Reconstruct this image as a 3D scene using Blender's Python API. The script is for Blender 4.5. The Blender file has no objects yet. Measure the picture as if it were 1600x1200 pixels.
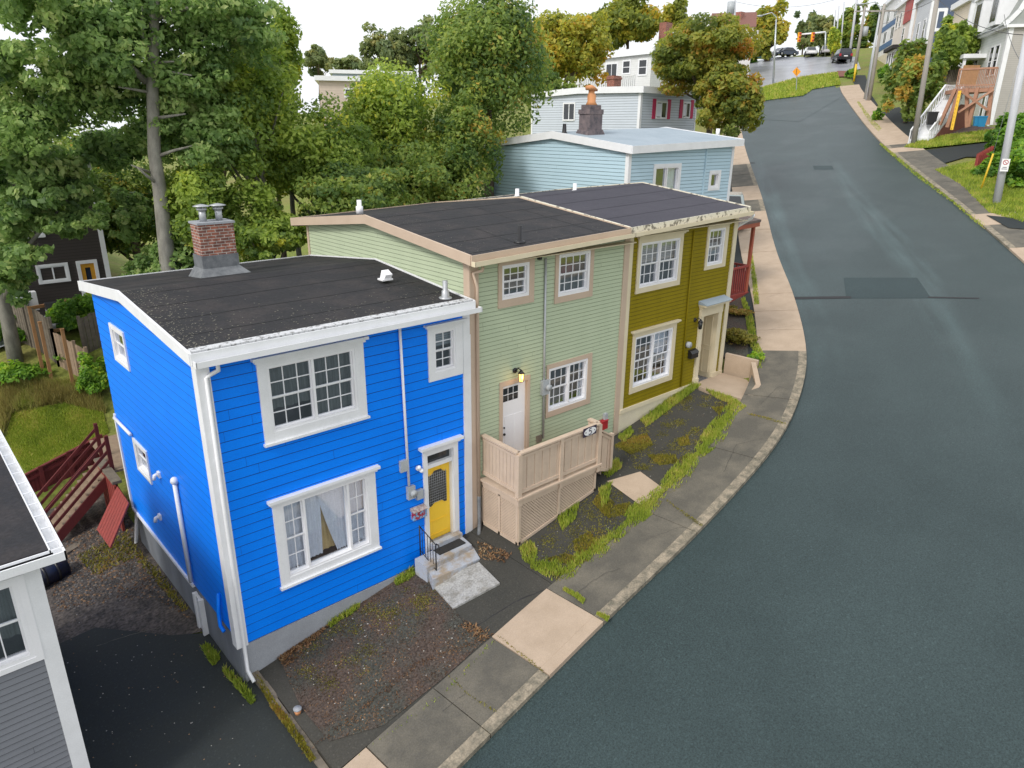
import bpy, math, random
import numpy as np
from mathutils import Vector, Matrix, noise
R = math.radians
scene = bpy.context.scene
COL = scene.collection
random.seed(7); rng = np.random.default_rng(7)

# ---------------------------------------------------------------- camera
FPX = 1108.0                      # focal length in pixels of the 1600 px wide photograph
H = 11.0                          # camera height over the datum
def _n(v): v = np.array(v, float); return v/np.linalg.norm(v)
Zc = -_n([-30, -3080, -FPX]); Xc = _n([1308, 386, -FPX]); Xc = _n(Xc-Zc*(Xc@Zc)); Yc = np.cross(Zc, Xc)
RW = np.array([Xc, Yc, Zc])       # camera axes -> world axes (x along the house fronts, y to the back gardens)
cam = bpy.data.cameras.new('camera'); camo = bpy.data.objects.new('camera', cam); COL.objects.link(camo)
cam.sensor_fit = 'HORIZONTAL'; cam.sensor_width = 36; cam.lens = FPX/1600*36
cam.clip_start = 0.1; cam.clip_end = 2000
M4 = Matrix(RW.tolist()).to_4x4(); M4.translation = Vector((0, 0, H)); camo.matrix_world = M4
scene.camera = camo
# ---------------------------------------------------------------- world, sun, exposure
wd = bpy.data.worlds.new('World'); scene.world = wd; wd.use_nodes = True
nt = wd.node_tree; nt.nodes.clear()
sky = nt.nodes.new('ShaderNodeTexSky'); sky.sky_type = 'NISHITA'; sky.sun_disc = False
SUN_EL, SUN_AZ = R(42), R(-97)    # azimuth clockwise from +Y
sky.sun_elevation = SUN_EL; sky.sun_rotation = SUN_AZ; sky.air_density = 1.5; sky.dust_density = 4
sc_ = nt.nodes.new('ShaderNodeVectorMath'); sc_.operation = 'SCALE'; sc_.inputs['Scale'].default_value = 0.10
nt.links.new(sky.outputs[0], sc_.inputs[0])
tc = nt.nodes.new('ShaderNodeTexCoord'); nz = nt.nodes.new('ShaderNodeTexNoise'); nz.inputs['Scale'].default_value = 2.2; nz.inputs['Detail'].default_value = 5
nt.links.new(tc.outputs['Generated'], nz.inputs['Vector'])
cr = nt.nodes.new('ShaderNodeValToRGB'); cr.color_ramp.elements[0].position = .3; cr.color_ramp.elements[0].color = (.80, .84, .91, 1)
cr.color_ramp.elements[1].position = .7; cr.color_ramp.elements[1].color = (.99, .99, 1.0, 1)
nt.links.new(nz.outputs['Fac'], cr.inputs[0])
mx = nt.nodes.new('ShaderNodeMixRGB'); mx.inputs[0].default_value = .86
nt.links.new(sc_.outputs[0], mx.inputs[1]); nt.links.new(cr.outputs[0], mx.inputs[2])
bg = nt.nodes.new('ShaderNodeBackground'); bg.inputs['Strength'].default_value = .92
out = nt.nodes.new('ShaderNodeOutputWorld'); nt.links.new(mx.outputs[0], bg.inputs[0]); nt.links.new(bg.outputs[0], out.inputs[0])
sl = bpy.data.lights.new('sun', 'SUN'); sl.energy = 1.5; sl.angle = R(14); sl.color = (1, .96, .9)
so = bpy.data.objects.new('sun', sl); COL.objects.link(so)
sd = Vector((math.sin(SUN_AZ)*math.cos(SUN_EL), math.cos(SUN_AZ)*math.cos(SUN_EL), math.sin(SUN_EL)))
so.rotation_euler = sd.to_track_quat('Z', 'Y').to_euler(); so.location = (-30, 0, 40)
scene.view_settings.view_transform = 'Standard'; scene.view_settings.look = 'None'
scene.view_settings.exposure = 0.55; scene.view_settings.gamma = 1
scene.render.resolution_x = 1024; scene.render.resolution_y = 768
scene.cycles.max_bounces = 6; scene.cycles.transparent_max_bounces = 12

# ---------------------------------------------------------------- survey helpers (photo pixel -> point on a known plane)
def ray(px, py): return RW@np.array([px-800., 600.-py, -FPX])
def at_y(px, py, y): r = ray(px, py); return r*(y/r[1])+[0, 0, H]
def at_z(px, py, z): r = ray(px, py); return r*((z-H)/r[2])+[0, 0, H]
def at_d(px, py, d): r = ray(px, py); return r*(d/math.hypot(r[0], r[1]))+[0, 0, H]
def P(x, y): # the street hillside
    s = x*.857+y*.515
    return .19*x-.7-.163*max(0, s-147)
def G(px, py, dz=0):
    r = ray(px, py); t = (-.7+dz-H)/(r[2]-.19*r[0]); return r*t+np.array([0, 0, H])
def smooth(a, b, v): t = min(1, max(0, (v-a)/(b-a))); return t*t*(3-2*t)
def ground_z(x, y):
    z = P(x, y)
    k = 1-smooth(7, 15, x)
    if 19.1 < x < 21.3 and 10.4 < y < 13: z = min(z, 2.5)
    if y > 20:
        z += k*(smooth(23.9, 24.6, y)*1.0+smooth(24.6, 31, y)*2.5+smooth(33, 60, y)*1.0)
    pass
    return z

# ---------------------------------------------------------------- objects
def tag(o, label=None, cat=None, group=None, kind=None):
    if label: o['label'] = label
    if cat: o['category'] = cat
    if group: o['group'] = group
    if kind: o['kind'] = kind
    return o
ORI = {}
def thing(name, loc, label, cat, group=None, rz=0):
    o = bpy.data.objects.new(name, None); COL.objects.link(o); o.location = [float(v) for v in loc]; o.rotation_euler = (0, 0, rz)
    o.empty_display_size = .3
    ORI[o.name] = Matrix.Translation(Vector([float(v) for v in loc]))@Matrix.Rotation(rz, 4, 'Z')
    return tag(o, label, cat, group)
def root(o):
    while o.parent: o = o.parent
    return o
class MB:
    def __init__(s): s.v = []; s.f = []; s.m = []; s.k = 0; s.sm = []
    def mat(s, k): s.k = k; return s
    def add(s, vs, fs, smooth=False):
        b = len(s.v); s.v += [tuple(float(c) for c in v) for v in vs]
        for f in fs: s.f.append(tuple(b+i for i in f)); s.m.append(s.k); s.sm.append(smooth)
        return s
    def quad(s, a, b, c, d): return s.add([a, b, c, d], [(0, 1, 2, 3)])
    def hexa(s, p):   # p: 8 points, bottom 4 ccw then top 4
        return s.add(p, [(3, 2, 1, 0), (4, 5, 6, 7), (0, 1, 5, 4), (1, 2, 6, 5), (2, 3, 7, 6), (3, 0, 4, 7)])
    def box(s, x0, x1, y0, y1, z0, z1):
        return s.hexa([(x0, y0, z0), (x1, y0, z0), (x1, y1, z0), (x0, y1, z0), (x0, y0, z1), (x1, y0, z1), (x1, y1, z1), (x0, y1, z1)])
    def bar(s, a, b, w, h, up=(0, 0, 1)):
        a = Vector([float(c) for c in a]); b = Vector([float(c) for c in b]); d = (b-a).normalized(); up = Vector(up)
        if abs(d.dot(up)) > .99: up = Vector((0, 1, 0))
        r = d.cross(up).normalized(); u = r.cross(d).normalized()
        c = [r*(-w/2)+u*(-h/2), r*(w/2)+u*(-h/2), r*(w/2)+u*(h/2), r*(-w/2)+u*(h/2)]
        return s.hexa([a+q for q in c]+[b+q for q in c])
    def tube(s, pts, rad, n=8, caps=True):
        pts = [Vector([float(c) for c in p]) for p in pts]
        if not hasattr(rad, '__len__'): rad = [rad]*len(pts)
        vs = []; fs = []; pr = None
        for i, p in enumerate(pts):
            d = (pts[min(i+1, len(pts)-1)]-pts[max(i-1, 0)]).normalized()
            if pr is None:
                up = Vector((0, 0, 1)) if abs(d.z) < .9 else Vector((1, 0, 0)); r = d.cross(up).normalized()
            else:
                r = (pr-d*pr.dot(d)).normalized()
            pr = r; u = r.cross(d)
            for k in range(n):
                a = 2*math.pi*k/n; vs.append(p+(r*math.cos(a)+u*math.sin(a))*rad[i])
        for i in range(len(pts)-1):
            for k in range(n): fs.append((i*n+k, i*n+(k+1) % n, (i+1)*n+(k+1) % n, (i+1)*n+k))
        if caps: fs.append(tuple(range(n))[::-1]); fs.append(tuple(range((len(pts)-1)*n, len(pts)*n)))
        return s.add(vs, fs, True)
    def prism(s, poly, vec):  # extrude a closed polygon by vec
        n = len(poly); v = Vector([float(c) for c in vec]); a = [Vector([float(c) for c in p]) for p in poly]
        return s.add(a+[p+v for p in a], [tuple(range(n))[::-1], tuple(range(n, 2*n))]+[(i, (i+1) % n, n+(i+1) % n, n+i) for i in range(n)])
    def sphere(s, c, r, n=10, m=6, sc=(1, 1, 1)):
        vs = []; fs = []
        for j in range(m+1):
            t = math.pi*j/m
            for i in range(n): a = 2*math.pi*i/n; vs.append((c[0]+r*sc[0]*math.sin(t)*math.cos(a), c[1]+r*sc[1]*math.sin(t)*math.sin(a), c[2]+r*sc[2]*math.cos(t)))
        for j in range(m):
            for i in range(n): fs.append((j*n+i, (j+1)*n+i, (j+1)*n+(i+1) % n, j*n+(i+1) % n))
        return s.add(vs, fs, True)
    def build(s, name, mats, parent=None, local=False):
        if not isinstance(mats, (list, tuple)): mats = [mats]
        me = bpy.data.meshes.new(name); vs = s.v
        if parent is not None and not local:
            I = ORI[root(parent).name].inverted(); vs = [tuple(I@Vector(v)) for v in vs]
        me.from_pydata(vs, [], s.f)
        for m in mats: me.materials.append(m)
        me.polygons.foreach_set('material_index', s.m); me.polygons.foreach_set('use_smooth', s.sm); me.update()
        o = bpy.data.objects.new(name, me); COL.objects.link(o)
        if parent is not None: o.parent = parent
        return o

# ---------------------------------------------------------------- materials
def nodes(name):
    m = bpy.data.materials.new(name); m.use_nodes = True; t = m.node_tree; b = t.nodes['Principled BSDF']; return m, t, b
def N(t, typ, **kw):
    n = t.nodes.new(typ)
    for k, v in kw.items():
        if k in n.inputs: n.inputs[k].default_value = v
        else: setattr(n, k, v)
    return n
def c4(c): return (c[0], c[1], c[2], 1)
def mat(name, col, rough=.6, col2=None, scale=3, amt=.5, bump=0, bscale=40, fine=.12, fscale=60, metal=0, spec=.5, stretch=(1, 1, 1), lo=.35, hi=.65, coat=0):
    """base colour with a patchy second colour and fine speckle"""
    m, t, b = nodes(name); L = t.links
    tc = N(t, 'ShaderNodeTexCoord'); mp = N(t, 'ShaderNodeMapping'); mp.inputs['Scale'].default_value = stretch
    L.new(tc.outputs['Object'], mp.inputs[0])
    n1 = N(t, 'ShaderNodeTexNoise', Scale=scale, Detail=6.0, Roughness=.6); L.new(mp.outputs[0], n1.inputs['Vector'])
    rp = N(t, 'ShaderNodeMapRange'); rp.inputs[1].default_value = lo; rp.inputs[2].default_value = hi; rp.inputs[4].default_value = amt
    L.new(n1.outputs['Fac'], rp.inputs[0])
    if col2 is None: col2 = [c*.75 for c in col]
    mx = N(t, 'ShaderNodeMixRGB'); mx.inputs[1].default_value = c4(col); mx.inputs[2].default_value = c4(col2); L.new(rp.outputs[0], mx.inputs[0])
    n2 = N(t, 'ShaderNodeTexNoise', Scale=fscale, Detail=3.0); L.new(tc.outputs['Object'], n2.inputs['Vector'])
    r2 = N(t, 'ShaderNodeMapRange'); r2.inputs[1].default_value = .3; r2.inputs[2].default_value = .7; r2.inputs[3].default_value = 1-fine; r2.inputs[4].default_value = 1+fine
    L.new(n2.outputs['Fac'], r2.inputs[0])
    vm = N(t, 'ShaderNodeVectorMath'); vm.operation = 'SCALE'; L.new(mx.outputs[0], vm.inputs[0]); L.new(r2.outputs[0], vm.inputs['Scale'])
    L.new(vm.outputs[0], b.inputs['Base Color'])
    b.inputs['Roughness'].default_value = rough; b.inputs['Metallic'].default_value = metal; b.inputs['Specular IOR Level'].default_value = spec
    b.inputs['Coat Weight'].default_value = coat
    if bump:
        n3 = N(t, 'ShaderNodeTexNoise', Scale=bscale, Detail=4.0); L.new(tc.outputs['Object'], n3.inputs['Vector'])
        bp = N(t, 'ShaderNodeBump', Strength=bump, Distance=.02); L.new(n3.outputs['Fac'], bp.inputs['Height']); L.new(bp.outputs[0], b.inputs['Normal'])
    return m
def lined(name, col, pitch=.11, axis=2, dark=.62, w=.14, rough=.55, col2=None):
    """far siding: courses as thin lines, lap shade put into the colour"""
    m = mat(name, col, rough, col2, 1.5, .35, fine=.04, fscale=20); t = m.node_tree; L = t.links; b = t.nodes['Principled BSDF']
    src = b.inputs['Base Color'].links[0].from_socket
    tc = N(t, 'ShaderNodeTexCoord'); sp = N(t, 'ShaderNodeSeparateXYZ'); L.new(tc.outputs['Object'], sp.inputs[0])
    dv = N(t, 'ShaderNodeMath', operation='DIVIDE'); L.new(sp.outputs[axis], dv.inputs[0]); dv.inputs[1].default_value = pitch
    fr = N(t, 'ShaderNodeMath', operation='FRACT'); L.new(dv.outputs[0], fr.inputs[0])
    lt = N(t, 'ShaderNodeMath', operation='LESS_THAN'); L.new(fr.outputs[0], lt.inputs[0]); lt.inputs[1].default_value = w
    mp = N(t, 'ShaderNodeMapRange'); mp.inputs[3].default_value = 1; mp.inputs[4].default_value = dark; L.new(lt.outputs[0], mp.inputs[0])
    vm = N(t, 'ShaderNodeVectorMath'); vm.operation = 'SCALE'; L.new(src, vm.inputs[0]); L.new(mp.outputs[0], vm.inputs['Scale']); L.new(vm.outputs[0], b.inputs['Base Color'])
    return m
def brickmat(name, c1, c2, mortar, scale=1, bw=.2, bh=.07):
    m, t, b = nodes(name); L = t.links
    tc = N(t, 'ShaderNodeTexCoord'); sp = N(t, 'ShaderNodeSeparateXYZ'); L.new(tc.outputs['Object'], sp.inputs[0])
    ad = N(t, 'ShaderNodeMath', operation='ADD'); L.new(sp.outputs[0], ad.inputs[0]); L.new(sp.outputs[1], ad.inputs[1])
    cb = N(t, 'ShaderNodeCombineXYZ'); L.new(ad.outputs[0], cb.inputs[0]); L.new(sp.outputs[2], cb.inputs[1])
    br = N(t, 'ShaderNodeTexBrick', Scale=1.0); br.inputs['Color1'].default_value = c4(c1); br.inputs['Color2'].default_value = c4(c2); br.inputs['Mortar'].default_value = c4(mortar)
    br.inputs['Brick Width'].default_value = bw; br.inputs['Row Height'].default_value = bh; br.inputs['Mortar Size'].default_value = .008; br.inputs['Bias'].default_value = .1
    L.new(cb.outputs[0], br.inputs['Vector'])
    n1 = N(t, 'ShaderNodeTexNoise', Scale=9.0, Detail=4.0); L.new(tc.outputs['Object'], n1.inputs['Vector'])
    r2 = N(t, 'ShaderNodeMapRange'); r2.inputs[1].default_value = .3; r2.inputs[2].default_value = .7; r2.inputs[3].default_value = .65; r2.inputs[4].default_value = 1.3; L.new(n1.outputs['Fac'], r2.inputs[0])
    vm = N(t, 'ShaderNodeVectorMath'); vm.operation = 'SCALE'; L.new(br.outputs['Color'], vm.inputs[0]); L.new(r2.outputs[0], vm.inputs['Scale']); L.new(vm.outputs[0], b.inputs['Base Color'])
    b.inputs['Roughness'].default_value = .9
    bp = N(t, 'ShaderNodeBump', Strength=.6, Distance=.01); bp.invert = True; L.new(br.outputs['Fac'], bp.inputs['Height']); L.new(bp.outputs[0], b.inputs['Normal'])
    return m
def glassmat(name, tint=(.9, .95, 1), refl=.22):
    m = bpy.data.materials.new(name); m.use_nodes = True; t = m.node_tree; t.nodes.clear(); L = t.links
    o = N(t, 'ShaderNodeOutputMaterial'); tr = N(t, 'ShaderNodeBsdfTransparent'); tr.inputs[0].default_value = c4(tint)
    g = N(t, 'ShaderNodeBsdfGlossy'); g.inputs['Roughness'].default_value = .04; g.inputs[0].default_value = (.9, .93, 1, 1)
    lw = N(t, 'ShaderNodeLayerWeight', Blend=.35); mp = N(t, 'ShaderNodeMapRange'); mp.inputs[3].default_value = refl*.5; mp.inputs[4].default_value = min(1, refl*3)
    L.new(lw.outputs['Facing'], mp.inputs[0]); mx = N(t, 'ShaderNodeMixShader'); L.new(mp.outputs[0], mx.inputs[0]); L.new(tr.outputs[0], mx.inputs[1]); L.new(g.outputs[0], mx.inputs[2]); L.new(mx.outputs[0], o.inputs[0])
    return m
def leafmat(name, cols, pos=None, trans=.45):
    m = bpy.data.materials.new(name); m.use_nodes = True; t = m.node_tree; t.nodes.clear(); L = t.links
    o = N(t, 'ShaderNodeOutputMaterial'); at = N(t, 'ShaderNodeAttribute', attribute_name='tint')
    r = N(t, 'ShaderNodeValToRGB'); e = r.color_ramp.elements
    while len(e) < len(cols): e.new(.5)
    for i, c in enumerate(cols): e[i].position = (pos[i] if pos else i/(len(cols)-1)); e[i].color = c4(c)
    L.new(at.outputs['Fac'], r.inputs[0])
    d = N(t, 'ShaderNodeBsdfPrincipled'); d.inputs['Roughness'].default_value = .55; d.inputs['Specular IOR Level'].default_value = .35; L.new(r.outputs[0], d.inputs['Base Color'])
    tl = N(t, 'ShaderNodeBsdfTranslucent'); hs = N(t, 'ShaderNodeHueSaturation', Value=1.7, Saturation=1.05); L.new(r.outputs[0], hs.inputs['Color']); L.new(hs.outputs[0], tl.inputs[0])
    mx = N(t, 'ShaderNodeMixShader', Fac=trans); L.new(d.outputs[0], mx.inputs[1]); L.new(tl.outputs[0], mx.inputs[2]); L.new(mx.outputs[0], o.inputs[0])
    return m
M = {}
M['blue'] = mat('blue_paint', (.0, .225, .98), .45, (.0, .185, .88), 1.2, .5, fine=.06, bump=.1, bscale=14, spec=.2, stretch=(1, 1, 2.5))
M['blue_seam_shade'] = mat('blue_joint_shade', (.0, .03, .25), .8)  # darker colour for butt joints and for the painted shade between courses
M['white'] = mat('white_paint', (.80, .81, .83), .45, (.68, .69, .70), 2.5, .5, fine=.04)
M['whitevinyl'] = mat('white_vinyl', (.84, .84, .86), .35, fine=.02, amt=.1)
M['green'] = mat('sage_vinyl', (.46, .53, .37), .6, (.41, .48, .33), 1.5, .6, fine=.03, spec=.25, stretch=(1, 1, .3))
M['green_seam_shade'] = mat('sage_joint_shade', (.13, .16, .11), .8)
M['beige'] = mat('beige_trim', (.55, .43, .33), .55, (.47, .36, .27), 2, .5, fine=.04)
M['deckbeige'] = mat('beige_deck_paint', (.60, .475, .365), .55, (.50, .39, .30), 3, .7, fine=.05)
M['cream'] = mat('cream_trim', (.70, .62, .45), .5, (.62, .53, .36), 2, .6, fine=.04)
M['creampeel'] = mat('peeling_cream_paint', (.72, .68, .56), .6, (.22, .20, .16), 7, 1, fine=.1, lo=.52, hi=.6)
M['olive'] = mat('olive_clapboard', (.25, .195, .006), .6, (.20, .155, .004), 1.4, .7, fine=.06, spec=.15, stretch=(1, 1, .4))
M['olive_seam_shade'] = mat('olive_joint_shade', (.06, .045, .004), .8)
M['ltblue'] = mat('pale_blue_siding', (.46, .62, .71), .6, (.42, .58, .67), 1, .5, fine=.03)
M['ltblue_seam_shade'] = mat('pale_blue_joint_shade', (.22, .32, .37), .8)
M['greysid'] = mat('pale_grey_siding', (.55, .60, .66), .5, (.50, .55, .61), 1, .5, fine=.03)
M['greysid_seam_shade'] = mat('pale_grey_joint_shade', (.33, .36, .40), .8)
M['whitesid'] = lined('white_clapboard', (.78, .78, .76), .12, dark=.82)
M['fggrey'] = mat('slate_grey_vinyl', (.20, .21, .235), .5, (.17, .18, .20), 2, .5, fine=.04)
M['fggrey_seam_shade'] = mat('slate_grey_joint_shade', (.05, .05, .06), .8)
M['brownsid'] = lined('dark_brown_siding', (.05, .04, .036), .12, dark=.45)
M['taupe'] = lined('taupe_siding', (.42, .40, .37), .13, dark=.72)
M['concrete'] = mat('foundation_concrete', (.33, .35, .38), .85, (.26, .27, .29), 1.5, .7, bump=.2, bscale=30)
M['greywash'] = mat('grey_washed_foundation', (.22, .24, .27), .85, (.14, .15, .17), 1.3, .8, bump=.2, bscale=20, stretch=(1, 1, .4))
M['creamfound'] = mat('cream_foundation', (.66, .60, .45), .75, (.56, .50, .38), 1.5, .6)
M['glass'] = glassmat('window_glass', refl=.30)
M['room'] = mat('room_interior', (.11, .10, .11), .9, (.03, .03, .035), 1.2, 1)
M['curtgrey'] = mat('grey_curtain', (.17, .18, .17), .9, (.08, .085, .08), 4, .8, stretch=(6, 6, .4))
M['curtwhite'] = mat('white_sheer_curtain', (.85, .87, .92), .9, (.66, .69, .78), 4, .8, stretch=(9, 9, .3))
M['curtgold'] = mat('gold_curtain', (.75, .55, .25), .9, (.58, .41, .17), 4, .8, stretch=(9, 9, .3))
M['blind'] = lined('window_blind', (.40, .43, .44), .05, dark=.6, w=.3)
M['redstuff'] = mat('dark_red_curtain', (.16, .015, .03), .8, (.06, .005, .01), 3, 1, stretch=(6, 6, .5))
M['yellow'] = mat('yellow_door_paint', (.95, .62, .05), .45, (.88, .55, .04), 2, .5, fine=.03)
M['orange_door'] = mat('orange_door_paint', (.62, .30, .02), .45)
M['black'] = mat('black_metal', (.015, .015, .017), .4)
M['screen'] = mat('door_grille', (.10, .10, .09), .7, (.03, .03, .03), 60, 1)
M['metal'] = mat('galvanised_metal', (.45, .47, .49), .4, (.34, .35, .36), 6, .6, metal=.4)
M['metergrey'] = mat('grey_meter_enamel', (.42, .45, .47), .45)
M['brick'] = brickmat('red_chimney_brick', (.36, .13, .08), (.16, .07, .055), (.42, .38, .34))
M['brick2'] = brickmat('far_chimney_brick', (.35, .09, .06), (.25, .07, .05), (.4, .35, .3))
M['flash'] = mat('bituminous_flashing', (.10, .11, .12), .6, (.2, .21, .22), 5, .8)
M['tar'] = mat('tarred_stone', (.085, .075, .085), .9, (.22, .17, .17), 4, .8, bump=.6, bscale=12)
M['clay'] = mat('clay_pot', (.62, .28, .12), .7)
M['redwood'] = mat('dark_red_stain', (.15, .022, .022), .65, (.10, .015, .018), 5, .7, fine=.1)
M['redwood2'] = mat('faded_red_boards', (.30, .045, .035), .7, (.18, .03, .025), 6, .8, stretch=(3, 3, .6))
M['tread'] = mat('worn_timber_tread', (.34, .25, .17), .8, (.24, .17, .12), 8, .8)
M['oldwood'] = mat('weathered_timber', (.20, .17, .13), .85, (.12, .10, .08), 6, .8, bump=.3)
M['newwood'] = mat('raw_cedar', (.36, .19, .08), .75, (.27, .14, .06), 6, .8)
M['pinkwood'] = mat('stained_deck_timber', (.42, .22, .14), .7, (.33, .17, .11), 6, .8)
M['polewood'] = mat('grey_pole_timber', (.36, .33, .30), .85, (.27, .25, .22), 5, .8, stretch=(4, 4, .3))
M['polepale'] = mat('pale_painted_pole', (.52, .53, .56), .6, (.42, .43, .46), 4, .7, stretch=(2, 2, .3))
M['steel'] = mat('lamp_post_steel', (.50, .54, .55), .4, metal=.5)
M['bark'] = mat('pale_poplar_bark', (.26, .25, .21), .9, (.14, .13, .11), 6, .8, bump=.5, bscale=20, stretch=(1, 1, .4))
M['bark2'] = mat('brown_bark', (.16, .12, .09), .9, (.09, .07, .05), 6, .8, bump=.5, bscale=20)
M['mat_dark'] = mat('dark_doormat', (.03, .03, .03), .95, bump=.5, bscale=120)
M['redbox'] = mat('red_enamel', (.42, .02, .03), .5)
M['crimson'] = mat('crimson_shutter', (.50, .015, .09), .5)
M['navy'] = lined('navy_siding', (.075, .105, .17), .12, dark=.75)
M['redsid'] = lined('red_siding', (.42, .05, .04), .12, dark=.75)
M['navyplastic'] = mat('navy_plastic', (.006, .010, .03), .4)
M['stucco'] = mat('warm_white_stucco', (.72, .66, .60), .8, (.62, .56, .50), 1, .6)
M['stonewall'] = mat('grey_stone_wall', (.36, .34, .33), .9, (.24, .23, .22), 3, .9, bump=.6, bscale=8)
M['brownwall'] = mat('brown_painted_wall', (.20, .07, .045), .8, (.14, .05, .03), 3, .8)
M['tile'] = mat('mosaic_tile', (.30, .31, .34), .6, (.12, .12, .14), 30, 1)
M['palestep'] = mat('grey_painted_step', (.40, .43, .48), .8, (.34, .27, .19), 2.6, .9, fine=.15, lo=.45, hi=.6, bump=.2)
M['slabwhite'] = mat('lichened_white_slab', (.36, .36, .35), .9, (.20, .19, .165), 3, .8, fine=.25, fscale=25, lo=.45, hi=.65, bump=.3)
M['beigecon'] = mat('fresh_beige_concrete', (.45, .35, .26), .85, (.37, .285, .205), 1.6, .8, fine=.08, fscale=45, bump=.2, bscale=60)
M['greycon'] = mat('aged_grey_concrete', (.095, .088, .072), .9, (.17, .152, .118), 1.3, .8, fine=.16, fscale=35, bump=.3, bscale=40, lo=.4, hi=.68)
M['curbcon'] = mat('worn_kerb_concrete', (.32, .27, .20), .9, (.13, .12, .09), 5, 1, fine=.22, fscale=30, bump=.5, bscale=25)
M['mortarred'] = mat('rusty_joint', (.2, .12, .08), .9)
M['yellowpaint'] = mat('yellow_plastic', (.75, .50, .03), .5)
M['signorange'] = mat('orange_sign', (.85, .33, .01), .5, fine=.01, amt=0)
M['ladder'] = mat('yellow_ladder', (.80, .48, .02), .5)
M['bluebin'] = mat('blue_recycling_plastic', (.02, .22, .42), .45)
M['tyre'] = mat('tyre_rubber', (.02, .02, .02), .8)
M['dkglass'] = mat('dark_car_glass', (.02, .025, .03), .1, amt=0, fine=0, spec=.8)
M['signwhite'] = mat('white_sign', (.8, .8, .8), .5, amt=0, fine=0)
M['ink'] = mat('dark_sign_ink', (.03, .02, .05), .6, amt=0, fine=0)
M['chrome'] = mat('chrome', (.7, .7, .7), .2, metal=.9, amt=0, fine=0)
def asphalt(name, col, col2, rough=.75, stretch=(.5, .25, 1), streak=True, fine=.30):
    m, t, b = nodes(name); L = t.links
    tc = N(t, 'ShaderNodeTexCoord')
    n1 = N(t, 'ShaderNodeTexNoise', Scale=.35, Detail=5.0, Roughness=.6); L.new(tc.outputs['Object'], n1.inputs['Vector'])
    mp = N(t, 'ShaderNodeMapping'); mp.inputs['Rotation'].default_value = (0, 0, R(-32)); mp.inputs['Scale'].default_value = (.5, .6, 1); L.new(tc.outputs['Object'], mp.inputs[0])
    n2 = N(t, 'ShaderNodeTexNoise', Scale=.6, Detail=4.0); L.new(mp.outputs[0], n2.inputs['Vector'])
    r1 = N(t, 'ShaderNodeMapRange'); r1.inputs[1].default_value = .3; r1.inputs[2].default_value = .7; L.new(n1.outputs['Fac'], r1.inputs[0])
    mx = N(t, 'ShaderNodeMixRGB'); mx.inputs[1].default_value = c4(col); mx.inputs[2].default_value = c4(col2); L.new(r1.outputs[0], mx.inputs[0])
    n3 = N(t, 'ShaderNodeTexVoronoi', Scale=34.0); L.new(tc.outputs['Object'], n3.inputs['Vector'])
    n3b = N(t, 'ShaderNodeTexNoise', Scale=30.0, Detail=5.0, Roughness=.85); L.new(tc.outputs['Object'], n3b.inputs['Vector'])
    r3 = N(t, 'ShaderNodeMapRange'); r3.inputs[1].default_value = .32; r3.inputs[2].default_value = .68; r3.inputs[3].default_value = 1-fine; r3.inputs[4].default_value = 1+fine; L.new(n3b.outputs['Fac'], r3.inputs[0])
    sp = N(t, 'ShaderNodeSeparateXYZ'); L.new(n3.outputs['Color'], sp.inputs[0])
    g = N(t, 'ShaderNodeMath', operation='GREATER_THAN'); g.inputs[1].default_value = .965; L.new(sp.outputs[0], g.inputs[0])
    ml = N(t, 'ShaderNodeMath', operation='MULTIPLY_ADD'); ml.inputs[1].default_value = .3; L.new(g.outputs[0], ml.inputs[0]); L.new(r3.outputs[0], ml.inputs[2])
    vm = N(t, 'ShaderNodeVectorMath'); vm.operation = 'SCALE'; L.new(mx.outputs[0], vm.inputs[0]); L.new(ml.outputs[0], vm.inputs['Scale'])
    if name == 'street_asphalt':   # paler worn wheel tracks following the lanes
        la = N(t, 'ShaderNodeAttribute', attribute_name='lane'); wv = N(t, 'ShaderNodeMath', operation='MULTIPLY'); wv.inputs[1].default_value = 4*math.pi; L.new(la.outputs['Fac'], wv.inputs[0])
        n5 = N(t, 'ShaderNodeTexNoise', Scale=.12, Detail=3.0); L.new(tc.outputs['Object'], n5.inputs['Vector']); ws = N(t, 'ShaderNodeMath', operation='MULTIPLY_ADD'); ws.inputs[1].default_value = 2.2; L.new(n5.outputs['Fac'], ws.inputs[0]); L.new(wv.outputs[0], ws.inputs[2])
        sn = N(t, 'ShaderNodeMath', operation='SINE'); L.new(ws.outputs[0], sn.inputs[0]); rr = N(t, 'ShaderNodeMapRange'); rr.inputs[1].default_value = .55; rr.inputs[2].default_value = 1.0; L.new(sn.outputs[0], rr.inputs[0])
        al = N(t, 'ShaderNodeAttribute', attribute_name='along'); cx_ = N(t, 'ShaderNodeCombineXYZ'); l2 = N(t, 'ShaderNodeMath', operation='MULTIPLY'); l2.inputs[1].default_value = 22; L.new(la.outputs['Fac'], l2.inputs[0]); a3 = N(t, 'ShaderNodeMath', operation='MULTIPLY'); a3.inputs[1].default_value = .16; L.new(al.outputs['Fac'], a3.inputs[0]); L.new(a3.outputs[0], cx_.inputs[0]); L.new(l2.outputs[0], cx_.inputs[1]); n6 = N(t, 'ShaderNodeTexNoise', Scale=.8, Detail=5.0); L.new(cx_.outputs[0], n6.inputs['Vector']); rm = N(t, 'ShaderNodeMapRange'); rm.inputs[1].default_value = .36; rm.inputs[2].default_value = .68; L.new(n6.outputs['Fac'], rm.inputs[0])
        mu = N(t, 'ShaderNodeMath', operation='MULTIPLY'); L.new(rr.outputs[0], mu.inputs[0]); L.new(rm.outputs[0], mu.inputs[1]); m2 = N(t, 'ShaderNodeMath', operation='MULTIPLY_ADD'); m2.inputs[1].default_value = 1.0; m2.inputs[2].default_value = 1; L.new(mu.outputs[0], m2.inputs[0])
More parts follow.
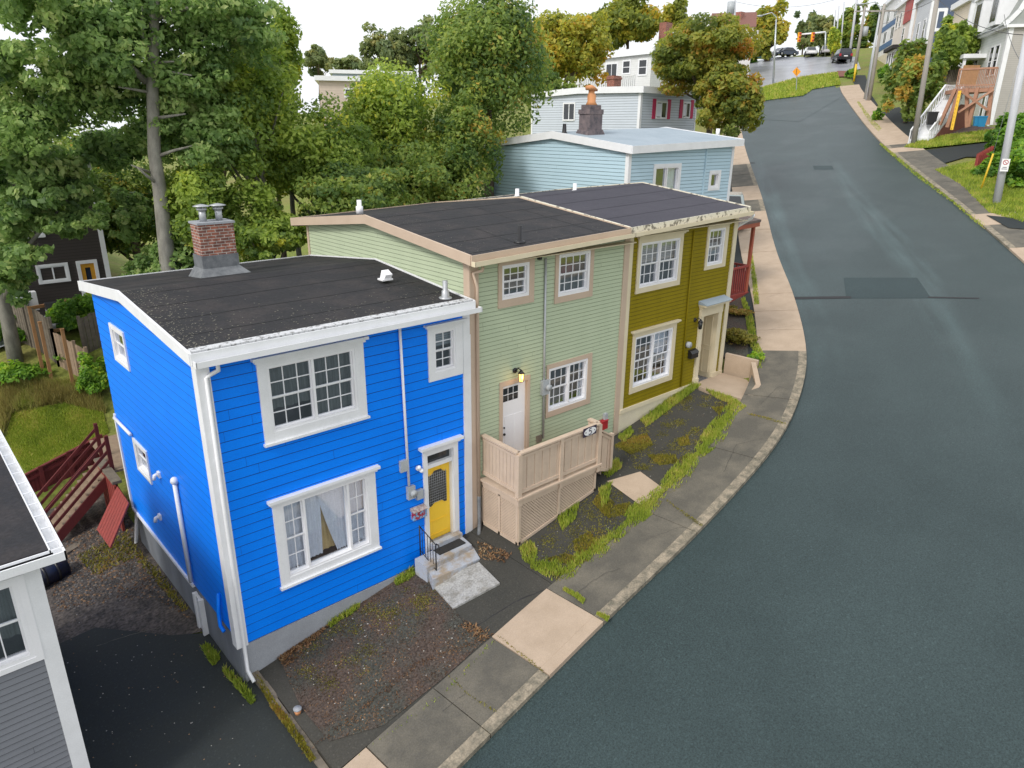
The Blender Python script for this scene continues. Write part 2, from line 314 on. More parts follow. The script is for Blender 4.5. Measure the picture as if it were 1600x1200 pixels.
        sx_ = N(t, 'ShaderNodeSeparateXYZ'); L.new(tc.outputs['Object'], sx_.inputs[0]); rx_ = N(t, 'ShaderNodeMapRange'); rx_.inputs[1].default_value = 19; rx_.inputs[2].default_value = 32; rx_.inputs[3].default_value = 1.0; rx_.inputs[4].default_value = 1.0; L.new(sx_.outputs[0], rx_.inputs[0]); mk_ = N(t, 'ShaderNodeMapRange'); mk_.inputs[1].default_value = 19; mk_.inputs[2].default_value = 34; L.new(sx_.outputs[0], mk_.inputs[0]); mf_ = N(t, 'ShaderNodeMapRange'); mf_.inputs[1].default_value = 42; mf_.inputs[2].default_value = 56; mf_.inputs[3].default_value = 1; mf_.inputs[4].default_value = 0; L.new(sx_.outputs[0], mf_.inputs[0]); m5 = N(t, 'ShaderNodeMath', operation='MULTIPLY'); L.new(mk_.outputs[0], m5.inputs[0]); L.new(mf_.outputs[0], m5.inputs[1]); m3 = N(t, 'ShaderNodeMath', operation='MULTIPLY'); L.new(mu.outputs[0], m3.inputs[0]); L.new(m5.outputs[0], m3.inputs[1]); L.new(m3.outputs[0], m2.inputs[0]); v2 = N(t, 'ShaderNodeVectorMath'); v2.operation = 'SCALE'; L.new(vm.outputs[0], v2.inputs[0]); L.new(m2.outputs[0], v2.inputs['Scale']); vm = v2
    L.new(vm.outputs[0], b.inputs['Base Color'])
    b.inputs['Specular IOR Level'].default_value = {'street_asphalt': .30, 'wet_road': .6}.get(name, .25)
    if streak:
        r2 = N(t, 'ShaderNodeMapRange'); r2.inputs[1].default_value = .50; r2.inputs[2].default_value = .66; r2.inputs[3].default_value = rough; r2.inputs[4].default_value = rough-.04; L.new(n2.outputs['Fac'], r2.inputs[0]); L.new(r2.outputs[0], b.inputs['Roughness'])
    else: b.inputs['Roughness'].default_value = rough
    bp = N(t, 'ShaderNodeBump', Strength=.35, Distance=.008); L.new(n3b.outputs['Fac'], bp.inputs['Height']); L.new(bp.outputs[0], b.inputs['Normal'])
    return m
M['street'] = asphalt('street_asphalt', (.035, .055, .056), (.025, .041, .042), .46, fine=.62)
M['patch'] = asphalt('patched_asphalt', (.033, .053, .056), (.026, .042, .045), .60, streak=False)
M['wetroad'] = asphalt('wet_road', (.36, .37, .40), (.22, .23, .26), .32)
M['drive'] = asphalt('dark_driveway', (.024, .030, .032), (.032, .036, .034), .8, streak=False, fine=.2)
M['yardasph'] = asphalt('old_yard_asphalt', (.040, .041, .037), (.066, .062, .052), .9, streak=False, fine=.3)
M['soil'] = mat('mossy_soil', (.075, .054, .043), .95, (.055, .056, .046), 1.1, 1, fine=.5, fscale=22, bump=.8, bscale=22, lo=.42, hi=.6)
M['litter'] = mat('gravel_and_leaf_litter', (.10, .082, .07), .95, (.045, .04, .038), 3, 1, fine=.6, fscale=14, bump=1, bscale=16)
M['turf'] = mat('turf', (.15, .20, .025), .95, (.18, .17, .045), .5, 1, fine=.35, fscale=8, bump=1, bscale=9)
M['brightturf'] = mat('bright_turf', (.13, .26, .015), .95, (.11, .18, .02), .8, 1, fine=.35, fscale=8, bump=1, bscale=9)
M['paver'] = brickmat('brown_pavers', (.20, .14, .12), (.15, .11, .10), (.09, .07, .06), bw=.24, bh=.12)
M['roofblk'] = mat('torch_on_roof_membrane', (.020, .020, .023), .8, (.034, .030, .031), 1.4, 1, fine=.25, fscale=18, bump=.3, bscale=14, lo=.45, hi=.65, spec=.4)
M['roofgry'] = mat('purple_grey_roof_membrane', (.034, .032, .046), .75, (.044, .041, .056), .8, .9, fine=.16, fscale=22, bump=.2)
M['roofseam'] = mat('roof_seam_tar', (.018, .018, .02), .7)
M['rooflt'] = mat('pale_blue_roof', (.33, .39, .44), .8, (.27, .33, .38), 1, .8)
M['lichen'] = mat('lichened_roof_edge', (.10, .10, .09), .9, (.05, .05, .05), 9, 1, fine=.4, fscale=20)
LV = dict(
 poplar=leafmat('poplar_leaves', [(0.07, 0.13, 0.045), (0.17, 0.27, 0.08), (0.29, 0.40, 0.13), (0.44, 0.50, 0.20)], [0, .4, .8, 1]),
 green=leafmat('bright_green_leaves', [(0.10, 0.17, 0.04), (0.24, 0.33, 0.06), (0.40, 0.48, 0.09), (0.58, 0.56, 0.08)], [0, .45, .85, 1]),
 maple=leafmat('maple_leaves', [(0.06, 0.115, 0.034), (0.17, 0.25, 0.055), (0.32, 0.38, 0.08), (0.50, 0.34, 0.07)], [0, .45, .88, 1]),
 autumn=leafmat('turning_maple_leaves', [(0.13, 0.17, 0.035), (0.28, 0.31, 0.05), (0.46, 0.41, 0.06), (0.55, 0.33, 0.05)], [0, .35, .7, 1]),
 rust=leafmat('rusty_maple_leaves', [(0.11, 0.15, 0.035), (0.24, 0.28, 0.05), (0.38, 0.33, 0.055), (0.44, 0.22, 0.045)], [0, .4, .75, 1]),
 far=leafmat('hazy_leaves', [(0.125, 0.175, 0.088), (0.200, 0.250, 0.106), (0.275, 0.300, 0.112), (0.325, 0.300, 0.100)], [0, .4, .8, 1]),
 bush=leafmat('shrub_leaves', [(0.052, 0.129, 0.021), (0.129, 0.259, 0.034), (0.241, 0.414, 0.052), (0.380, 0.483, 0.052)], [0, .4, .8, 1]),
 grass=leafmat('grass_blades', [(0.13, 0.18, 0.03), (0.24, 0.32, 0.04), (0.36, 0.42, 0.06), (0.48, 0.42, 0.12)], [0, .4, .8, 1], .3),
 hay=leafmat('dry_grass_blades', [(0.156, 0.143, 0.039), (0.286, 0.234, 0.078), (0.338, 0.312, 0.104), (0.208, 0.260, 0.039)], None, .3),
 dead=leafmat('dead_leaves', [(0.057, 0.033, 0.019), (0.171, 0.085, 0.038), (0.285, 0.162, 0.076), (0.361, 0.266, 0.152)], None, .1),
 moss=leafmat('moss_tufts', [(0.120, 0.108, 0.018), (0.192, 0.180, 0.024), (0.264, 0.240, 0.036), (0.336, 0.204, 0.048)], None, .2),
)
# ---------------------------------------------------------------- terrain
def grid_ground():
    xs = np.concatenate([np.arange(-60, -6, 3), np.arange(-6, 14, .5), np.arange(14, 24, .5), np.arange(24, 60, 1.5), np.arange(60, 420, 8)])
    ys = np.concatenate([np.arange(-60, 0, 4), np.arange(0, 10, 1.5), np.arange(10, 13, .35), np.arange(13, 19, 1.5), np.arange(19, 40, .35), np.arange(40, 400, 8)])
    vs = []; fs = []
    for j, y in enumerate(ys):
        for i, x in enumerate(xs): vs.append((x, y, ground_z(x, y)-.04))
    n = len(xs)
    for j in range(len(ys)-1):
        for i in range(n-1): a = j*n+i; fs.append((a, a+1, a+n+1, a+n))
    b = MB(); b.add(vs, fs, False); return b.build('ground', M['turf'])
tag(grid_ground(), kind='structure')
def sheet(name, pts, dz, m, thick=0, smoothz=None):
    """flat sheet on the hillside; pts are (x,y)"""
    b = MB(); top = [(x, y, P(x, y)+dz) for x, y in pts]
    if thick: b.prism([(x, y, z-thick) for x, y, z in top], (0, 0, thick))
    else: b.add(top, [tuple(range(len(top)))])
    return tag(b.build(name, m), kind='structure')
def px(*ps): return [tuple(G(a, c)[:2]) for a, c in ps]
# left kerb line, from the survey, then resampled
LC = [(-14, 6.2), (-6, 6.8), (2, 7.35)]+px((720, 1200), (858, 1062), (943, 977), (1100, 825), (1210, 700), (1250, 620), (1259, 550), (1241, 470), (1211, 390), (1190, 310), (1166, 240), (1158, 205), (1150, 178))
def resample(pl, step):
    pts = [Vector((a, c, 0)) for a, c in pl]; out = []
    for i in range(len(pts)-1):
        p0 = pts[max(i-1, 0)]; p1 = pts[i]; p2 = pts[i+1]; p3 = pts[min(i+2, len(pts)-1)]
        k = max(2, int((p2-p1).length/step))
        for q in range(k):
            t = q/k; out.append(.5*((2*p1)+(p2-p0)*t+(2*p0-5*p1+4*p2-p3)*t*t+(3*p1-p0-3*p2+p3)*t**3))
    out.append(pts[-1]); return out
def offset(pl, d):
    o = []
    for i, p in enumerate(pl):
        t = (pl[min(i+1, len(pl)-1)]-pl[max(i-1, 0)]).normalized(); nrm = Vector((-t.y, t.x, 0)); o.append(p+nrm*d)
    return o
L0 = resample(LC, .5)
RC = px((1600, 412), (1500, 325), (1400, 245), (1355, 200), (1318, 150), (1312, 136))
d0 = (Vector((*RC[0], 0))-Vector((*RC[1], 0))).normalized()
RC = [(-14, -9.5), (6, -6.5), (16, -3.5), (26, 1.6)]+RC
R0 = resample(RC, .5)
poly = [(p.x, p.y) for p in L0]+px((1156, 152), (1238, 140), (1270, 137))+[(p.x, p.y) for p in reversed(R0)]
def strip_between(a, c, dz, m, name):
    b = MB(); n = min(len(a), len(c))
    return None
# street built as a fan of quads between both kerbs
def street():
    n = 140
    def par(pl):
        d = [0]
        for i in range(1, len(pl)): d.append(d[-1]+(pl[i]-pl[i-1]).length)
        o = []
        for k in range(n+1):
            t = d[-1]*k/n; i = max(j for j in range(len(d)) if d[j] <= t+1e-6); i = min(i, len(pl)-2)
            f = (t-d[i])/max(1e-6, d[i+1]-d[i]); o.append(pl[i].lerp(pl[i+1], f))
        return o
    A = par(L0); B = par(R0); vs = []; fs = []; K = 8
    for a, c in zip(A, B):
        for k in range(K+1): q = a.lerp(c, k/K); vs.append((q.x, q.y, P(q.x, q.y)))
    for i in range(n):
        for k in range(K): a = i*(K+1)+k; fs.append((a, a+K+1, a+K+2, a+1))
    b = MB(); b.add(vs, fs); o = b.build('street', M['street']); a2 = o.data.attributes.new('along', 'FLOAT', 'POINT'); a2.data.foreach_set('value', [float(i) for i in range(n+1) for k in range(K+1)]); at = o.data.attributes.new('lane', 'FLOAT', 'POINT')
    at.data.foreach_set('value', [k/K for i in range(n+1) for k in range(K+1)]); return tag(o, kind='structure')
street()
sheet('street', px((1150, 185), (1140, 150), (1238, 138), (1300, 130), (1318, 150), (1250, 190)), .012, M['street'])
sheet('road_patch', px((1318, 434), (1433, 434), (1455, 466), (1322, 466)), .006, M['patch'])
sheet('road_patch', px((1240, 464), (1330, 463), (1330, 466.5), (1240, 468)), .008, M['roofseam'])
sheet('road_patch', px((1450, 463.5), (1530, 465.5), (1530, 467.2), (1450, 465.8)), .008, M['roofseam'])
sheet('road_patch', px((1270, 259), (1300, 259), (1303, 265), (1272, 265)), .006, M['patch'])
sheet('road_patch', px((1167, 254), (1179, 254), (1180, 255.4), (1168, 255.6)), .006, M['roofseam'])
# crossing street beyond the grass triangle, wet and pale
sheet('cross_street', px((1060, 175), (1100, 110), (1160, 90), (1215, 89), (1338, 89), (1345, 108), (1332, 110), (1308, 112), (1240, 126), (1140, 155), (1120, 165)), .02, M['wetroad'])
sheet('grass_verge', px((1140, 162), (1190, 138), (1250, 122), (1308, 114), (1313, 133), (1270, 140), (1255, 150), (1200, 157), (1165, 165)), .06, M['brightturf'])
sheet('kerb_strip', px((1140, 160), (1190, 136.5), (1250, 120.5), (1308, 112.5), (1308, 114), (1250, 122), (1190, 138), (1140, 162)), .10, M['beigecon'])
# left sidewalk in slabs
def slabs(edge, spec, wid, side, name, rise=.11):
    """edge: kerb polyline. spec: list of (arc start, arc end, material key)"""
    d = [0]
    for i in range(1, len(edge)): d.append(d[-1]+(edge[i]-edge[i-1]).length)
    ins = offset(edge, wid*side); cu = offset(edge, .26*side)
    def pick(pl, t):
        t = max(0, min(d[-1]-1e-4, t)); i = max(j for j in range(len(d)) if d[j] <= t); return pl[i].lerp(pl[i+1], (t-d[i])/(d[i+1]-d[i]))
    for si, (a, c, mk) in enumerate(spec):
        b = MB(); n = max(1, int((c-a)/.5)); ks = [a+.012+(c-a-.024)*k/n for k in range(n+1)]
        jz = rise+random.uniform(-.008, .008)
        for t0, t1 in zip(ks, ks[1:]):
            for (u, w, mi, dz) in ((cu, ins, 0, 0), (edge, cu, 1, -.004)):
                q = [pick(u, t0), pick(u, t1), pick(w, t1), pick(w, t0)]
                if side < 0: q = q[::-1]
                b.mat(mi); b.hexa([(v.x, v.y, P(v.x, v.y)-.1) for v in q]+[(v.x, v.y, P(v.x, v.y)+jz+dz) for v in q])
        tag(b.build(name, [M[mk], M['beigecon'] if mk == 'beigecon' else M['curbcon']]), kind='structure')
    return d, pick
def arc_of(edge, p):
    d = 0; best = (1e9, 0); q = Vector((p[0], p[1], 0))
    for i in range(len(edge)-1):
        a, c = edge[i], edge[i+1]; ab = c-a; t = max(0, min(1, (q-a).dot(ab)/ab.length_squared)); r = (a+ab*t-q).length
        if r < best[0]: best = (r, d+ab.length*t)
        d += ab.length
    return best[1]
A = lambda a, c: arc_of(L0, G(a, c))
sp = []
cuts = [(A(858, 1062), 'greycon'), (A(943, 977), 'beigecon'), (A(1100, 828), 'greycon'), (A(1258, 553), 'greycon')]
s0 = A(858, 1062); s1 = A(943, 977); s2 = A(1258, 553); s3 = A(1193, 332); s4 = A(1188, 314); s5 = A(1183, 292); s6 = A(1172, 258)
def fill(a, c, mk, L=1.55):
    n = max(1, round((c-a)/L)); return [(a+(c-a)*k/n, a+(c-a)*(k+1)/n, mk) for k in range(n)]
tot = sum((L0[i+1]-L0[i]).length for i in range(len(L0)-1))
sp = fill(0, s0-4.7, 'greycon', 3)+fill(s0-4.7, s0-3.2, 'beigecon')+fill(s0-3.2, s0, 'greycon', 1.6)+fill(s0, s1, 'beigecon', 3)+fill(s1, s2, 'greycon', 3.2)+fill(s2, s3, 'beigecon', 1.9)+fill(s3, s4, 'greycon', 3)+fill(s4, s5, 'beigecon', 3)+fill(s5, s6, 'greycon', 3)+fill(s6, tot, 'beigecon', 2)
slabs(L0, sp, 1.62, 1, 'sidewalk')
B = lambda a, c: arc_of(R0, G(a, c))
r0 = B(1600, 412); r1 = B(1535, 355); r2 = B(1485, 322); r3 = B(1440, 278); r4 = B(1390, 240); r5 = B(1375, 226); rtot = sum((R0[i+1]-R0[i]).length for i in range(len(R0)-1))
sp = fill(0, r0-.1, 'greycon', 3)+fill(r0-.1, r0+1.8, 'beigecon', 2)+fill(r0+1.8, r1, 'greycon', 2)+fill(r1, r1+1.9, 'beigecon', 2)+fill(r1+1.9, r5-3.6, 'greycon', 2.4)+fill(r5-3.6, r5-2, 'beigecon', 2)+fill(r5-2, r5-.9, 'greycon', 2)+fill(r5-.9, rtot, 'beigecon', 2.2)
slabs(R0, sp, 2.0, -1, 'sidewalk', .09)
# driveway and gravel beside the blue house
sheet('driveway', [(-12, 8.4), (-12, 17), (.2, 17.3), (2.0, 17.0), (3.2, 15.2), (4.0, 14.4), (4.05, 12.4), (4.1, 9.0)], .012, M['drive'])
sheet('gravel_patch', [(-6, 16.8), (.2, 17.2), (2.0, 16.9), (3.2, 15.1), (3.95, 14.6), (3.95, 24.2), (-6, 24.2)], .008, M['litter'])
# front yards
def yard(name, pts, dz, m): return sheet(name, pts, dz, M[m], .25)
yard('front_yard', [(4.12, 9.15), (9.85, 9.4), (9.85, 12.6), (4.12, 12.6)], .09, 'yardasph')
sheet('soil_bed', px((515, 1165), (470, 1110), (437, 1035), (520, 965), (640, 900), (690, 925), (728, 985), (765, 1000), (700, 1060), (600, 1140)), .102, M['soil'])
yard('front_yard', [(9.87, 9.38), (15.2, 9.75), (18.9, 10.45), (19.2, 12.6), (9.87, 12.6)], .085, 'yardasph')
sheet('garden_path', px((948, 757), (1000, 742), (1038, 770), (1000, 795)), .105, M['beigecon'])
yard('front_yard', [(21.7, 12.0), (23.6, 12.45), (26.2, 14.35), (29, 16.3), (31, 17.6), (27.5, 18.2), (21.7, 18.2)], .08, 'drive')
sheet('planted_bed', px((1133, 470), (1163, 468), (1170, 495), (1168, 560), (1130, 562), (1128, 520)), .1, M['soil'])
yard('front_yard', [(29.3, 16.4), (36.8, 21.4), (48, 28.6), (45, 32), (35, 26), (29.3, 20)], .07, 'drive')
# right hand side of the street
sheet('driveway', px((1432, 237), (1560, 222), (1600, 226), (1600, 248), (1510, 246), (1455, 262)), .05, M['drive'])
sheet('driveway', px((1366, 175), (1405, 168), (1425, 190), (1470, 205), (1460, 222), (1425, 225), (1400, 212)), .05, M['drive'])
sheet('driveway', px((1328, 118), (1352, 118), (1362, 150), (1372, 165), (1352, 168)), .05, M['drive'])
sheet('paved_yard', px((1455, 203), (1500, 196), (1560, 200), (1566, 210), (1495, 216), (1470, 216)), .06, M['paver'])
sheet('driveway', px((1540, 340), (1600, 346), (1600, 362), (1575, 360)), .12, M['drive'])
sheet('driveway', px((1478, 266), (1508, 262), (1512, 272), (1495, 280)), .09, M['drive'])
sheet('grass_verge', px((1412, 232), (1455, 218), (1600, 200), (1600, 224), (1560, 221), (1440, 234)), .10, M['brightturf'])
sheet('brick_patch', px((1308, 112), (1324, 112), (1326, 121), (1310, 121)), .11, M['brownwall'])
# ---------------------------------------------------------------- building kit
class Wall:
    def __init__(s, O, u): s.O = Vector(O); s.u = Vector((u[0], u[1], 0)).normalized(); s.n = s.u.cross(Vector((0, 0, 1))).normalized()
    def p(s, u, z, o=0): v = s.O+s.u*u+s.n*o; return (v.x, v.y, z)
    def at(s, a, c):  # photo pixel -> (u, z) on this wall
        r = Vector(ray(a, c)); n = s.n; cp = Vector((0, 0, H)); t = (s.O-cp).dot(n)/r.dot(n); q = cp+r*t; return ((q-s.O).dot(s.u), q.z)
    def rect(s, *ps): # TL TR BR BL
        q = [s.at(*p) for p in ps]; return ((q[0][0]+q[3][0])/2, (q[1][0]+q[2][0])/2, (q[2][1]+q[3][1])/2, (q[0][1]+q[1][1])/2)
    def box(s, b, u0, u1, z0, z1, o0, o1):
        return b.hexa([s.p(u0, z0, o1), s.p(u1, z0, o1), s.p(u1, z0, o0), s.p(u0, z0, o0), s.p(u0, z1, o1), s.p(u1, z1, o1), s.p(u1, z1, o0), s.p(u0, z1, o0)])
def span(poly, z):
    us = []
    for i in range(len(poly)):
        (u0, z0), (u1, z1) = poly[i], poly[(i+1) % len(poly)]
        if (z0-z)*(z1-z) <= 0 and z0 != z1: us.append(u0+(u1-u0)*(z-z0)/(z1-z0))
    return (min(us), max(us)) if us else None
def siding(w, poly, holes, pitch, seam_shade_h, lip, mats, parent, name='wall', phase=0, joints=.8):
    """lapped boards: every course is a tilted face with a thin strip under its lip, lap shade put into its colour"""
    b = MB(); z0 = min(p[1] for p in poly); z1 = max(p[1] for p in poly)
    zs = set(); k = 0; z = z0+phase
    courses = []; jt = []
    while z < z1-1e-4: courses.append((z, min(z+pitch, z1))); z += pitch
    for c0, c1 in courses:
        cuts = sorted({c0, c1, min(c0+seam_shade_h, c1)}|{h[i] for h in holes for i in (2, 3) if c0 < h[i] < c1}|{p[1] for p in poly if c0 < p[1] < c1})
        for a, c in zip(cuts, cuts[1:]):
            if c-a < 1e-5: continue
            e = 1e-5; sa = span(poly, a+e); sc = span(poly, c-e)
            if not sa or not sc: continue
            if joints and a == c0 and random.random() < joints:
                uj = random.uniform(sa[0]+.3, sa[1]-.3)
                if not any(h[0]-.15 < uj < h[1]+.15 and h[2] < c1 and h[3] > c0 for h in holes): jt.append((uj, c0, min(c1, z1)))
            hs = sorted([(h[0], h[1]) for h in holes if h[2] < (a+c)/2 < h[3]])
            segs = []; cur = None; L0_, L1_ = sa[0], sc[0]
            for h in hs: segs.append((L0_, L1_, h[0], h[0])); L0_ = L1_ = h[1]
            segs.append((L0_, L1_, sa[1], sc[1]))
            seam = c <= c0+seam_shade_h+1e-6  # strip under the lip, coloured as lap shade
            oa = 0 if seam else lip*(1-(a-c0)/pitch); oc = 0 if seam else lip*(1-(c-c0)/pitch)
            for q in segs:
                if q[2]-q[0] < .01 and q[3]-q[1] < .01: continue
                b.mat(1 if seam else 0); b.quad(w.p(q[0], a, oa), w.p(q[2], a, oa), w.p(q[3], c, oc), w.p(q[1], c, oc))
                if not seam and abs(a-c0-seam_shade_h) < 1e-5: b.mat(1); b.quad(w.p(q[0], a, 0), w.p(q[2], a, 0), w.p(q[2], a, oa), w.p(q[0], a, oa))
    b.mat(1)
    for uj, a, c in jt:
        if span(poly, c-1e-4) and span(poly, a+1e-4): b.quad(w.p(uj, a+seam_shade_h, lip+.0015), w.p(uj+.004, a+seam_shade_h, lip+.0015), w.p(uj+.004, c, .0015), w.p(uj, c, .0015))
    return b.build(name, mats, parent)
def window(w, parent, trim, glass, units, trimm, framem, crown=0, sill=.0, tw=None, curtain=None, depth=.07, proud=.04, label=None, frame_t=.045, name='window'):
    """trim, glass: (u0,u1,z0,z1). units: list of (width fraction, [sashes bottom->top as (nx, ny)])"""
    b = MB(); g = glass; t = trim; b.mat(0)
    w.box(b, t[0], g[0]-frame_t, t[2], t[3], -.02, proud); w.box(b, g[1]+frame_t, t[1], t[2], t[3], -.02, proud)
    w.box(b, g[0]-frame_t, g[1]+frame_t, t[2], g[2]-frame_t, -.02, proud-.002); w.box(b, g[0]-frame_t, g[1]+frame_t, g[3]+frame_t, t[3], -.02, proud-.002)
    if sill: w.box(b, t[0]-.03, t[1]+.03, t[2]-sill, t[2], -.02, proud+.05)
    if crown:
        w.box(b, t[0]-.04, t[1]+.04, t[3], t[3]+crown*.5, -.02, proud+.04); w.box(b, t[0]-.09, t[1]+.09, t[3]+crown*.5, t[3]+crown, -.02, proud+.09)
    b.mat(1); f = frame_t
    w.box(b, g[0]-f, g[0], g[2]-f, g[3]+f, -depth-.03, proud-.015); w.box(b, g[1], g[1]+f, g[2]-f, g[3]+f, -depth-.03, proud-.015)
    w.box(b, g[0], g[1], g[2]-f, g[2], -depth-.03, proud-.015); w.box(b, g[0], g[1], g[3], g[3]+f, -depth-.03, proud-.015)
    tot = sum(q[0] for q in units); u = g[0]; mull = .05
    W = g[1]-g[0]; panes = []
    for i, (fr, sashes) in enumerate(units):
        u1 = u+W*fr/tot; a0 = u+(mull/2 if i else 0); a1 = u1-(mull/2 if i < len(units)-1 else 0)
        if i < len(units)-1: w.box(b, u1-mull/2, u1+mull/2, g[2], g[3], -depth-.03, proud-.02)
        n = len(sashes); hh = (g[3]-g[2])/n
        for j, (nx, ny) in enumerate(sashes):
            zz0 = g[2]+hh*j; zz1 = zz0+hh; off = -depth*.55 if j == n-1 and n > 1 else -depth
            st = .028
            for (x0, x1, y0, y1) in ((a0, a0+st, zz0, zz1), (a1-st, a1, zz0, zz1), (a0+st, a1-st, zz0, zz0+st), (a0+st, a1-st, zz1-st, zz1)): w.box(b, x0, x1, y0, y1, off-.03, off+.012)
            m_ = .009
            for k in range(1, nx): uu = a0+(a1-a0)*k/nx; w.box(b, uu-m_, uu+m_, zz0+st, zz1-st, off-.012, off+.006)
            for k in range(1, ny): qq = zz0+(zz1-zz0)*k/ny; w.box(b, a0+st, a1-st, qq-m_, qq+m_, off-.012, off+.008)
            panes.append((a0+st*.5, a1-st*.5, zz0+st*.5, zz1-st*.5, off-.004))
        u = u1
    win = b.build(name, [trimm, framem], parent)
    if label: win['label'] = label
    p = MB()
    for q in panes: p.quad(w.p(q[0], q[2], q[4]), w.p(q[1], q[2], q[4]), w.p(q[1], q[3], q[4]), w.p(q[0], q[3], q[4]))
    ORI_child(win, parent); p_ = p.build('pane', M['glass'], parent); p_.parent = win
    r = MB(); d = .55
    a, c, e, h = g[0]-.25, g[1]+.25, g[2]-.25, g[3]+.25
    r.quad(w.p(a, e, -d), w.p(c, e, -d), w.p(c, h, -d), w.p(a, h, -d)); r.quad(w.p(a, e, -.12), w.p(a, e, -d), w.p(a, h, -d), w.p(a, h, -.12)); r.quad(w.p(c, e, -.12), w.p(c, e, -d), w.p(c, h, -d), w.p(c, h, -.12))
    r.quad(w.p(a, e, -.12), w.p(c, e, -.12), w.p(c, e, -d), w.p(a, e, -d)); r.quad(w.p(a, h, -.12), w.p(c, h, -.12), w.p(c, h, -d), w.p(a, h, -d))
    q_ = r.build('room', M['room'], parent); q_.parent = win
    for cu in (curtain or []):
        (u0, u1, z0, z1, mk, wav) = cu; cb = MB(); n = max(4, int((u1-u0)/.03)); vs = []; fs = []
        for i in range(n+1):
            uu = u0+(u1-u0)*i/n; o = -.17+wav*math.sin(i*1.1)*.02+wav*.012*math.sin(i*.37+1)
            vs += [w.p(uu, z0, o), w.p(uu, z1, o)]
        fs = [(2*i, 2*i+2, 2*i+3, 2*i+1) for i in range(n)]
        cb.add(vs, fs, True); k_ = cb.build('blind' if mk == 'blind' else 'curtain', M[mk], parent); k_.parent = win
    return win
def ORI_child(o, parent): pass
def inner(t, d): return (t[0]+d, t[1]-d, t[2]+d, t[3]-d)

# ================================================================= BLUE HOUSE
FY = 12.5
WF = Wall((3.8, FY, 0), (1, 0))       # front plane shared by the row: u = x-3.8
blue = thing('blue_house', (3.8, FY, P(3.8, FY)), 'bright blue two storey clapboard house with yellow front door and brick chimney', 'house')
U = WF.at
t1 = WF.rect((398, 568), (565, 534), (574, 649), (414.4, 692.4)); g1 = WF.rect((418, 575), (549, 548), (556, 636), (430, 671))
t2 = WF.rect((425, 788), (584, 737), (592.5, 852.5), (438, 917.5)); g2 = WF.rect((441, 791), (570, 747), (575, 847), (454, 898))
t3 = WF.rect((666, 515), (721, 501.5), (722.5, 582.5), (670, 597.5)); g3 = WF.rect((679, 521), (707, 515.5), (709, 571), (681, 579))
td = WF.rect((657.5, 706), (712.5, 688), (717.5, 839), (666, 860))
z0 = .95; TOP = 7.2
gd = (td[0]+.12, td[1]-.14, 1.33, td[3]-.14)
holes = [inner(g, -.045) for g in (g1, g2, g3)]+[gd]
XR = 6.12
siding(WF, [(0, z0), (XR, z0), (XR, TOP), (0, TOP)], holes, .205, .018, .012, [M['blue'], M['blue_seam_shade']], blue)
WL = Wall((3.8, 19.7, 0), (0, -1))    # u = 19.7-y
sidew = [(0, 1.15), (7.2, 1.15), (7.2, 7.13), (7.2-4.05+.2, 7.58), (0, 7.22)]
s1_ = WL.rect((170, 502), (194, 520), (205, 581), (184, 562)); s2_ = WL.rect((209, 683), (230, 706), (239.5, 758), (217, 731))
sg1 = inner(s1_, .13); sg2 = inner(s2_, .12)
siding(WL, sidew, [inner(sg1, -.045), inner(sg2, -.045)], .205, .016, .005, [M['blue'], M['blue_seam_shade']], blue)
b = MB(); b.box(3.83, 9.9, 12.54, 19.66, -1.6, 1.17); o = b.build('foundation', M['greywash'], blue)
b = MB(); b.box(3.86, 9.86, 12.47, 12.535, -.6, z0-.003); o = b.build('front_foundation', M['concrete'], blue)
b = MB(); b.box(9.80, 9.92, 12.52, 19.7, .9, 7.2); b.box(3.95, 9.9, 19.62, 19.72, 0, 7.2); b.build('back_wall', M['blue'], blue)
# trim boards
b = MB(); WF.box(b, -.03, .20, .93, 7.1, -.02, .035); WL.box(b, 7.0, 7.2+.03, .93, 7.1, -.02, .035); b.build('corner_board', M['white'], blue)
b = MB(); WF.box(b, 5.92, 6.14, .85, 7.12, -.02, .036); b.build('corner_board', M['white'], blue)
b = MB(); WL.box(b, -.02, .10, 1.1, 3.9, -.02, .045); b.build('corner_board', M['white'], blue)
b = MB(); u0, _ = WL.at(212, 787); u1, _ = WL.at(302, 905); WL.box(b, .1, u1, 1.09, 1.165, -.02, .05); b.build('skirt_board', M['white'], blue)
door_units = [(1, [(3, 2), (3, 2)]), (1, [(3, 2), (3, 2)])]
window(WF, blue, t1, g1, door_units, M['white'], M['whitevinyl'], crown=.12, sill=.05, curtain=[(g1[0]-.1, g1[1]+.1, g1[2]+.35, g1[3], 'curtgrey', 1), (g1[0]+.9, g1[1]+.1, g1[2], g1[3], 'curtgrey', 1)], label='wide white framed upper window, left sash raised over crumpled bedding')
w_ = WF.rect((459, 0), (540, 0), (540, 1), (459, 1))
tot_ = g2[1]-g2[0]
w2 = window(WF, blue, t2, g2, [(.235, [(2, 2), (2, 2)]), (.54, [(1, 1)]), (.225, [(2, 2), (2, 2)])], M['white'], M['whitevinyl'], crown=.13, sill=.05, label='three part lower window with white and gold curtains',
    curtain=[(g2[0]-.05, g2[0]+tot_*.23, g2[2], g2[3], 'curtwhite', 1), (g2[1]-tot_*.22, g2[1]+.05, g2[2], g2[3], 'curtwhite', 1)])
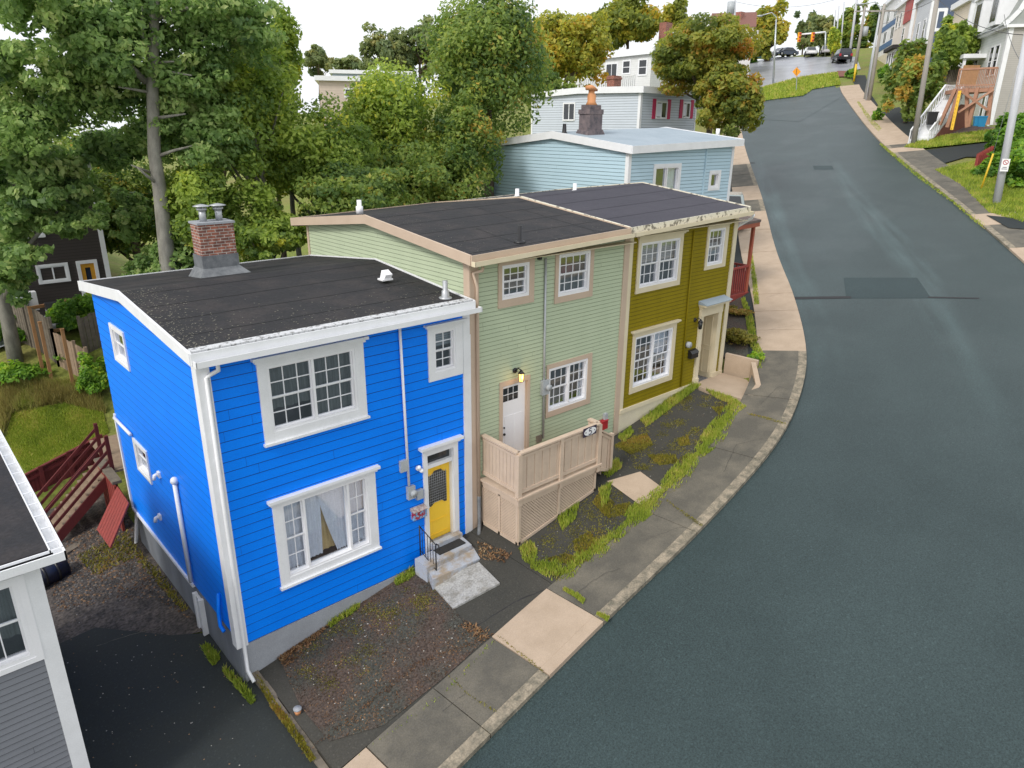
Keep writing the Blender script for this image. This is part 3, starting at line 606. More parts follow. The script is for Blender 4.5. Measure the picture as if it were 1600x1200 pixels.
def drape(parent, w, pts, off, mk, name='curtain'):
    b = MB(); n = 14; (a0, a1, zt), (c0, c1, zb) = pts; vs = []; fs = []
    for j in range(9):
        f = j/8; e = f**1.3; l = a0+(c0-a0)*e; r_ = a1+(c1-a1)*e; z = zt+(zb-zt)*f
        for i in range(n+1): vs.append(w.p(l+(r_-l)*i/n, z, off+.018*math.sin(i*1.9+f)))
    for j in range(8):
        for i in range(n): a = j*(n+1)+i; fs.append((a, a+1, a+n+2, a+n+1))
    b.add(vs, fs, True); k = b.build(name, M[mk], blue); k.parent = parent
ca, cb_ = g2[0]+tot_*.24, g2[0]+tot_*.77; cw = cb_-ca
drape(w2, WF, [(ca, ca+cw*.42, g2[3]), (ca, ca+cw*.38, g2[2]+.1)], -.15, 'curtwhite')
drape(w2, WF, [(ca+cw*.36, cb_, g2[3]), (ca+cw*.72, cb_, g2[2]+.05)], -.13, 'curtwhite')
drape(w2, WF, [(ca+cw*.3, ca+cw*.6, g2[3]), (ca+cw*.25, ca+cw*.85, g2[2]+.12)], -.22, 'curtgold')
window(WF, blue, t3, g3, [(1, [(2, 2), (2, 2)])], M['white'], M['whitevinyl'], crown=.09, sill=.0, curtain=[(g3[0]-.1, g3[1]+.1, g3[2]+.5, g3[3], 'blind', 0)], label='small white framed upper window with half lowered blind')
window(WL, blue, s1_, sg1, [(1, [(1, 1), (1, 1)])], M['white'], M['whitevinyl'], curtain=[(sg1[0]-.1, sg1[1]+.1, sg1[2], sg1[3], 'curtgrey', .3)])
window(WL, blue, s2_, sg2, [(1, [(1, 1), (1, 1)])], M['white'], M['whitevinyl'], curtain=[(sg2[0]-.1, sg2[1]+.1, sg2[2], sg2[3]-.4, 'curtgrey', .3)])
# front door: casing, transom, yellow leaf with a shaped grille
b = MB(); WF.box(b, td[0], gd[0], .9, td[3], -.02, .05); WF.box(b, gd[1], td[1], .9, td[3], -.02, .05); WF.box(b, gd[0], gd[1], gd[3], td[3], -.02, .048)
WF.box(b, td[0]-.04, td[1]+.04, td[3], td[3]+.06, -.02, .10); WF.box(b, td[0]-.1, td[1]+.1, td[3]+.06, td[3]+.13, -.02, .16)
WF.box(b, gd[1]-.02, gd[1], gd[2]-.2, gd[3], -.16, .0); WF.box(b, gd[0], gd[0]+.02, gd[2]-.2, gd[3], -.16, .0); WF.box(b, gd[0], gd[1], gd[3]-.02, gd[3]-.001, -.16, 0)
zt = 3.42; WF.box(b, gd[0]+.02, gd[1]-.02, zt, zt+.1, -.16, .0)
b.build('door_frame', M['white'], blue)
b = MB(); b.quad(WF.p(gd[0], zt+.1, -.1), WF.p(gd[1], zt+.1, -.1), WF.p(gd[1], gd[3], -.1), WF.p(gd[0], gd[3], -.1)); b.build('transom_window', M['dkglass'], blue)
dl, dr, db, dt = gd[0]+.02, gd[1]-.02, gd[2]+.06, zt
b = MB(); WF.box(b, dl, dr, db, dt, -.17, -.12)
dw = dr-dl
for (zz, a, c) in ((db+.12, .12, .88), (db+.5, .12, .88)):
    WF.box(b, dl+dw*a, dl+dw*c, zz, zz+.025, -.12, -.105)
dd = b.build('door', M['yellow'], blue); dd['label'] = 'yellow front door with wavy edged grille'
b = MB(); n = 16; topc = []; botc = []
for i in range(n+1):
    f = i/n; q = abs(2*f-1); bump_ = .10*(1-smooth(.35, .75, q))
    topc.append((dl+dw*(.13+.74*f), db+1.78+bump_-.10*0)); botc.append((dl+dw*(.13+.74*f), db+.92-0*bump_+.08*(1-smooth(.35, .75, q))))
vs = [WF.p(u, z, -.113) for u, z in topc]+[WF.p(u, z, -.113) for u, z in botc]
b.add(vs, [(n+1+i, n+2+i, i+1, i) for i in range(n)]); k_ = b.build('grille', M['screen'], blue); k_.parent = dd
b = MB()
for i in range(n):
    b.tube([WF.p(topc[i][0], topc[i][1], -.11), WF.p(topc[i+1][0], topc[i+1][1], -.11)], .014, 5); b.tube([WF.p(botc[i][0], botc[i][1], -.11), WF.p(botc[i+1][0], botc[i+1][1], -.11)], .014, 5)
k_ = b.build('moulding', M['yellow'], blue); k_.parent = dd
b = MB()
for i in range(9):
    u = dl+dw*(.17+.66*i/8); b.tube([WF.p(u, db+1.0, -.1), WF.p(u, db+1.82, -.1)], .005, 4)
for j in range(12): z = db+1.02+j*.07; b.tube([WF.p(dl+dw*.14, z, -.1), WF.p(dl+dw*.86, z, -.1)], .005, 4)
k_ = b.build('grille_bars', M['metal'], blue); k_.parent = dd
b = MB(); b.sphere(WF.p(dl+.07, db+.95, -.09), .03); k_ = b.build('handle', M['chrome'], blue); k_.parent = dd
b = MB(); WF.box(b, gd[0], gd[1], gd[2]-.06, gd[2]+.05, -.2, .14); b.build('door_sill', M['palestep'], blue)
# roof: membrane slab with kink, fascia, gutter
def roof(parent, x0, x1, prof, sl, membrane, fascia, thick=.2, name='roof', seams=(), seam_m=None):
    """prof: (y,z) from front eave to back eave; sl: rise per metre of x"""
    b = MB(); n = len(prof)
    def q(x, i, dz=0): y, z = prof[i]; return (x, y, z+sl*(x-x0)+dz)
    b.mat(0)
    for i in range(n-1):
        K = 6
        for k in range(K):
            xa = x0+(x1-x0)*k/K; xb = x0+(x1-x0)*(k+1)/K; b.quad(q(xa, i), q(xb, i), q(xb, i+1), q(xa, i+1))
    b.mat(1)
    for x, d in ((x0, -1), (x1, 1)):
        for i in range(n-1): b.hexa([q(x+d*-.03, i, -thick), q(x+d*.02, i, -thick), q(x+d*.02, i+1, -thick), q(x+d*-.03, i+1, -thick), q(x+d*-.03, i, .03), q(x+d*.02, i, .03), q(x+d*.02, i+1, .03), q(x+d*-.03, i+1, .03)])
    for i, d in ((0, -1), (n-1, 1)):
        y, z = prof[i]; a = q(x0, i, -thick); c = q(x1, i, -thick)
        b.hexa([(x0, y+d*.03, a[2]), (x1, y+d*.03, c[2]), (x1, y, c[2]), (x0, y, a[2]), (x0, y+d*.03, a[2]+thick+.02), (x1, y+d*.03, c[2]+thick+.02), (x1, y, c[2]+thick+.02), (x0, y, a[2]+thick+.02)])
        b.quad((x0, y, a[2]), (x1, y, c[2]), (x1, y-d*.35, c[2]), (x0, y-d*.35, a[2]))
    o = b.build(name, [membrane, fascia], parent)
    if seams:
        sb = MB()
        for (xa, ya, xb, yb, w) in seams:
            def zz(x, y):
                for i in range(n-1):
                    if prof[i][0] <= y <= prof[i+1][0]: f = (y-prof[i][0])/(prof[i+1][0]-prof[i][0]); return prof[i][1]+f*(prof[i+1][1]-prof[i][1])+sl*(x-x0)
                return prof[-1][1]
            pts = [(xa+(xb-xa)*k/12, ya+(yb-ya)*k/12+random.uniform(-.012, .012)) for k in range(13)]
            for (p, r_) in zip(pts, pts[1:]):
                dx, dy = r_[0]-p[0], r_[1]-p[1]; L_ = math.hypot(dx, dy); nx, ny = -dy/L_*w/2, dx/L_*w/2
                sb.quad(*[(a, c, zz(a, c)+.006) for a, c in ((p[0]-nx, p[1]-ny), (r_[0]-nx, r_[1]-ny), (r_[0]+nx, r_[1]+ny), (p[0]+nx, p[1]+ny))])
        s_ = sb.build('roof_seams', seam_m or M['roofseam'], parent); s_.parent = o
    return o
BR = [(12.2, 7.33), (16.35, 7.72), (20.05, 7.34)]
rf = roof(blue, 3.63, 9.86, BR, 0, M['roofblk'], M['white'], seams=[(3.8, y, 9.8, y+.02, .035) for y in (13.15, 14.1, 15.05, 16.0, 16.9, 17.8, 18.8)])
b = MB(); b.box(3.66, 9.84, 12.24, 12.42, 7.335, 7.375)
for x0_, x1_ in ((3.68, 9.8),): b.hexa([(x0_, 12.22, 7.345), (x1_, 12.22, 7.345), (x1_, 12.40, 7.36), (x0_, 12.40, 7.36), (x0_, 12.22, 7.38), (x1_, 12.22, 7.38), (x1_, 12.40, 7.39), (x0_, 12.40, 7.39)])
k_ = b.build('drip_flashing', mat('lichened_white_flashing', (.55, .56, .58), .7, (.2, .2, .2), 12, 1, fine=.2, lo=.52, hi=.62), blue)
def gutter(parent, x0, x1, y, z0, z1, m, w=.13):
    b = MB(); seg = 1
    for (a, c, h) in ((y-.165, y-.15, .11), ):
        b.hexa([(x0, a, z0-h), (x1, a, z1-h), (x1, c, z1-h), (x0, c, z0-h), (x0, a, z0), (x1, a, z1), (x1, c, z1), (x0, c, z0)])
    b.hexa([(x0, y-.15, z0-.11), (x1, y-.15, z1-.11), (x1, y-.035, z1-.11), (x0, y-.035, z0-.11), (x0, y-.15, z0-.095), (x1, y-.15, z1-.095), (x1, y-.035, z1-.095), (x0, y-.035, z0-.095)])
    for x, z in ((x0, z0), (x1, z1)): b.hexa([(x-.01, y-.165, z-.11), (x+.01, y-.165, z-.11), (x+.01, y-.035, z-.11), (x-.01, y-.035, z-.11), (x-.01, y-.165, z), (x+.01, y-.165, z), (x+.01, y-.035, z), (x-.01, y-.035, z)])
    return b.build('gutter', m, parent)
gutter(blue, 3.66, 9.94, 12.2, 7.22, 7.22, M['white'])
b = MB(); b.box(3.64, 3.80, 20.08, 20.22, 7.1, 7.22); b.build('gutter', M['white'], blue)
b = MB(); b.box(3.8, 9.9, 12.22, 12.5, 7.10, 7.125); b.build('soffit', M['white'], blue)
# chimney
b = MB(); zr = 7.6
cz0, cz1 = at_z(303, 420, 8.0), at_z(362, 415, 8.0)
cx0, cx1, cyf, cyb = 5.78, 6.60, 17.35, 17.9
ch = MB(); ch.box(cx0, cx1, cyf, cyb, 7.9, 8.82); chim = ch.build('chimney', M['brick'], blue); chim.parent = rf
b = MB(); b.box(cx0-.03, cx1+.03, cyf-.03, cyb+.03, 8.82, 8.87); b.build('chimney_crown', M['concrete'], blue).parent = chim
b = MB()
b.hexa([(cx0-.22, cyf-.3, 7.62), (cx1+.22, cyf-.3, 7.62), (cx1+.18, cyb+.1, 7.55), (cx0-.18, cyb+.1, 7.55), (cx0-.03, cyf-.03, 7.8), (cx1+.03, cyf-.03, 7.8), (cx1+.03, cyb+.03, 7.8), (cx0-.03, cyb+.03, 7.8)])
b.box(cx0-.025, cx1+.025, cyf-.025, cyb+.025, 7.78, 8.1); b.build('chimney_flashing', M['flash'], blue).parent = chim
for dx in (.22, .60):
    b = MB(); c = (cx0+dx, (cyf+cyb)/2)
    b.tube([(c[0], c[1], 8.86), (c[0], c[1], 9.13)], .08, 12); b.tube([(c[0], c[1], 9.13), (c[0], c[1], 9.18)], [.12, .12], 12)
    for a in range(4): b.bar((c[0]+.09*math.cos(a*1.57), c[1]+.09*math.sin(a*1.57), 9.13), (c[0]+.09*math.cos(a*1.57), c[1]+.09*math.sin(a*1.57), 9.22), .015, .015)
    b.tube([(c[0], c[1], 9.215), (c[0], c[1], 9.23), (c[0], c[1], 9.27)], [.19, .19, .03], 14); b.build('flue_cap', M['metal'], blue).parent = chim
c = at_z(602, 436, 7.62); b = MB(); b.box(c[0]-.14, c[0]+.14, c[1]-.12, c[1]+.12, 7.6, 7.64); b.hexa([(c[0]-.1, c[1]-.1, 7.62), (c[0]+.09, c[1]-.1, 7.62), (c[0]+.09, c[1]+.08, 7.62), (c[0]-.1, c[1]+.08, 7.62), (c[0]-.07, c[1]-.14, 7.74), (c[0]+.12, c[1]-.14, 7.74), (c[0]+.12, c[1]+.04, 7.83), (c[0]-.07, c[1]+.04, 7.83)]); b.build('roof_vent', M['whitevinyl'], blue).parent = rf
c = at_z(696, 463, 7.42); b = MB(); b.tube([(c[0], c[1], 7.36), (c[0], c[1], 7.40), (c[0], c[1], 7.41), (c[0], c[1], 7.55), (c[0], c[1], 7.56), (c[0], c[1], 7.78)], [.15, .15, .09, .085, .06, .06], 12); b.build('vent_pipe', M['metal'], blue).parent = rf
# conduit, meter and boxes on the front
def tubew(w, pts, r, m, parent, name, o=.05):
    b = MB(); b.tube([w.p(*w.at(a, c), o) for a, c in pts], r, 8); return b.build(name, m, parent)
tubew(WF, [(622.5, 512), (637, 757)], .032, M['whitevinyl'], blue, 'conduit')
def wbox(w, a, c, hw, hh, d, m, parent, name, o=0): # box centred at a pixel
    u, z = w.at(a, c); b = MB(); w.box(b, u-hw, u+hw, z-hh, z+hh, o, o+d); return b.build(name, m, parent)
u, z = WF.at(640, 768); b = MB(); WF.box(b, u-.10, u+.10, z-.16, z+.16, .0, .10); b.tube([WF.p(u+.03, z-.01, .10), WF.p(u+.03, z-.01, .17)], .085, 16); b.tube([WF.p(u+.03, z-.01, .17), WF.p(u+.03, z-.01, .175)], .06, 16); b.build('electric_meter', M['metergrey'], blue)
wbox(WF, 653.5, 771, .09, .12, .09, M['metergrey'], blue, 'junction_box')
wbox(WF, 628.5, 727, .09, .14, .08, M['metergrey'], blue, 'junction_box')
u, z = WF.at(652, 731); b = MB(); b.tube([WF.p(u, z, 0), WF.p(u, z, .06)], .06, 10); b.sphere(WF.p(u-.02, z+.05, .1), .055); b.sphere(WF.p(u+.05, z-.05, .1), .055); b.build('flood_light', M['whitevinyl'], blue)
# downpipes
u, z = WF.at(331, 585)
b = MB(); b.tube([WF.p(.30, 7.08, .2), WF.p(.30, 6.93, .2), WF.p(.22, 6.85, .08), WF.p(.12, 6.8, .075), WF.p(.1, 4, .075), WF.p(.1, .95, .075), WF.p(.1, .35, .06), WF.p(.12, .2, .3)], .04, 8); b.build('downpipe', M['white'], blue)
b = MB(); b.tube([WL.p(*WL.at(277, 752), .06), WL.p(*WL.at(303, 908), .06)], .05, 8); b.sphere(WL.p(*WL.at(277, 750), .06), .09, 8, 6); b.build('downpipe', M['white'], blue)
b = MB(); b.tube([WL.p(*WL.at(182, 652), .05), WL.p(*WL.at(208, 678), .06)], .045, 8); b.build('conduit', M['white'], blue)
for pq in ((250, 741), (251.5, 807)):
    u, z = WL.at(*pq); b = MB(); WL.box(b, u-.07, u+.07, z-.07, z+.07, 0, .05); b.tube([WL.p(u, z+.02, .05), WL.p(u, z, .12), WL.p(u, z-.1, .14)], .045, 8); b.build('wall_vent', M['whitevinyl'], blue)
u, z = WL.at(350, 960); b = MB(); b.tube([WL.p(u-.05, z+.5, .03), WL.p(u-.05, z+.05, .09), WL.p(u-.02, z-.25, .1), WL.p(u+.14, z-.3, .09)], .04, 8); b.build('oil_fill_pipe', M['blue'], blue)
b = MB(); ua, za = WL.at(302, 908); ub, zb = WL.at(331, 1000); WL.box(b, ua-.0, ua+.1, -.2, .95, -.04, .07); WL.box(b, ua+.38, ua+.46, -.2, .97, -.04, .08); WL.box(b, ua+.1, ua+.38, -.12, .92, -.04, .03); b.build('cellar_hatch', M['white'], blue)

# ================================================================= GREEN AND OLIVE HOUSES
green = thing('green_house', (9.95, FY, P(9.95, FY)), 'sage green two storey house with beige trim between blue and olive houses', 'house')
zg0 = 1.55
SLP = .031
gt = [WF.rect((777, 408), (834, 398.5), (833, 470.6), (778, 483)), WF.rect((867, 395), (928, 382), (924, 461), (865.6, 476)), WF.rect((853.75, 572), (924, 549.4), (921, 627.5), (851, 655))]
gg = [WF.rect((786.6, 419.6), (822.8, 413.4), (822.8, 457.5), (786.6, 463.5)), WF.rect((874.75, 402.75), (919, 394.7), (916.6, 450), (874.4, 459)), WF.rect((859, 580), (914.7, 563), (912.5, 618), (858, 641))]
dc = WF.rect((779.7, 599), (827.5, 583.5), (825.3, 702), (779.5, 720)); zdeck = 2.62
gdr = (dc[0]+.10, dc[1]-.10, zdeck, dc[3]-.13)
siding(WF, [(6.15, zg0), (11.8, zg0), (11.8, 8.35), (6.15, 8.2)], [inner(g, -.05) for g in gg]+[gdr], .105, .013, .012, [M['green'], M['green_seam_shade']], green)
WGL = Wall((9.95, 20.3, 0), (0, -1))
siding(WGL, [(0, 6.6), (7.8, 6.6), (7.8, 8.2), (3.6, 8.72), (0, 8.22)], [], .105, .013, .012, [M['green'], M['green_seam_shade']], green)
b = MB(); b.box(9.97, 15.6, 12.53, 20.28, .3, 1.55); b.build('foundation', M['beige'], green)
b = MB(); WF.box(b, 6.14, 6.40, .9, 8.2, -.02, .03); WGL.box(b, 7.62, 7.84, 6.5, 8.15, -.02, .03); b.build('corner_board', M['beige'], green)
b = MB(); WF.box(b, 11.58, 11.80, 1.3, 8.35, -.02, .03); b.build('corner_board', M['beige'], green)
b = MB(); WGL.box(b, -.03, .08, 6.5, 8.2, -.02, .03); b.build('corner_board', M['beige'], green)
cur = lambda g, mk, f0=0, f1=1, wv=1, a=0, c=1: (g[0]-.05+(g[1]-g[0]+.1)*a, g[0]-.05+(g[1]-g[0]+.1)*c, g[2]+(g[3]-g[2])*f0, g[2]+(g[3]-g[2])*f1, mk, wv)
window(WF, green, gt[0], gg[0], [(1, [(3, 2), (3, 2)])], M['beige'], M['whitevinyl'], frame_t=.07, curtain=[cur(gg[0], 'curtgrey', 0, .5)], label='small upper window with beige trim left of the conduit')
window(WF, green, gt[1], gg[1], [(1, [(4, 2), (4, 2)])], M['beige'], M['whitevinyl'], frame_t=.075, curtain=[cur(gg[1], 'redstuff', .45, 1, 1, 0, .72), cur(gg[1], 'curtgrey', 0, .5)], label='upper window with dark red curtain behind four columns of panes')
window(WF, green, gt[2], gg[2], [(1, [(3, 2), (3, 2)]), (.9, [(3, 2), (3, 2)])], M['beige'], M['whitevinyl'], frame_t=.07, crown=.0, curtain=[cur(gg[2], 'curtgrey', 0, .5, 1, 0, .5), cur(gg[2], 'curtwhite', 0, 1, 1, .9, 1)], label='double lower window with beige trim')
b = MB(); WF.box(b, dc[0], gdr[0], zdeck, dc[3], -.02, .035); WF.box(b, gdr[1], dc[1], zdeck, dc[3], -.02, .035); WF.box(b, gdr[0], gdr[1], gdr[3], dc[3], -.02, .034)
WF.box(b, gdr[0], gdr[0]+.02, zdeck, gdr[3], -.08, 0); WF.box(b, gdr[1]-.02, gdr[1], zdeck, gdr[3], -.08, 0); b.build('door_frame', M['beige'], green)
b = MB(); WF.box(b, gdr[0]+.02, gdr[1]-.02, zdeck+.03, gdr[3], -.08, -.035); W_ = gdr[1]-gdr[0]
for k in range(2): WF.box(b, gdr[0]+W_*(.14+.4*k), gdr[0]+W_*(.46+.4*k), zdeck+.25, gdr[3]-.85, -.035, -.028)
dg = b.build('door', M['whitevinyl'], green); dg['label'] = 'white front door with six small panes'
lt = WF.rect((787, 608), (811, 601), (811, 623), (787, 630)); b = MB()
for i in range(3):
    for j in range(2):
        a = lt[0]+(lt[1]-lt[0])*i/3+.012; c = lt[0]+(lt[1]-lt[0])*(i+1)/3-.012; e = lt[2]+(lt[3]-lt[2])*j/2+.012; h = lt[2]+(lt[3]-lt[2])*(j+1)/2-.012
        WF.box(b, a, c, e, h, -.04, -.03)
b.build('door_lights', M['dkglass'], green).parent = dg
b = MB(); b.sphere(WF.p(gdr[0]+.09, zdeck+1.0, -.0), .035); b.sphere(WF.p(gdr[0]+.09, zdeck+1.18, -.01), .025); b.build('handle', M['black'], green).parent = dg
GR = [(12.15, 8.36), (16.55, 8.84), (20.9, 8.36)]
rg = roof(green, 9.72, 15.18, GR, SLP, M['roofblk'], M['beige'], seams=[(9.8, y, 15.1, y-.1, .03) for y in (13.3, 14.3, 15.3, 16.2, 17.4)]+[(11.4, 12.3, 11.5, 14.3, .03), (13.0, 14.3, 13.1, 16.2, .03), (12.2, 16.2, 12.2, 18, .03), (14.1, 12.3, 14.1, 15.3, .03), (9.85, 12.4, 15.1, 12.32, .05)])
b = MB()
gutter(green, 9.72, 15.2, 12.15, 8.26, 8.26+SLP*5.5, M['cream'])
b = MB(); b.box(9.9, 15.5, 12.17, 12.5, 8.12, 8.14); b.build('soffit', M['cream'], green)
c = at_z(812, 376, 8.5); b = MB(); b.tube([(c[0], c[1], 8.44), (c[0], c[1], 8.5), (c[0], c[1], 8.51), (c[0], c[1], 8.86)], [.16, .12, .06, .06], 12); b.build('vent_pipe', M['black'], green).parent = rg
c = at_z(562, 331, 8.8); b = MB(); b.tube([(c[0], c[1], 8.75), (c[0], c[1], 8.95), (c[0], c[1], 8.96), (c[0], c[1], 9.12)], [.10, .10, .065, .065], 10); b.build('vent_pipe', M['whitevinyl'], green).parent = rg
b = MB(); b.tube([WF.p(*WF.at(746, 415), .2), WF.p(*WF.at(745, 421), .2), WF.p(*WF.at(736.5, 426), .07), WF.p(6.32, 7.6, .07), WF.p(6.33, 2.2, .07)], .042, 8); b.build('downpipe', M['beige'], green)
b = MB(); b.tube([WF.p(6.33, 2.2, .07), WF.p(6.34, 1.45, .07), WF.p(6.15, 1.25, .28), WF.p(6.05, 1.15, .35), WF.p(6.1, .98, .5)], .05, 8); b.build('downpipe', M['flash'], green)
b = MB(); b.tube([WF.p(*WF.at(851, 403), .04), WF.p(*WF.at(847, 684), .04)], .03, 8); b.build('conduit', M['metal'], green)
u, z = WF.at(850, 604); b = MB(); WF.box(b, u-.14, u+.10, z-.2, z+.2, 0, .1); b.tube([WF.p(u+.04, z, .1), WF.p(u+.04, z, .18)], .09, 14); b.build('electric_meter', M['metergrey'], green)
wbox(WF, 841, 402, .04, .05, .1, M['black'], green, 'eave_hook')
wbox(WF, 944, 650, .07, .10, .09, M['metergrey'], green, 'junction_box')
wbox(WF, 841, 685, .09, .1, .05, M['oldwood'], green, 'wall_socket')
b = MB(); WF.box(b, 6.15, 11.8, 1.3, 1.56, -.02, .02); b.build('skirt_board', M['beige'], green)

olive = thing('olive_house', (15.6, FY, P(15.6, FY)), 'olive green clapboard house with cream trim and pillared doorway', 'house')
zo = 3.06; XO = 17.22
ot = [WF.rect((997, 375), (1067, 363), (1061, 443), (991.5, 461)), WF.rect((1105, 355), (1138.5, 349), (1132, 415), (1099.5, 423)), WF.rect((987, 523), (1055.5, 504), (1049.5, 591), (983.5, 616.5))]
og = [WF.rect((1003, 384), (1060, 373.5), (1056, 433.5), (999, 448)), WF.rect((1109.7, 362), (1131.7, 357.7), (1125.8, 408.7), (1104.8, 412.5)), WF.rect((993, 530), (1048, 514.5), (1043.5, 583.5), (989.5, 602))]
dO = WF.rect((1092, 480), (1128, 473), (1114, 590), (1082, 603))
gO = (dO[0]+.2, dO[1]-.22, zo+.0, dO[3]-.3)
siding(WF, [(11.8, zo), (XO, zo), (XO, 8.56), (11.8, 8.4)], [inner(g, -.05) for g in og]+[gO], .115, .014, .014, [M['olive'], M['olive_seam_shade']], olive)
b = MB(); b.box(15.62, 19.2, 12.56, 20.2, 1.6, 3.05)
o_ = b.build('foundation', M['creamfound'], olive)
b = MB(); b.box(15.6, 19.2, 12.47, 12.55, 1.6, 2.98); b.box(20.4, 21.02, 12.47, 12.55, 2.6, 3.0); b.build('front_foundation', M['creamfound'], olive)
b = MB(); WF.box(b, 11.8, dO[0], 2.98, 3.1, -.02, .06); WF.box(b, dO[1], XO+.02, 2.98, 3.2, -.02, .07); b.build('skirt_board', M['cream'], olive)
b = MB(); WF.box(b, 11.8, 11.95, 2.9, 8.42, -.02, .032); b.build('corner_board', M['cream'], olive)
b = MB(); WF.box(b, XO-.18, XO+.03, 2.95, 8.55, -.02, .04); b.box(21.0, 21.05, 12.48, 12.75, 3, 8.5); b.build('corner_board', M['cream'], olive)
b = MB(); b.box(20.98, 21.02, 12.75, 20.2, 2.6, 8.6); b.build('end_wall', M['olive'], olive)
cl = [cur(og[0], 'blind', .0, 1, 0)]
window(WF, olive, ot[0], og[0], [(1, [(3, 2), (3, 2)]), (1, [(3, 2), (3, 2)])], M['cream'], M['whitevinyl'], crown=.10, frame_t=.06, curtain=[cur(og[0], 'blind', .45, 1, 0)], label='double upper window with blinds and cream header')
window(WF, olive, ot[1], og[1], [(1, [(3, 2), (3, 2)])], M['cream'], M['whitevinyl'], crown=.08, frame_t=.06, curtain=[cur(og[1], 'blind', .2, .6, 0)], label='narrow upper window with cream header above the doorway')
window(WF, olive, ot[2], og[2], [(1, [(3, 3), (3, 3)]), (1, [(3, 3), (3, 3)])], M['cream'], M['whitevinyl'], crown=.10, frame_t=.06, curtain=[cur(og[2], 'curtwhite', .5, 1, 1, .52, 1), cur(og[2], 'blind', .3, .5, 0, .52, 1)], label='double lower window with nine pane sashes')
# deep panelled doorway with canopy
b = MB()
WF.box(b, dO[0], gO[0], 3.0, gO[3], -.02, .07); WF.box(b, gO[1], dO[1], 3.0, gO[3], -.02, .07)
WF.box(b, dO[0]-.02, gO[0]+.02, 2.98, 3.25, -.02, .10); WF.box(b, gO[1]-.02, dO[1]+.02, 2.98, 3.25, -.02, .10)
WF.box(b, dO[0], dO[1], gO[3], dO[3]-.02, -.02, .09)
WF.box(b, dO[0]-.03, dO[1]+.03, dO[3]-.02, dO[3]+.06, -.02, .16); WF.box(b, dO[0]-.08, dO[1]+.08, dO[3]+.06, dO[3]+.12, -.02, .30)
b.build('door_surround', M['cream'], olive)
b = MB(); b.hexa([WF.p(dO[0]-.1, dO[3]+.122, .34), WF.p(dO[1]+.1, dO[3]+.122, .34), WF.p(dO[1]+.1, dO[3]+.122, 0.01), WF.p(dO[0]-.1, dO[3]+.122, 0.01), WF.p(dO[0]-.1, dO[3]+.14, .34), WF.p(dO[1]+.1, dO[3]+.14, .34), WF.p(dO[1]+.1, dO[3]+.24, .01), WF.p(dO[0]-.1, dO[3]+.24, .01)]); b.build('canopy_roof', M['rooflt'], olive)
dp = .85
b = MB(); WF.box(b, gO[1], gO[1]+.03, 3.0, gO[3]+.02, -dp, -.02); WF.box(b, gO[0]-.03, gO[0], 3.0, gO[3]+.02, -dp, -.02); WF.box(b, gO[0], gO[1], gO[3], gO[3]+.03, -dp, -.02)
for (za, zb_) in ((3.2, 4.0), (4.15, 5.15)):
    for (oa, ob) in ((-.72, -.45), (-.38, -.12)):
        q = [WF.p(gO[1]-.012, za, ob), WF.p(gO[1]-.012, za, oa), WF.p(gO[1]-.012, zb_, oa), WF.p(gO[1]-.012, zb_, ob)]
        for i in range(4): b.bar(q[i], q[(i+1) % 4], .03, .03, (1, 0, 0))
b.build('reveal_panel', M['cream'], olive)
b = MB(); WF.box(b, gO[0], gO[1], 3.05, gO[3], -dp-.05, -dp); b.build('door', M['cream'], olive)
b = MB(); WF.box(b, gO[0]-.02, gO[1]+.02, 2.85, 3.02, -dp, .05); b.build('doorway_floor', M['tile'], olive)
OR = [(12.15, 8.54), (16.5, 9.04), (20.9, 8.5)]
ro = roof(olive, 15.18, 21.12, OR, SLP, M['roofgry'], M['creampeel'], seams=[(15.3, y, 21.1, y-.05, .03) for y in (13.2, 14.2, 15.2, 16.3)], seam_m=mat('grey_roof_lap', (.04, .038, .052), .8))
gutter(olive, 15.2, 21.1, 12.15, 8.43, 8.43+SLP*5.9, M['cream'])
b = MB(); b.box(15.5, 21.1, 12.17, 12.5, 8.3, 8.32); b.build('soffit', M['cream'], olive)
b = MB(); b.tube([(21.15, 12.02, 8.5), (21.2, 12.1, 8.38), (21.12, 12.5, 8.1), (21.08, 12.6, 7.9), (21.08, 12.6, 3)], .045, 8); b.build('downpipe', M['white'], olive)
for pq, zz in (((808, 306), 9.0), ((898, 297), 9.05)):
    c = at_z(*pq, zz); b = MB(); b.tube([(c[0], c[1], zz-.3), (c[0], c[1], zz), (c[0], c[1], zz+.01), (c[0], c[1], zz+.22)], [.1, .1, .065, .065], 10); b.build('vent_pipe', M['whitevinyl'], olive).parent = ro
tubew(WF, [(1083, 360), (1062, 604)], .025, M['olive'], olive, 'conduit', .04)
u, z = WF.at(1073, 538); b = MB(); b.tube([WF.p(u, z, 0), WF.p(u, z, .14)], .10, 14); b.build('electric_meter', M['metergrey'], olive)
wbox(WF, 1080, 534, .16, .14, .03, M['olive'], olive, 'meter_board')

def hit(a, c):   # photo pixel -> point on the terrain
    r = ray(a, c); r = r/math.hypot(r[0], r[1]); lo = 1
    for k in range(1, 1200):
        t = k*.25; q = r*t
        if q[2]+H < ground_z(q[0], q[1]):
            lo, hi = t-.25, t
            for _ in range(14):
                m_ = (lo+hi)/2; q = r*m_
                if q[2]+H < ground_z(q[0], q[1]): hi = m_
                else: lo = m_
            break
    q = r*lo; return Vector((q[0], q[1], ground_z(q[0], q[1])))
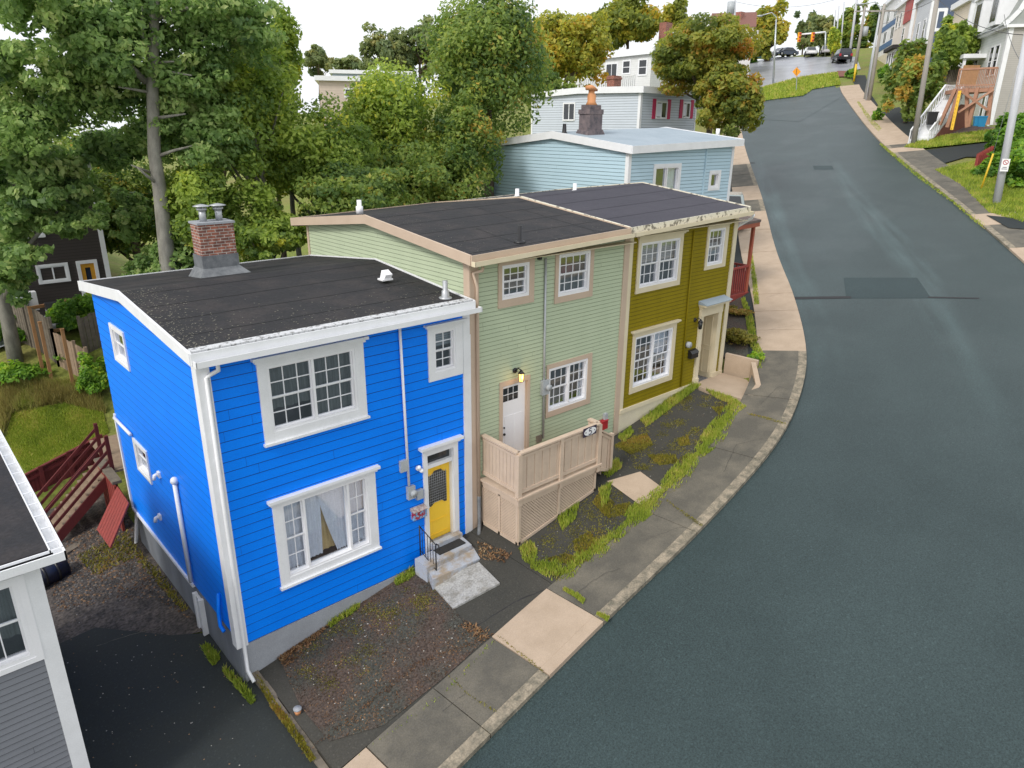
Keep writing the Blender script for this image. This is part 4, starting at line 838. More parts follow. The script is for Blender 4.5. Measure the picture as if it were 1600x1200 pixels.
# ================================================================= DECK OF THE GREEN HOUSE
XA, XB, YF, YW, ZD, ZT = 10.24, 13.06, 11.07, 12.46, 2.66, 3.86
deck = thing('front_deck', (XA, YF, P(XA, YF)), 'beige timber deck with lattice skirt at the green house door', 'deck')
b = MB(); b.box(XA, XB, YF, YW, ZD-.12, ZD); b.build('floor', M['deckbeige'], deck)
def balus(parent, a, c, z0a, z0c, z1a, z1c, name='railing', m='deckbeige', slat=.125, gap=.01, cap=.14):
    """solid board railing between a and c (x,y)"""
    b = MB(); L_ = math.hypot(c[0]-a[0], c[1]-a[1]); n = max(1, int(L_/slat)); ux, uy = (c[0]-a[0])/L_, (c[1]-a[1])/L_; nx, ny = -uy, ux
    for k in range(n):
        f0, f1 = k/n+gap/L_/2, (k+1)/n-gap/L_/2; off = .012*((k % 2))
        def q(f, z, o): return (a[0]+(c[0]-a[0])*f+nx*o, a[1]+(c[1]-a[1])*f+ny*o, z)
        zb0 = z0a+(z0c-z0a)*f0; zb1 = z0a+(z0c-z0a)*f1; zt0 = z1a+(z1c-z1a)*f0-.04; zt1 = z1a+(z1c-z1a)*f1-.04
        b.hexa([q(f0, zb0, -.012+off), q(f1, zb1, -.012+off), q(f1, zb1, .012), q(f0, zb0, .012), q(f0, zt0, -.012+off), q(f1, zt1, -.012+off), q(f1, zt1, .012), q(f0, zt0, .012)])
    b.bar((a[0], a[1], z1a-.02), (c[0], c[1], z1c-.02), cap, .045); b.bar((a[0], a[1], z1a-.12), (c[0], c[1], z1c-.12), .06, .07)
    b.bar((a[0], a[1], z0a+.02), (c[0], c[1], z0c+.02), .06, .09)
    return b.build(name, M[m], parent)
balus(deck, (XA, YF), (XB, YF), ZD+.14, ZD+.14, ZT, ZT); balus(deck, (XA, YF+.03), (XA+.05, YW), ZD+.14, ZD+.14, ZT, ZT)
balus(deck, (XB, YF+.03), (XB, YF+.36), ZD+.14, ZD+.14, ZT, ZT)
for x, y in ((XA, YF), (XB, YF), ((XA+XB)/2, YF)):
    b = MB(); b.box(x-.06, x+.06, y-.06, y+.06, ZD-.2, ZT-.05); b.build('post', M['deckbeige'], deck)
b = MB(); b.bar((XA-.07, YF-.03, ZD), (XB+.1, YF-.03, ZD), .12, .05); b.bar((XA-.03, YF-.05, ZD), (XA-.03, YW, ZD), .12, .05); b.box(XA-.02, XB, YF-.02, YF+.01, ZD-.17, ZD-.02); b.box(XA-.02, XA+.01, YF, YW, ZD-.17, ZD-.02); b.build('rim_board', M['deckbeige'], deck)
def lattice(parent, a, c, zt, zb0, zb1):
    b = MB(); L_ = math.hypot(c[0]-a[0], c[1]-a[1]); ux, uy = (c[0]-a[0])/L_, (c[1]-a[1])/L_; nx, ny = -uy, ux; s_ = .085
    def q(u, z, o): return (a[0]+ux*u+nx*o, a[1]+uy*u+ny*o, z)
    hgt = zt-min(zb0, zb1); n = int((L_+hgt)/s_)
    zbf = lambda u: zb0+(zb1-zb0)*u/L_
    for d_, o in ((1, 0), (-1, .012)):
        for k in range(n+1):
            u0 = k*s_-(hgt if d_ > 0 else 0); pts = []
            # line z = zt - t, u = u0 + d*t
            t0, t1 = 0, hgt
            if d_ > 0: t0 = max(t0, -u0); t1 = min(t1, L_-u0)
            else: t0 = max(t0, u0-L_); t1 = min(t1, u0)
            if t1-t0 < .03: continue
            ue = u0+d_*t1
            while t1 > t0+.02 and zt-t1 < zbf(u0+d_*t1): t1 -= .03
            if t1-t0 < .03: continue
            p0 = q(u0+d_*t0, zt-t0, o); p1 = q(u0+d_*t1, zt-t1, o); b.bar(p0, p1, .008, .038, (ux, uy, 0) if False else (0, 0, 1))
    for u in (0, L_/2, L_): b.bar(q(max(.03, min(L_-.03, u)), zbf(u), -.015), q(max(.03, min(L_-.03, u)), zt, -.015), .07, .02, (nx, ny, 0))
    b.bar(q(0, zt-.03, -.015), q(L_, zt-.03, -.015), .02, .08); b.bar(q(0, zb0+.04, -.015), q(L_, zb1+.04, -.015), .02, .08)
    return b.build('lattice', M['deckbeige'], parent)
lattice(deck, (XA+.02, YF+.02), (XB-.02, YF+.02), ZD-.15, P(XA, YF)+.1, P(XB, YF)+.1)
lattice(deck, (XA+.02, YW), (XA+.02, YF+.02), ZD-.15, P(XA, YF)+.1, P(XA, YF)+.1)
b = MB(); b.box(XA+.09, XB-.06, YF+.10, YW, .9, ZD-.14); b.build('underside', mat('deck_under_boarding', (.25, .17, .13), .9), deck)  # darker brown block filling the space behind the lattice
b = MB()
for k in range(3):
    x0_ = XB+.02+k*.29; zt_ = ZD-.17*(k+1); b.box(x0_, x0_+.31, YF+.35, YW-.1, zt_-.04, zt_); b.box(x0_+.27, x0_+.29, YF+.35, YW-.1, zt_-.3, zt_-.04)
b.build('stair', M['deckbeige'], deck)
balus(deck, (XB+.03, YF+.33), (XB+.92, YF+.33), ZD-.25, ZD-.62, ZT-.18, ZT-.72)
b = MB(); b.box(XB+.88, XB+.98, YF+.28, YF+.38, P(14, 11.4), ZT-.68); b.build('post', M['deckbeige'], deck)
# number board on the deck
WD = Wall((XA, YF-.075, 0), (1, 0)); q4 = WD.rect((911, 671), (931.5, 663), (931.5, 676), (911.5, 684))
sgn = thing('number_sign', WD.p(q4[0], q4[2]), 'dark house number board with white oval reading 5 on the deck rail', 'sign')
b = MB(); WD.box(b, q4[0], q4[1], q4[2], q4[3], 0, .015); b.build('board', M['ink'], sgn)
uc, zc_ = (q4[0]+q4[1])/2, (q4[2]+q4[3])/2; b = MB(); rw, rh = (q4[1]-q4[0])*.46, (q4[3]-q4[2])*.44
b.add([WD.p(uc+rw*math.cos(a*math.pi/14), zc_+rh*math.sin(a*math.pi/14), .018) for a in range(28)], [tuple(range(28))]); b.build('oval', M['signwhite'], sgn)
b = MB(); h5 = rh*1.5; w5 = h5*.85; pts5 = [(.5, 1), (-.35, 1), (-.42, .15), (.1, .25), (.48, -.1), (.48, -.55), (.1, -1), (-.3, -1), (-.55, -.72)]
P5 = [WD.p(uc+p_[0]*w5*.75, zc_+p_[1]*h5*.52, .022) for p_ in pts5]
for p_, r_ in zip(P5, P5[1:]): b.bar(p_, r_, .008, .02)
b.build('numeral', M['ink'], sgn)
for sx in (-1, 1):
    b = MB(); b.add([WD.p(uc+sx*rw*.72+r_*math.cos(a*math.pi/5+1.57), zc_+r_*math.sin(a*math.pi/5+1.57), .021) for a in range(10) for r_ in ([rh*.26, rh*.12][a % 2],)], [tuple(range(10))]); b.build('star', M['ink'], sgn)
# lamp over the green door
def lantern(px_, w, name, label, glass, up=0):
    u, z = w.at(*px_); t = thing(name, w.p(u, z), label, 'wall lamp')
    b = MB(); b.tube([w.p(u-.05, z+.14, 0), w.p(u-.05, z+.14, .04)], .07, 10); b.tube([w.p(u-.05, z+.14, .04), w.p(u-.02, z+.22, .12), w.p(u, z+.17, .2)], .016, 6); b.build('bracket', M['black'], t)
    b = MB(); b.tube([w.p(u, z+.2, .2), w.p(u, z+.14, .2), w.p(u, z+.10, .2)], [.01, .05, .09], 8); b.tube([w.p(u, z-.12, .2), w.p(u, z-.14, .2)], [.06, .03], 8)
    for a in range(4): aa = a*1.57+.78; b.bar(w.p(u+.07*math.cos(aa), z+.1, .2+.07*math.sin(aa)), w.p(u+.05*math.cos(aa), z-.12, .2+.05*math.sin(aa)), .01, .01)
    b.build('cage', M['black'], t)
    b = MB(); b.tube([w.p(u, z+.1, .2), w.p(u, z-.12, .2)], [.06, .045], 8); b.build('glass', glass, t)
    return t
warm = bpy.data.materials.new('lit_lamp_glass'); warm.use_nodes = True; _b = warm.node_tree.nodes['Principled BSDF']; _b.inputs['Base Color'].default_value = (.8, .5, .2, 1); _b.inputs['Emission Color'].default_value = (1, .55, .15, 1); _b.inputs['Emission Strength'].default_value = 1.6
lantern((806, 586), WF, 'wall_lantern', 'lit brass lantern above the white door of the green house', warm)
lantern((1086, 506), WF, 'wall_lantern', 'unlit black lantern beside the olive house doorway', M['dkglass'])
bl = bpy.data.lights.new('porch_lamp', 'POINT'); bl.energy = 3; bl.color = (1, .6, .25); bl.shadow_soft_size = .05; lo_ = bpy.data.objects.new('porch_lamp', bl); COL.objects.link(lo_); u, z = WF.at(806, 586); lo_.location = WF.p(u, z, .32); lo_['kind'] = 'helper'
# mailboxes
u, z = WF.at(652, 800); t = thing('mailbox', WF.p(u, z), 'patterned red and blue mailbox on the blue house wall', 'mailbox')
b = MB(); WF.box(b, u-.19, u+.19, z-.12, z+.09, 0, .13); b.build('body', mat('patterned_mailbox', (.35, .03, .05), .5, (.2, .4, .6), 14, 1, fine=.3, lo=.48, hi=.52), t)
b = MB(); b.hexa([WF.p(u-.20, z+.09, .16), WF.p(u+.20, z+.09, .16), WF.p(u+.20, z+.09, 0), WF.p(u-.20, z+.09, 0), WF.p(u-.20, z+.105, .16), WF.p(u+.20, z+.105, .16), WF.p(u+.20, z+.17, 0), WF.p(u-.20, z+.17, 0)]); b.build('lid', mat('mailbox_lid', (.25, .17, .16), .6, (.5, .45, .42), 18, 1), t)
u, z = WF.at(1080, 552); t = thing('mailbox', WF.p(u, z), 'black rounded mailbox beside the olive house doorway', 'mailbox')
b = MB(); WF.box(b, u-.19, u+.19, z-.13, z+.04, 0, .15); b.build('body', M['black'], t)
b = MB(); b.prism([WF.p(u-.2, z+.04, .17), WF.p(u-.2, z+.04, 0), WF.p(u-.2, z+.14, 0), WF.p(u-.2, z+.12, .09), WF.p(u-.2, z+.08, .14)], Vector(WF.p(.4, 0))-Vector(WF.p(0, 0))); b.build('lid', M['black'], t)
u, z = WF.at(940.5, 662); t = thing('mailbox', WF.p(u, z), 'small red box on the green house wall behind the deck', 'mailbox'); b = MB(); WF.box(b, u-.12, u+.12, z-.14, z+.12, 0, .13); b.build('body', M['redbox'], t); b = MB(); WF.box(b, u-.13, u+.13, z+.12, z+.14, 0, .15); b.build('lid', M['redbox'], t)
# ================================================================= FRONT STEPS OF THE BLUE HOUSE
st = thing('front_steps', (8.1, 12.4, P(8.1, 12.4)), 'grey painted concrete steps below the yellow door', 'steps')
def stepblock(pts, z, zlow, name, m):
    q = [tuple(at_z(a_, c_, z)[:2]) for a_, c_ in pts]; b = MB(); b.prism([(x, y, zlow) for x, y in q], (0, 0, z-zlow)); return b.build(name, m, st), q
_, qa = stepblock([(648, 873), (667, 887), (737, 851), (722, 838)], 1.34, .5, 'landing', M['palestep'])
_, qb = stepblock([(667.5, 887.5), (676, 906), (750, 872.5), (737.5, 851.5)], 1.20, .5, 'step', M['palestep'])
b = MB(); WF.box(b, gd[0]-.02, gd[1]+.1, 1.34, 1.46, .06, .22); b.build('sill_step', M['palestep'], st)
t = sheet('door_slab', [tuple(G(a_, c_, .17)[:2]) for a_, c_ in ((673, 910), (708, 948), (781, 909), (748, 876))], .14, M['slabwhite'], .12)
t['kind'] = 'thing'; tag(t, 'lichen stained white slab lying at the foot of the blue house steps', 'slab')
mt = MB(); mt.box(8.55, 9.35, 12.0, 12.26, 1.342, 1.36); tag(mt.build('doormat', M['mat_dark']), 'black doormat on the landing below the yellow door', 'doormat')
rl = thing('handrail', (8.2, 12.4, 1.28), 'black wrought iron handrail on the left of the blue house steps', 'handrail')
b = MB(); b.tube([(8.2, 12.30, 1.34), (8.2, 12.30, 2.16)], .016, 6); b.build('post', M['black'], rl)
b = MB(); b.tube([(8.24, 11.72, 1.2), (8.24, 11.72, 1.86), (8.24, 11.68, 1.94), (8.24, 11.60, 1.94), (8.24, 11.57, 1.84)], .016, 6); b.build('post', M['black'], rl)
b = MB(); b.tube([(8.2, 12.30, 2.14), (8.22, 12.1, 2.06), (8.24, 11.7, 1.9)], .014, 6); b.tube([(8.2, 12.30, 1.48), (8.24, 11.72, 1.2)], .01, 6)
for k in range(1, 6): y = 12.3-.58*k/6; b.tube([(8.2+.006*k, y, 1.46-.035*k), (8.2+.006*k, y, 2.12-.036*k)], .008, 5)
b.build('top_rail', M['black'], rl)
# ================================================================= LANDING OF THE OLIVE HOUSE
ln = thing('entrance_landing', (19.3, 12.4, P(19.3, 12)), 'pale concrete landing with low side wall at the olive house doorway', 'landing')
q_ = [tuple(G(*p_)[:2]) for p_ in ((1094, 605), (1158, 630), (1176, 592))]
b = MB(); b.prism([(19.3, 12.45, 2.4), (19.25, 11.9, 2.4), (19.35, 10.55, 2.4), (20.3, 10.7, 2.4), (21.1, 11.5, 2.4), (21.1, 12.45, 2.4)], (0, 0, .68)); b.build('slab', M['beigecon'], ln)
def low_wall(parent, pts, z0s, z1s, t_, m, name):
    b = MB()
    for i in range(len(pts)-1):
        a, c = pts[i], pts[i+1]; d = Vector((c[0]-a[0], c[1]-a[1], 0)).normalized(); n_ = Vector((-d.y, d.x, 0))*t_
        b.hexa([(a[0], a[1], z0s[i]), (c[0], c[1], z0s[i+1]), (c[0]+n_.x, c[1]+n_.y, z0s[i+1]), (a[0]+n_.x, a[1]+n_.y, z0s[i]), (a[0], a[1], z1s[i]), (c[0], c[1], z1s[i+1]), (c[0]+n_.x, c[1]+n_.y, z1s[i+1]), (a[0]+n_.x, a[1]+n_.y, z1s[i])])
    return b.build(name, m, parent)
low_wall(ln, [(21.15, 12.44), (21.4, 11.35)], [2.4, 2.4], [3.78, 3.72], .14, M['beigecon'], 'side_wall')
low_wall(ln, [(21.28, 11.35), (20.42, 10.62), (19.5, 10.42)], [2.4, 2.4, 2.4], [3.70, 3.30, 3.1], -.16, M['beigecon'], 'kerb_wall')
# retaining timber by the driveway and flowerpot
tm = MB(); a, c = (4.02, 12.6), (3.98, 9.35)
for k in range(6):
    f0, f1 = k/6, (k+1)/6; y0, y1 = 12.62+(9.3-12.62)*f0, 12.62+(9.3-12.62)*f1; j = .02*math.sin(k*2.3)
    tm.hexa([(3.96+j, y1+.01, -.4), (4.14+j, y1+.01, -.4), (4.14+j, y0, -.4), (3.96+j, y0, -.4), (3.98+j, y1+.01, .19-.02*k), (4.12+j, y1+.01, .19-.02*k), (4.12+j, y0, .22-.02*k), (3.98+j, y0, .22-.02*k)])
tag(tm.build('retaining_timber', M['oldwood']), 'mossy weathered timber edging between dark driveway and front yard', 'edging')
c = hit(457, 1127); fp = thing('flower_pot', (4.22, c.y, .17), 'small clay pot beside the mossy timber edging', 'pot')
b = MB(); b.tube([(4.22, c.y, .17), (4.22, c.y, .30)], [.05, .075], 12); b.build('pot', M['clay'], fp); b = MB(); b.tube([(4.22, c.y, .295), (4.22, c.y, .32)], [.082, .082], 12); b.build('saucer', M['concrete'], fp)

# ================================================================= GREY HOUSE IN THE LEFT FOREGROUND
gy = 11.5; WG = Wall((-9, gy, 0), (1, 0)); XG = .80
grey = thing('grey_house', (-4, gy, -1), 'slate grey vinyl sided house with dark flat roof in the left foreground', 'house')
gwt = WG.rect((-60, 952), (62, 905), (62, 1032), (-60, 1070)); gwt = (WG.at(-60, 1000)[0], WG.at(56, 975)[0], WG.at(45, 1037)[1], WG.at(22, 900)[1])
gwg = (gwt[0]+.15, gwt[1]-.17, gwt[2]+.16, gwt[3]-.14)
siding(WG, [(0, -1), (9+XG, -1), (9+XG, 4.85), (0, 4.85)], [inner(gwg, -.05)], .115, .016, .014, [M['fggrey'], M['fggrey_seam_shade']], grey)
WGR = Wall((XG, gy, 0), (0, 1)); siding(WGR, [(0, -1), (6.2, -1), (6.2, 4.85), (0, 4.85)], [], .115, .016, .014, [M['fggrey'], M['fggrey_seam_shade']], grey)
b = MB(); WG.box(b, 9+XG-.20, 9+XG+.03, -1, 4.85, -.02, .03); WGR.box(b, -.022, .18, -1, 4.85, -.02, .026); b.build('corner_board', M['white'], grey)
window(WG, grey, gwt, gwg, [(1, [(2, 1), (1, 1)])], M['whitevinyl'], M['whitevinyl'], frame_t=.07, curtain=[(gwg[0], gwg[1]+.1, gwg[2]+.3, gwg[3]+.1, 'curtgrey', 1)])
b = MB(); b.box(-9, 1.02, gy-.2, 17.35, 4.85, 5.0); b.mat(1); b.box(-9, 1.0, gy-.12, 17.3, 5.0, 5.03); b.build('roof', [M['white'], M['roofblk']], grey)
b = MB()
for (x0_, x1_, y0_, y1_) in ((.98, 1.0, gy-.2, 17.4), (1.14, 1.165, gy-.36, 17.4)): b.box(x0_, x1_, y0_, y1_, 4.90, 5.04)
b.box(1.0, 1.14, gy-.34, 17.4, 4.90, 4.92)
for k in range(12): y = gy+.1+k*.5; b.box(1.0, 1.14, y-.012, y+.012, 5.02, 5.035)
b.build('gutter', M['white'], grey)
b = MB()
for (y0_, y1_) in ((gy-.36, gy-.335), (gy-.20, gy-.18)): b.box(-9, 1.165, y0_, y1_, 4.90, 5.04)
b.box(-9, 1.14, gy-.34, gy-.2, 4.90, 4.925); b.build('gutter', M['white'], grey)
b = MB(); b.box(-8.98, XG-.04, gy+1.2, 17.2, -1.2, 4.8); b.build('inner_wall', M['fggrey'], grey)
bc = at_z(76, 894, -.1); bd = thing('barrel', (bc[0], bc[1], P(bc[0], bc[1])), 'dark navy plastic barrel lying on the gravel behind the grey house eave corner', 'barrel')
b = MB(); X0, Y0 = bc[0], bc[1]
b.tube([(X0-.45, Y0-.1, -.12), (X0-.41, Y0-.1, -.12), (X0, Y0, -.12), (X0+.41, Y0+.1, -.12), (X0+.45, Y0+.1, -.12)], [.22, .28, .31, .28, .22], 14); b.build('body', M['navyplastic'], bd)
for f in (-.18, .12):
    b = MB(); b.tube([(X0+f, Y0+f*.24, -.12), (X0+f+.05, Y0+(f+.05)*.24, -.12)], .322, 14); b.build('hoop', M['black'], bd)
# ================================================================= REAR GARDEN
# red picket fence on the terrace edge, stairs, boarded wall, leaning panel
fy = 24.35; a = at_y(20, 752, fy); c = at_y(156, 681, fy)
rf_ = thing('picket_fence', (a[0], fy, .6), 'dark red board fence along the edge of the rear lawn', 'fence')
b = MB(); n = 26
for k in range(n+1):
    f = k/n; x = a[0]+(c[0]-a[0])*f; zt_ = a[2]+(c[2]-a[2])*f; b.box(x-.055, x+.055, fy-.02, fy+.02, zt_-1.35, zt_-.05)
b.build('picket', M['redwood'], rf_); rf_.children[-1].name = 'picket_panel'
b = MB(); b.bar((a[0], fy, a[2]), (c[0], fy, c[2]), .12, .04); b.bar((a[0], fy-.03, a[2]-.2), (c[0], fy-.03, c[2]-.2), .03, .09); b.bar((a[0], fy-.03, a[2]-1.1), (c[0], fy-.03, c[2]-1.1), .03, .09); b.build('rail', M['redwood'], rf_)
for f in (0.3, .62, 1):
    x = a[0]+(c[0]-a[0])*f; zt_ = a[2]+(c[2]-a[2])*f; b = MB(); b.box(x-.06, x+.06, fy-.09, fy-.021, zt_-1.6, zt_+.05); b.build('post', M['redwood'], rf_)
ss = thing('garden_stairs', (2.0, 22, 0), 'dark red timber stairs climbing from the gravel to the rear lawn', 'stairs')
p0 = at_y(95, 838, 21.6); p1 = at_y(176, 735, 21.6)   # near stringer line
xs0, zs0 = p0[0], p0[2]; xs1, zs1 = p1[0], p1[2]; NS = 9
for yy in (21.6, 22.75):
    b = MB(); b.bar((xs0-.25, yy, zs0-.2), (xs1, yy, zs1-.1), .05, .26); b.build('stringer', M['redwood'], ss)
for k in range(NS):
    f = (k+.5)/NS; x = xs0+(xs1-xs0)*f; z = zs0+(zs1-zs0)*f+.06; b = MB(); b.box(x-.15, x+.15, 21.6, 22.78, z-.02, z+.02); b.build('tread', M['tread'], ss)
for yy, hh in ((21.6, (.35, .65, .95)), (22.78, (.35, .65, .95))):
    b = MB()
    for h_ in hh: b.bar((xs0-.4, yy, zs0+h_-.25), (xs1, yy, zs1+h_), .04, .08)
    b.build('handrail', M['redwood'], ss)
    for x, z in ((xs0-.3, zs0-.2), (xs1, zs1)):
        b = MB(); b.box(x-.05, x+.05, yy-.05, yy+.05, z-.6, z+1.1); b.build('post', M['redwood'], ss)
b = MB(); b.box(xs1, xs1+.9, 21.5, 24.3, zs1-.05, zs1+.02); b.build('landing', M['tread'], ss)
bw = thing('boarded_wall', (3.75, 21, 0), 'low red boarded wall with a grey capping beside the blue house rear corner', 'wall')
pa = at_z(165, 680, 1.75); pb = at_z(192, 715, 1.75)
b = MB(); n = 14
for k in range(n): y0_, y1_ = 20.6+k*.13, 20.6+(k+1)*.13; b.box(3.60+.006*(k % 2), 3.66, y0_, y1_-.01, -.6, 1.45+.03*k*.3)
b.build('boards', M['redwood2'], bw)
b = MB(); b.box(3.56, 3.80, 20.5, 22.5, 1.56, 1.64); b.build('capping', M['oldwood'], bw)
lp = thing('leaning_panel', (3.2, 20.5, -.2), 'faded red board panel leaning against the boarded wall', 'panel')
q = [at_z(153, 826, .15), at_z(175, 858, -.25), at_z(203, 787, .9), at_z(184, 759, 1.1)]
q = [Vector((2.75, 20.15, -.1)), Vector((2.85, 19.1, -.35)), Vector((3.55, 19.15, 1.0)), Vector((3.5, 20.3, 1.15))]
q = [Vector(at_y(153, 828, 19.9)), Vector(at_y(174, 857, 18.6)), Vector(at_y(203, 787, 19.3)), Vector(at_y(185, 760, 20.6))]
nn = (q[1]-q[0]).cross(q[3]-q[0]).normalized()*.04
for k in range(7):
    f0, f1 = k/7+.006, (k+1)/7-.006; aa = q[0].lerp(q[1], f0); bb = q[0].lerp(q[1], f1); cc = q[3].lerp(q[2], f1); ee = q[3].lerp(q[2], f0); b = MB()
    b.hexa([aa, bb, bb+nn, aa+nn, ee, cc, cc+nn, ee+nn])
    b.build('board', M['redwood2'], lp)
# debris on the gravel
def flat_box(name, pq, z, w, d, h, rz, m, label, cat):
    c = at_z(pq[0], pq[1], z); t_ = thing(name, c, label, cat, rz=rz); b = MB(); b.box(-w/2, w/2, -d/2, d/2, 0, h); b.build('board', m, t_, local=True); return t_
flat_box('foam_board', (161, 868), -.28, .62, .42, .05, .3, M['whitevinyl'], 'white foam board lying on the leaf littered gravel', 'board')
flat_box('plank', (122, 852), -.25, .9, .25, .05, .5, M['oldwood'], 'brown plank lying at the foot of the red stairs', 'plank')
pp = thing('drain_pipe', at_z(203, 860, 0), 'loose white downpipe length lying at the blue house rear corner', 'pipe'); b = MB(); b.tube([at_z(190, 870, -.15), at_z(203, 861, -.1), at_z(213, 848, 0), at_z(214, 800, 1)], .05, 8); b.build('pipe', M['white'], pp)
# brown house behind the trees
YB = 33.0; WB = Wall((-2, YB, 0), (1, 0)); zb_ = 3.4
brown = thing('brown_house', (2.5, YB, zb_), 'dark brown clapboard house with orange door behind the trees', 'house')
xr = at_y(172, 430, YB)[0]
b = MB(); b.box(-2, xr, YB, YB+8, zb_-1, 9.6); b.build('wall', M['brownsid'], brown)
b = MB(); b.box(-2.3, xr+.3, YB-.3, YB+8, 9.6, 9.75); b.build('roof', M['roofblk'], brown)
b = MB(); WB.box(b, xr+2-.15, xr+2+.03, zb_, 9.6, -.02, .03); b.build('corner_board', M['white'], brown)
for tr_, gl_ in (((58, 415, 108, 445), 0), ((32, 347, 68, 375), 0)):
    x0_, y0_, x1_, y1_ = tr_; t_ = WB.rect((x0_, y0_), (x1_, y0_-6), (x1_, y1_-6), (x0_, y1_))
    window(WB, brown, t_, inner(t_, .14), [(1, [(2, 2), (2, 2)]), (1, [(2, 2), (2, 2)])], M['white'], M['white'])
t_ = WB.rect((124, 408), (157, 404), (158, 480), (127, 484)); b = MB(); WB.box(b, t_[0], t_[0]+.13, t_[2], t_[3], -.02, .05); WB.box(b, t_[1]-.13, t_[1], t_[2], t_[3], -.02, .05); WB.box(b, t_[0]+.13, t_[1]-.13, t_[3]-.13, t_[3], -.02, .05); b.build('door_frame', M['white'], brown)
b = MB(); i_ = inner(t_, .13); WB.box(b, i_[0], i_[0]+.15, t_[2], i_[3], 0, .03); WB.box(b, i_[1]-.15, i_[1], t_[2], i_[3], 0, .03); WB.box(b, i_[0]+.15, i_[1]-.15, i_[3]-.16, i_[3], 0, .03); WB.box(b, i_[0]+.15, i_[1]-.15, t_[2], t_[2]+.5, 0, .03); b.mat(1); WB.box(b, i_[0]+.15, i_[1]-.15, t_[2]+.5, i_[3]-.16, 0, .01); b.build('door', [M['orange_door'], M['dkglass']], brown)
# heat pump, barbecue, patio, rail
patio = sheet('patio', [(1.5, 30.5), (8, 30.5), (8, 33), (1.5, 33)], 3.62, M['concrete'])
c = at_z(37, 470, 4.0); hp = thing('heat_pump', (c[0], c[1], 3.6), 'white heat pump unit against the brown house', 'heat pump')
c = (at_y(37, 472, 32.2)); b = MB(); b.box(c[0]-.45, c[0]+.45, 32.1, 32.45, c[2]-.35, c[2]+.35); b.build('casing', M['white'], hp); b = MB(); b.tube([(c[0]-.1, 32.09, c[2]), (c[0]-.1, 32.07, c[2])], .26, 16); b.build('fan_grille', M['metergrey'], hp)
c = at_y(86, 482, 31.6); bq = thing('barbecue', (c[0], 31.6, c[2]-.6), 'black and steel gas barbecue on the patio behind the brown house', 'barbecue')
b = MB(); b.box(c[0]-.3, c[0]+.3, 31.4, 31.8, c[2]-.12, c[2]); b.build('grill', M['metal'], bq); b = MB(); b.prism([(c[0]-.3, 31.4, c[2]), (c[0]-.3, 31.8, c[2]), (c[0]-.3, 31.75, c[2]+.25), (c[0]-.3, 31.5, c[2]+.25)], (.6, 0, 0)); b.build('hood', M['black'], bq)
for dx in (-.25, .25):
    b = MB(); b.box(c[0]+dx-.02, c[0]+dx+.02, 31.45, 31.75, c[2]-.8, c[2]-.12); b.build('leg', M['black'], bq)
b = MB(); b.box(c[0]-.28, c[0]+.28, 31.5, 31.75, c[2]-.75, c[2]-.2); b.build('cabinet', M['black'], bq)
# board fence, raw posts, gate
def board_fence(name, pts, hgt, m, label, capm=None):
    t_ = thing(name, pts[0], label, 'fence')
    for i in range(len(pts)-1):
        a, c = Vector(pts[i]), Vector(pts[i+1]); d = c-a; d.z = 0; L_ = d.length; n = max(1, int(L_/.15)); d.normalize(); nn = Vector((-d.y, d.x, 0))*.012; b = MB()
        for k in range(n):
            f0, f1 = k/n+.006, (k+1)/n-.006; p_, q_ = a.lerp(c, f0), a.lerp(c, f1); j = random.uniform(-.03, .03); h_ = Vector((0, 0, hgt+j)); lo_ = Vector((0, 0, -.4))
            b.hexa([p_+lo_-nn, q_+lo_-nn, q_+lo_+nn, p_+lo_+nn, p_+h_-nn, q_+h_-nn, q_+h_+nn, p_+h_+nn])
        b.bar(a+Vector((0, 0, hgt-.3))+nn*3, c+Vector((0, 0, hgt-.3))+nn*3, .05, .09); b.build('panel', m, t_)
    for p_ in pts: b = MB(); b.box(p_[0]-.05, p_[0]+.05, p_[1]-.05, p_[1]+.05, p_[2]-.3, p_[2]+hgt+.1); b.build('post', m, t_)
    return t_
fz = lambda x, y: (x, y, ground_z(x, y))
board_fence('board_fence', [fz(3.05, 31.8), fz(3.6, 30.2), fz(4.1, 28.8)], 1.65, M['oldwood'], 'weathered grey board fence below the heat pump')
board_fence('board_fence', [fz(5.0, 28.9), fz(6.4, 29.1)], 1.3, M['oldwood'], 'weathered board gate beside the blue house rear corner')
board_fence('board_fence', [fz(4.1, 28.8), fz(4.55, 28.0), fz(4.8, 27.6)], 1.25, M['tread'], 'broken tan board fence with raw timber posts')
for i, (a_, c_, h_, l_) in enumerate(((66, 560, 2.2, 'raw cedar post standing tallest at the corner of the fence'), (80, 575, 2.0, 'raw cedar post second from the fence corner'), (115, 590, 2.1, 'raw cedar post standing alone before the board gate'))):
    p_ = hit(a_, c_+15); t_ = thing('fence_post', p_, l_, 'post', 'raw cedar posts in the rear garden'); b = MB(); b.bar(p_-Vector((0, 0, .2)), p_+Vector((.02, 0, h_)), .10, .10, (1, 0, 0)); b.build('shaft', M['newwood'], t_); b = MB(); b.bar(p_+Vector((0.02, 0, h_)), p_+Vector((.02, 0, h_+.03)), .12, .12, (1, 0, 0)); b.build('cap', M['newwood'], t_)
t_ = thing('garden_rail', (4.5, 30.6, 3.6), 'reddish timber rail around the patio of the brown house', 'rail')
for (p_, q_) in ((at_y(45, 482, 31.9), at_y(150, 462, 31.9)), (at_y(64, 520, 29.6), at_y(96, 515, 29.6))): b = MB(); b.bar(p_, q_, .08, .12); b.build('beam', M['newwood'], t_)
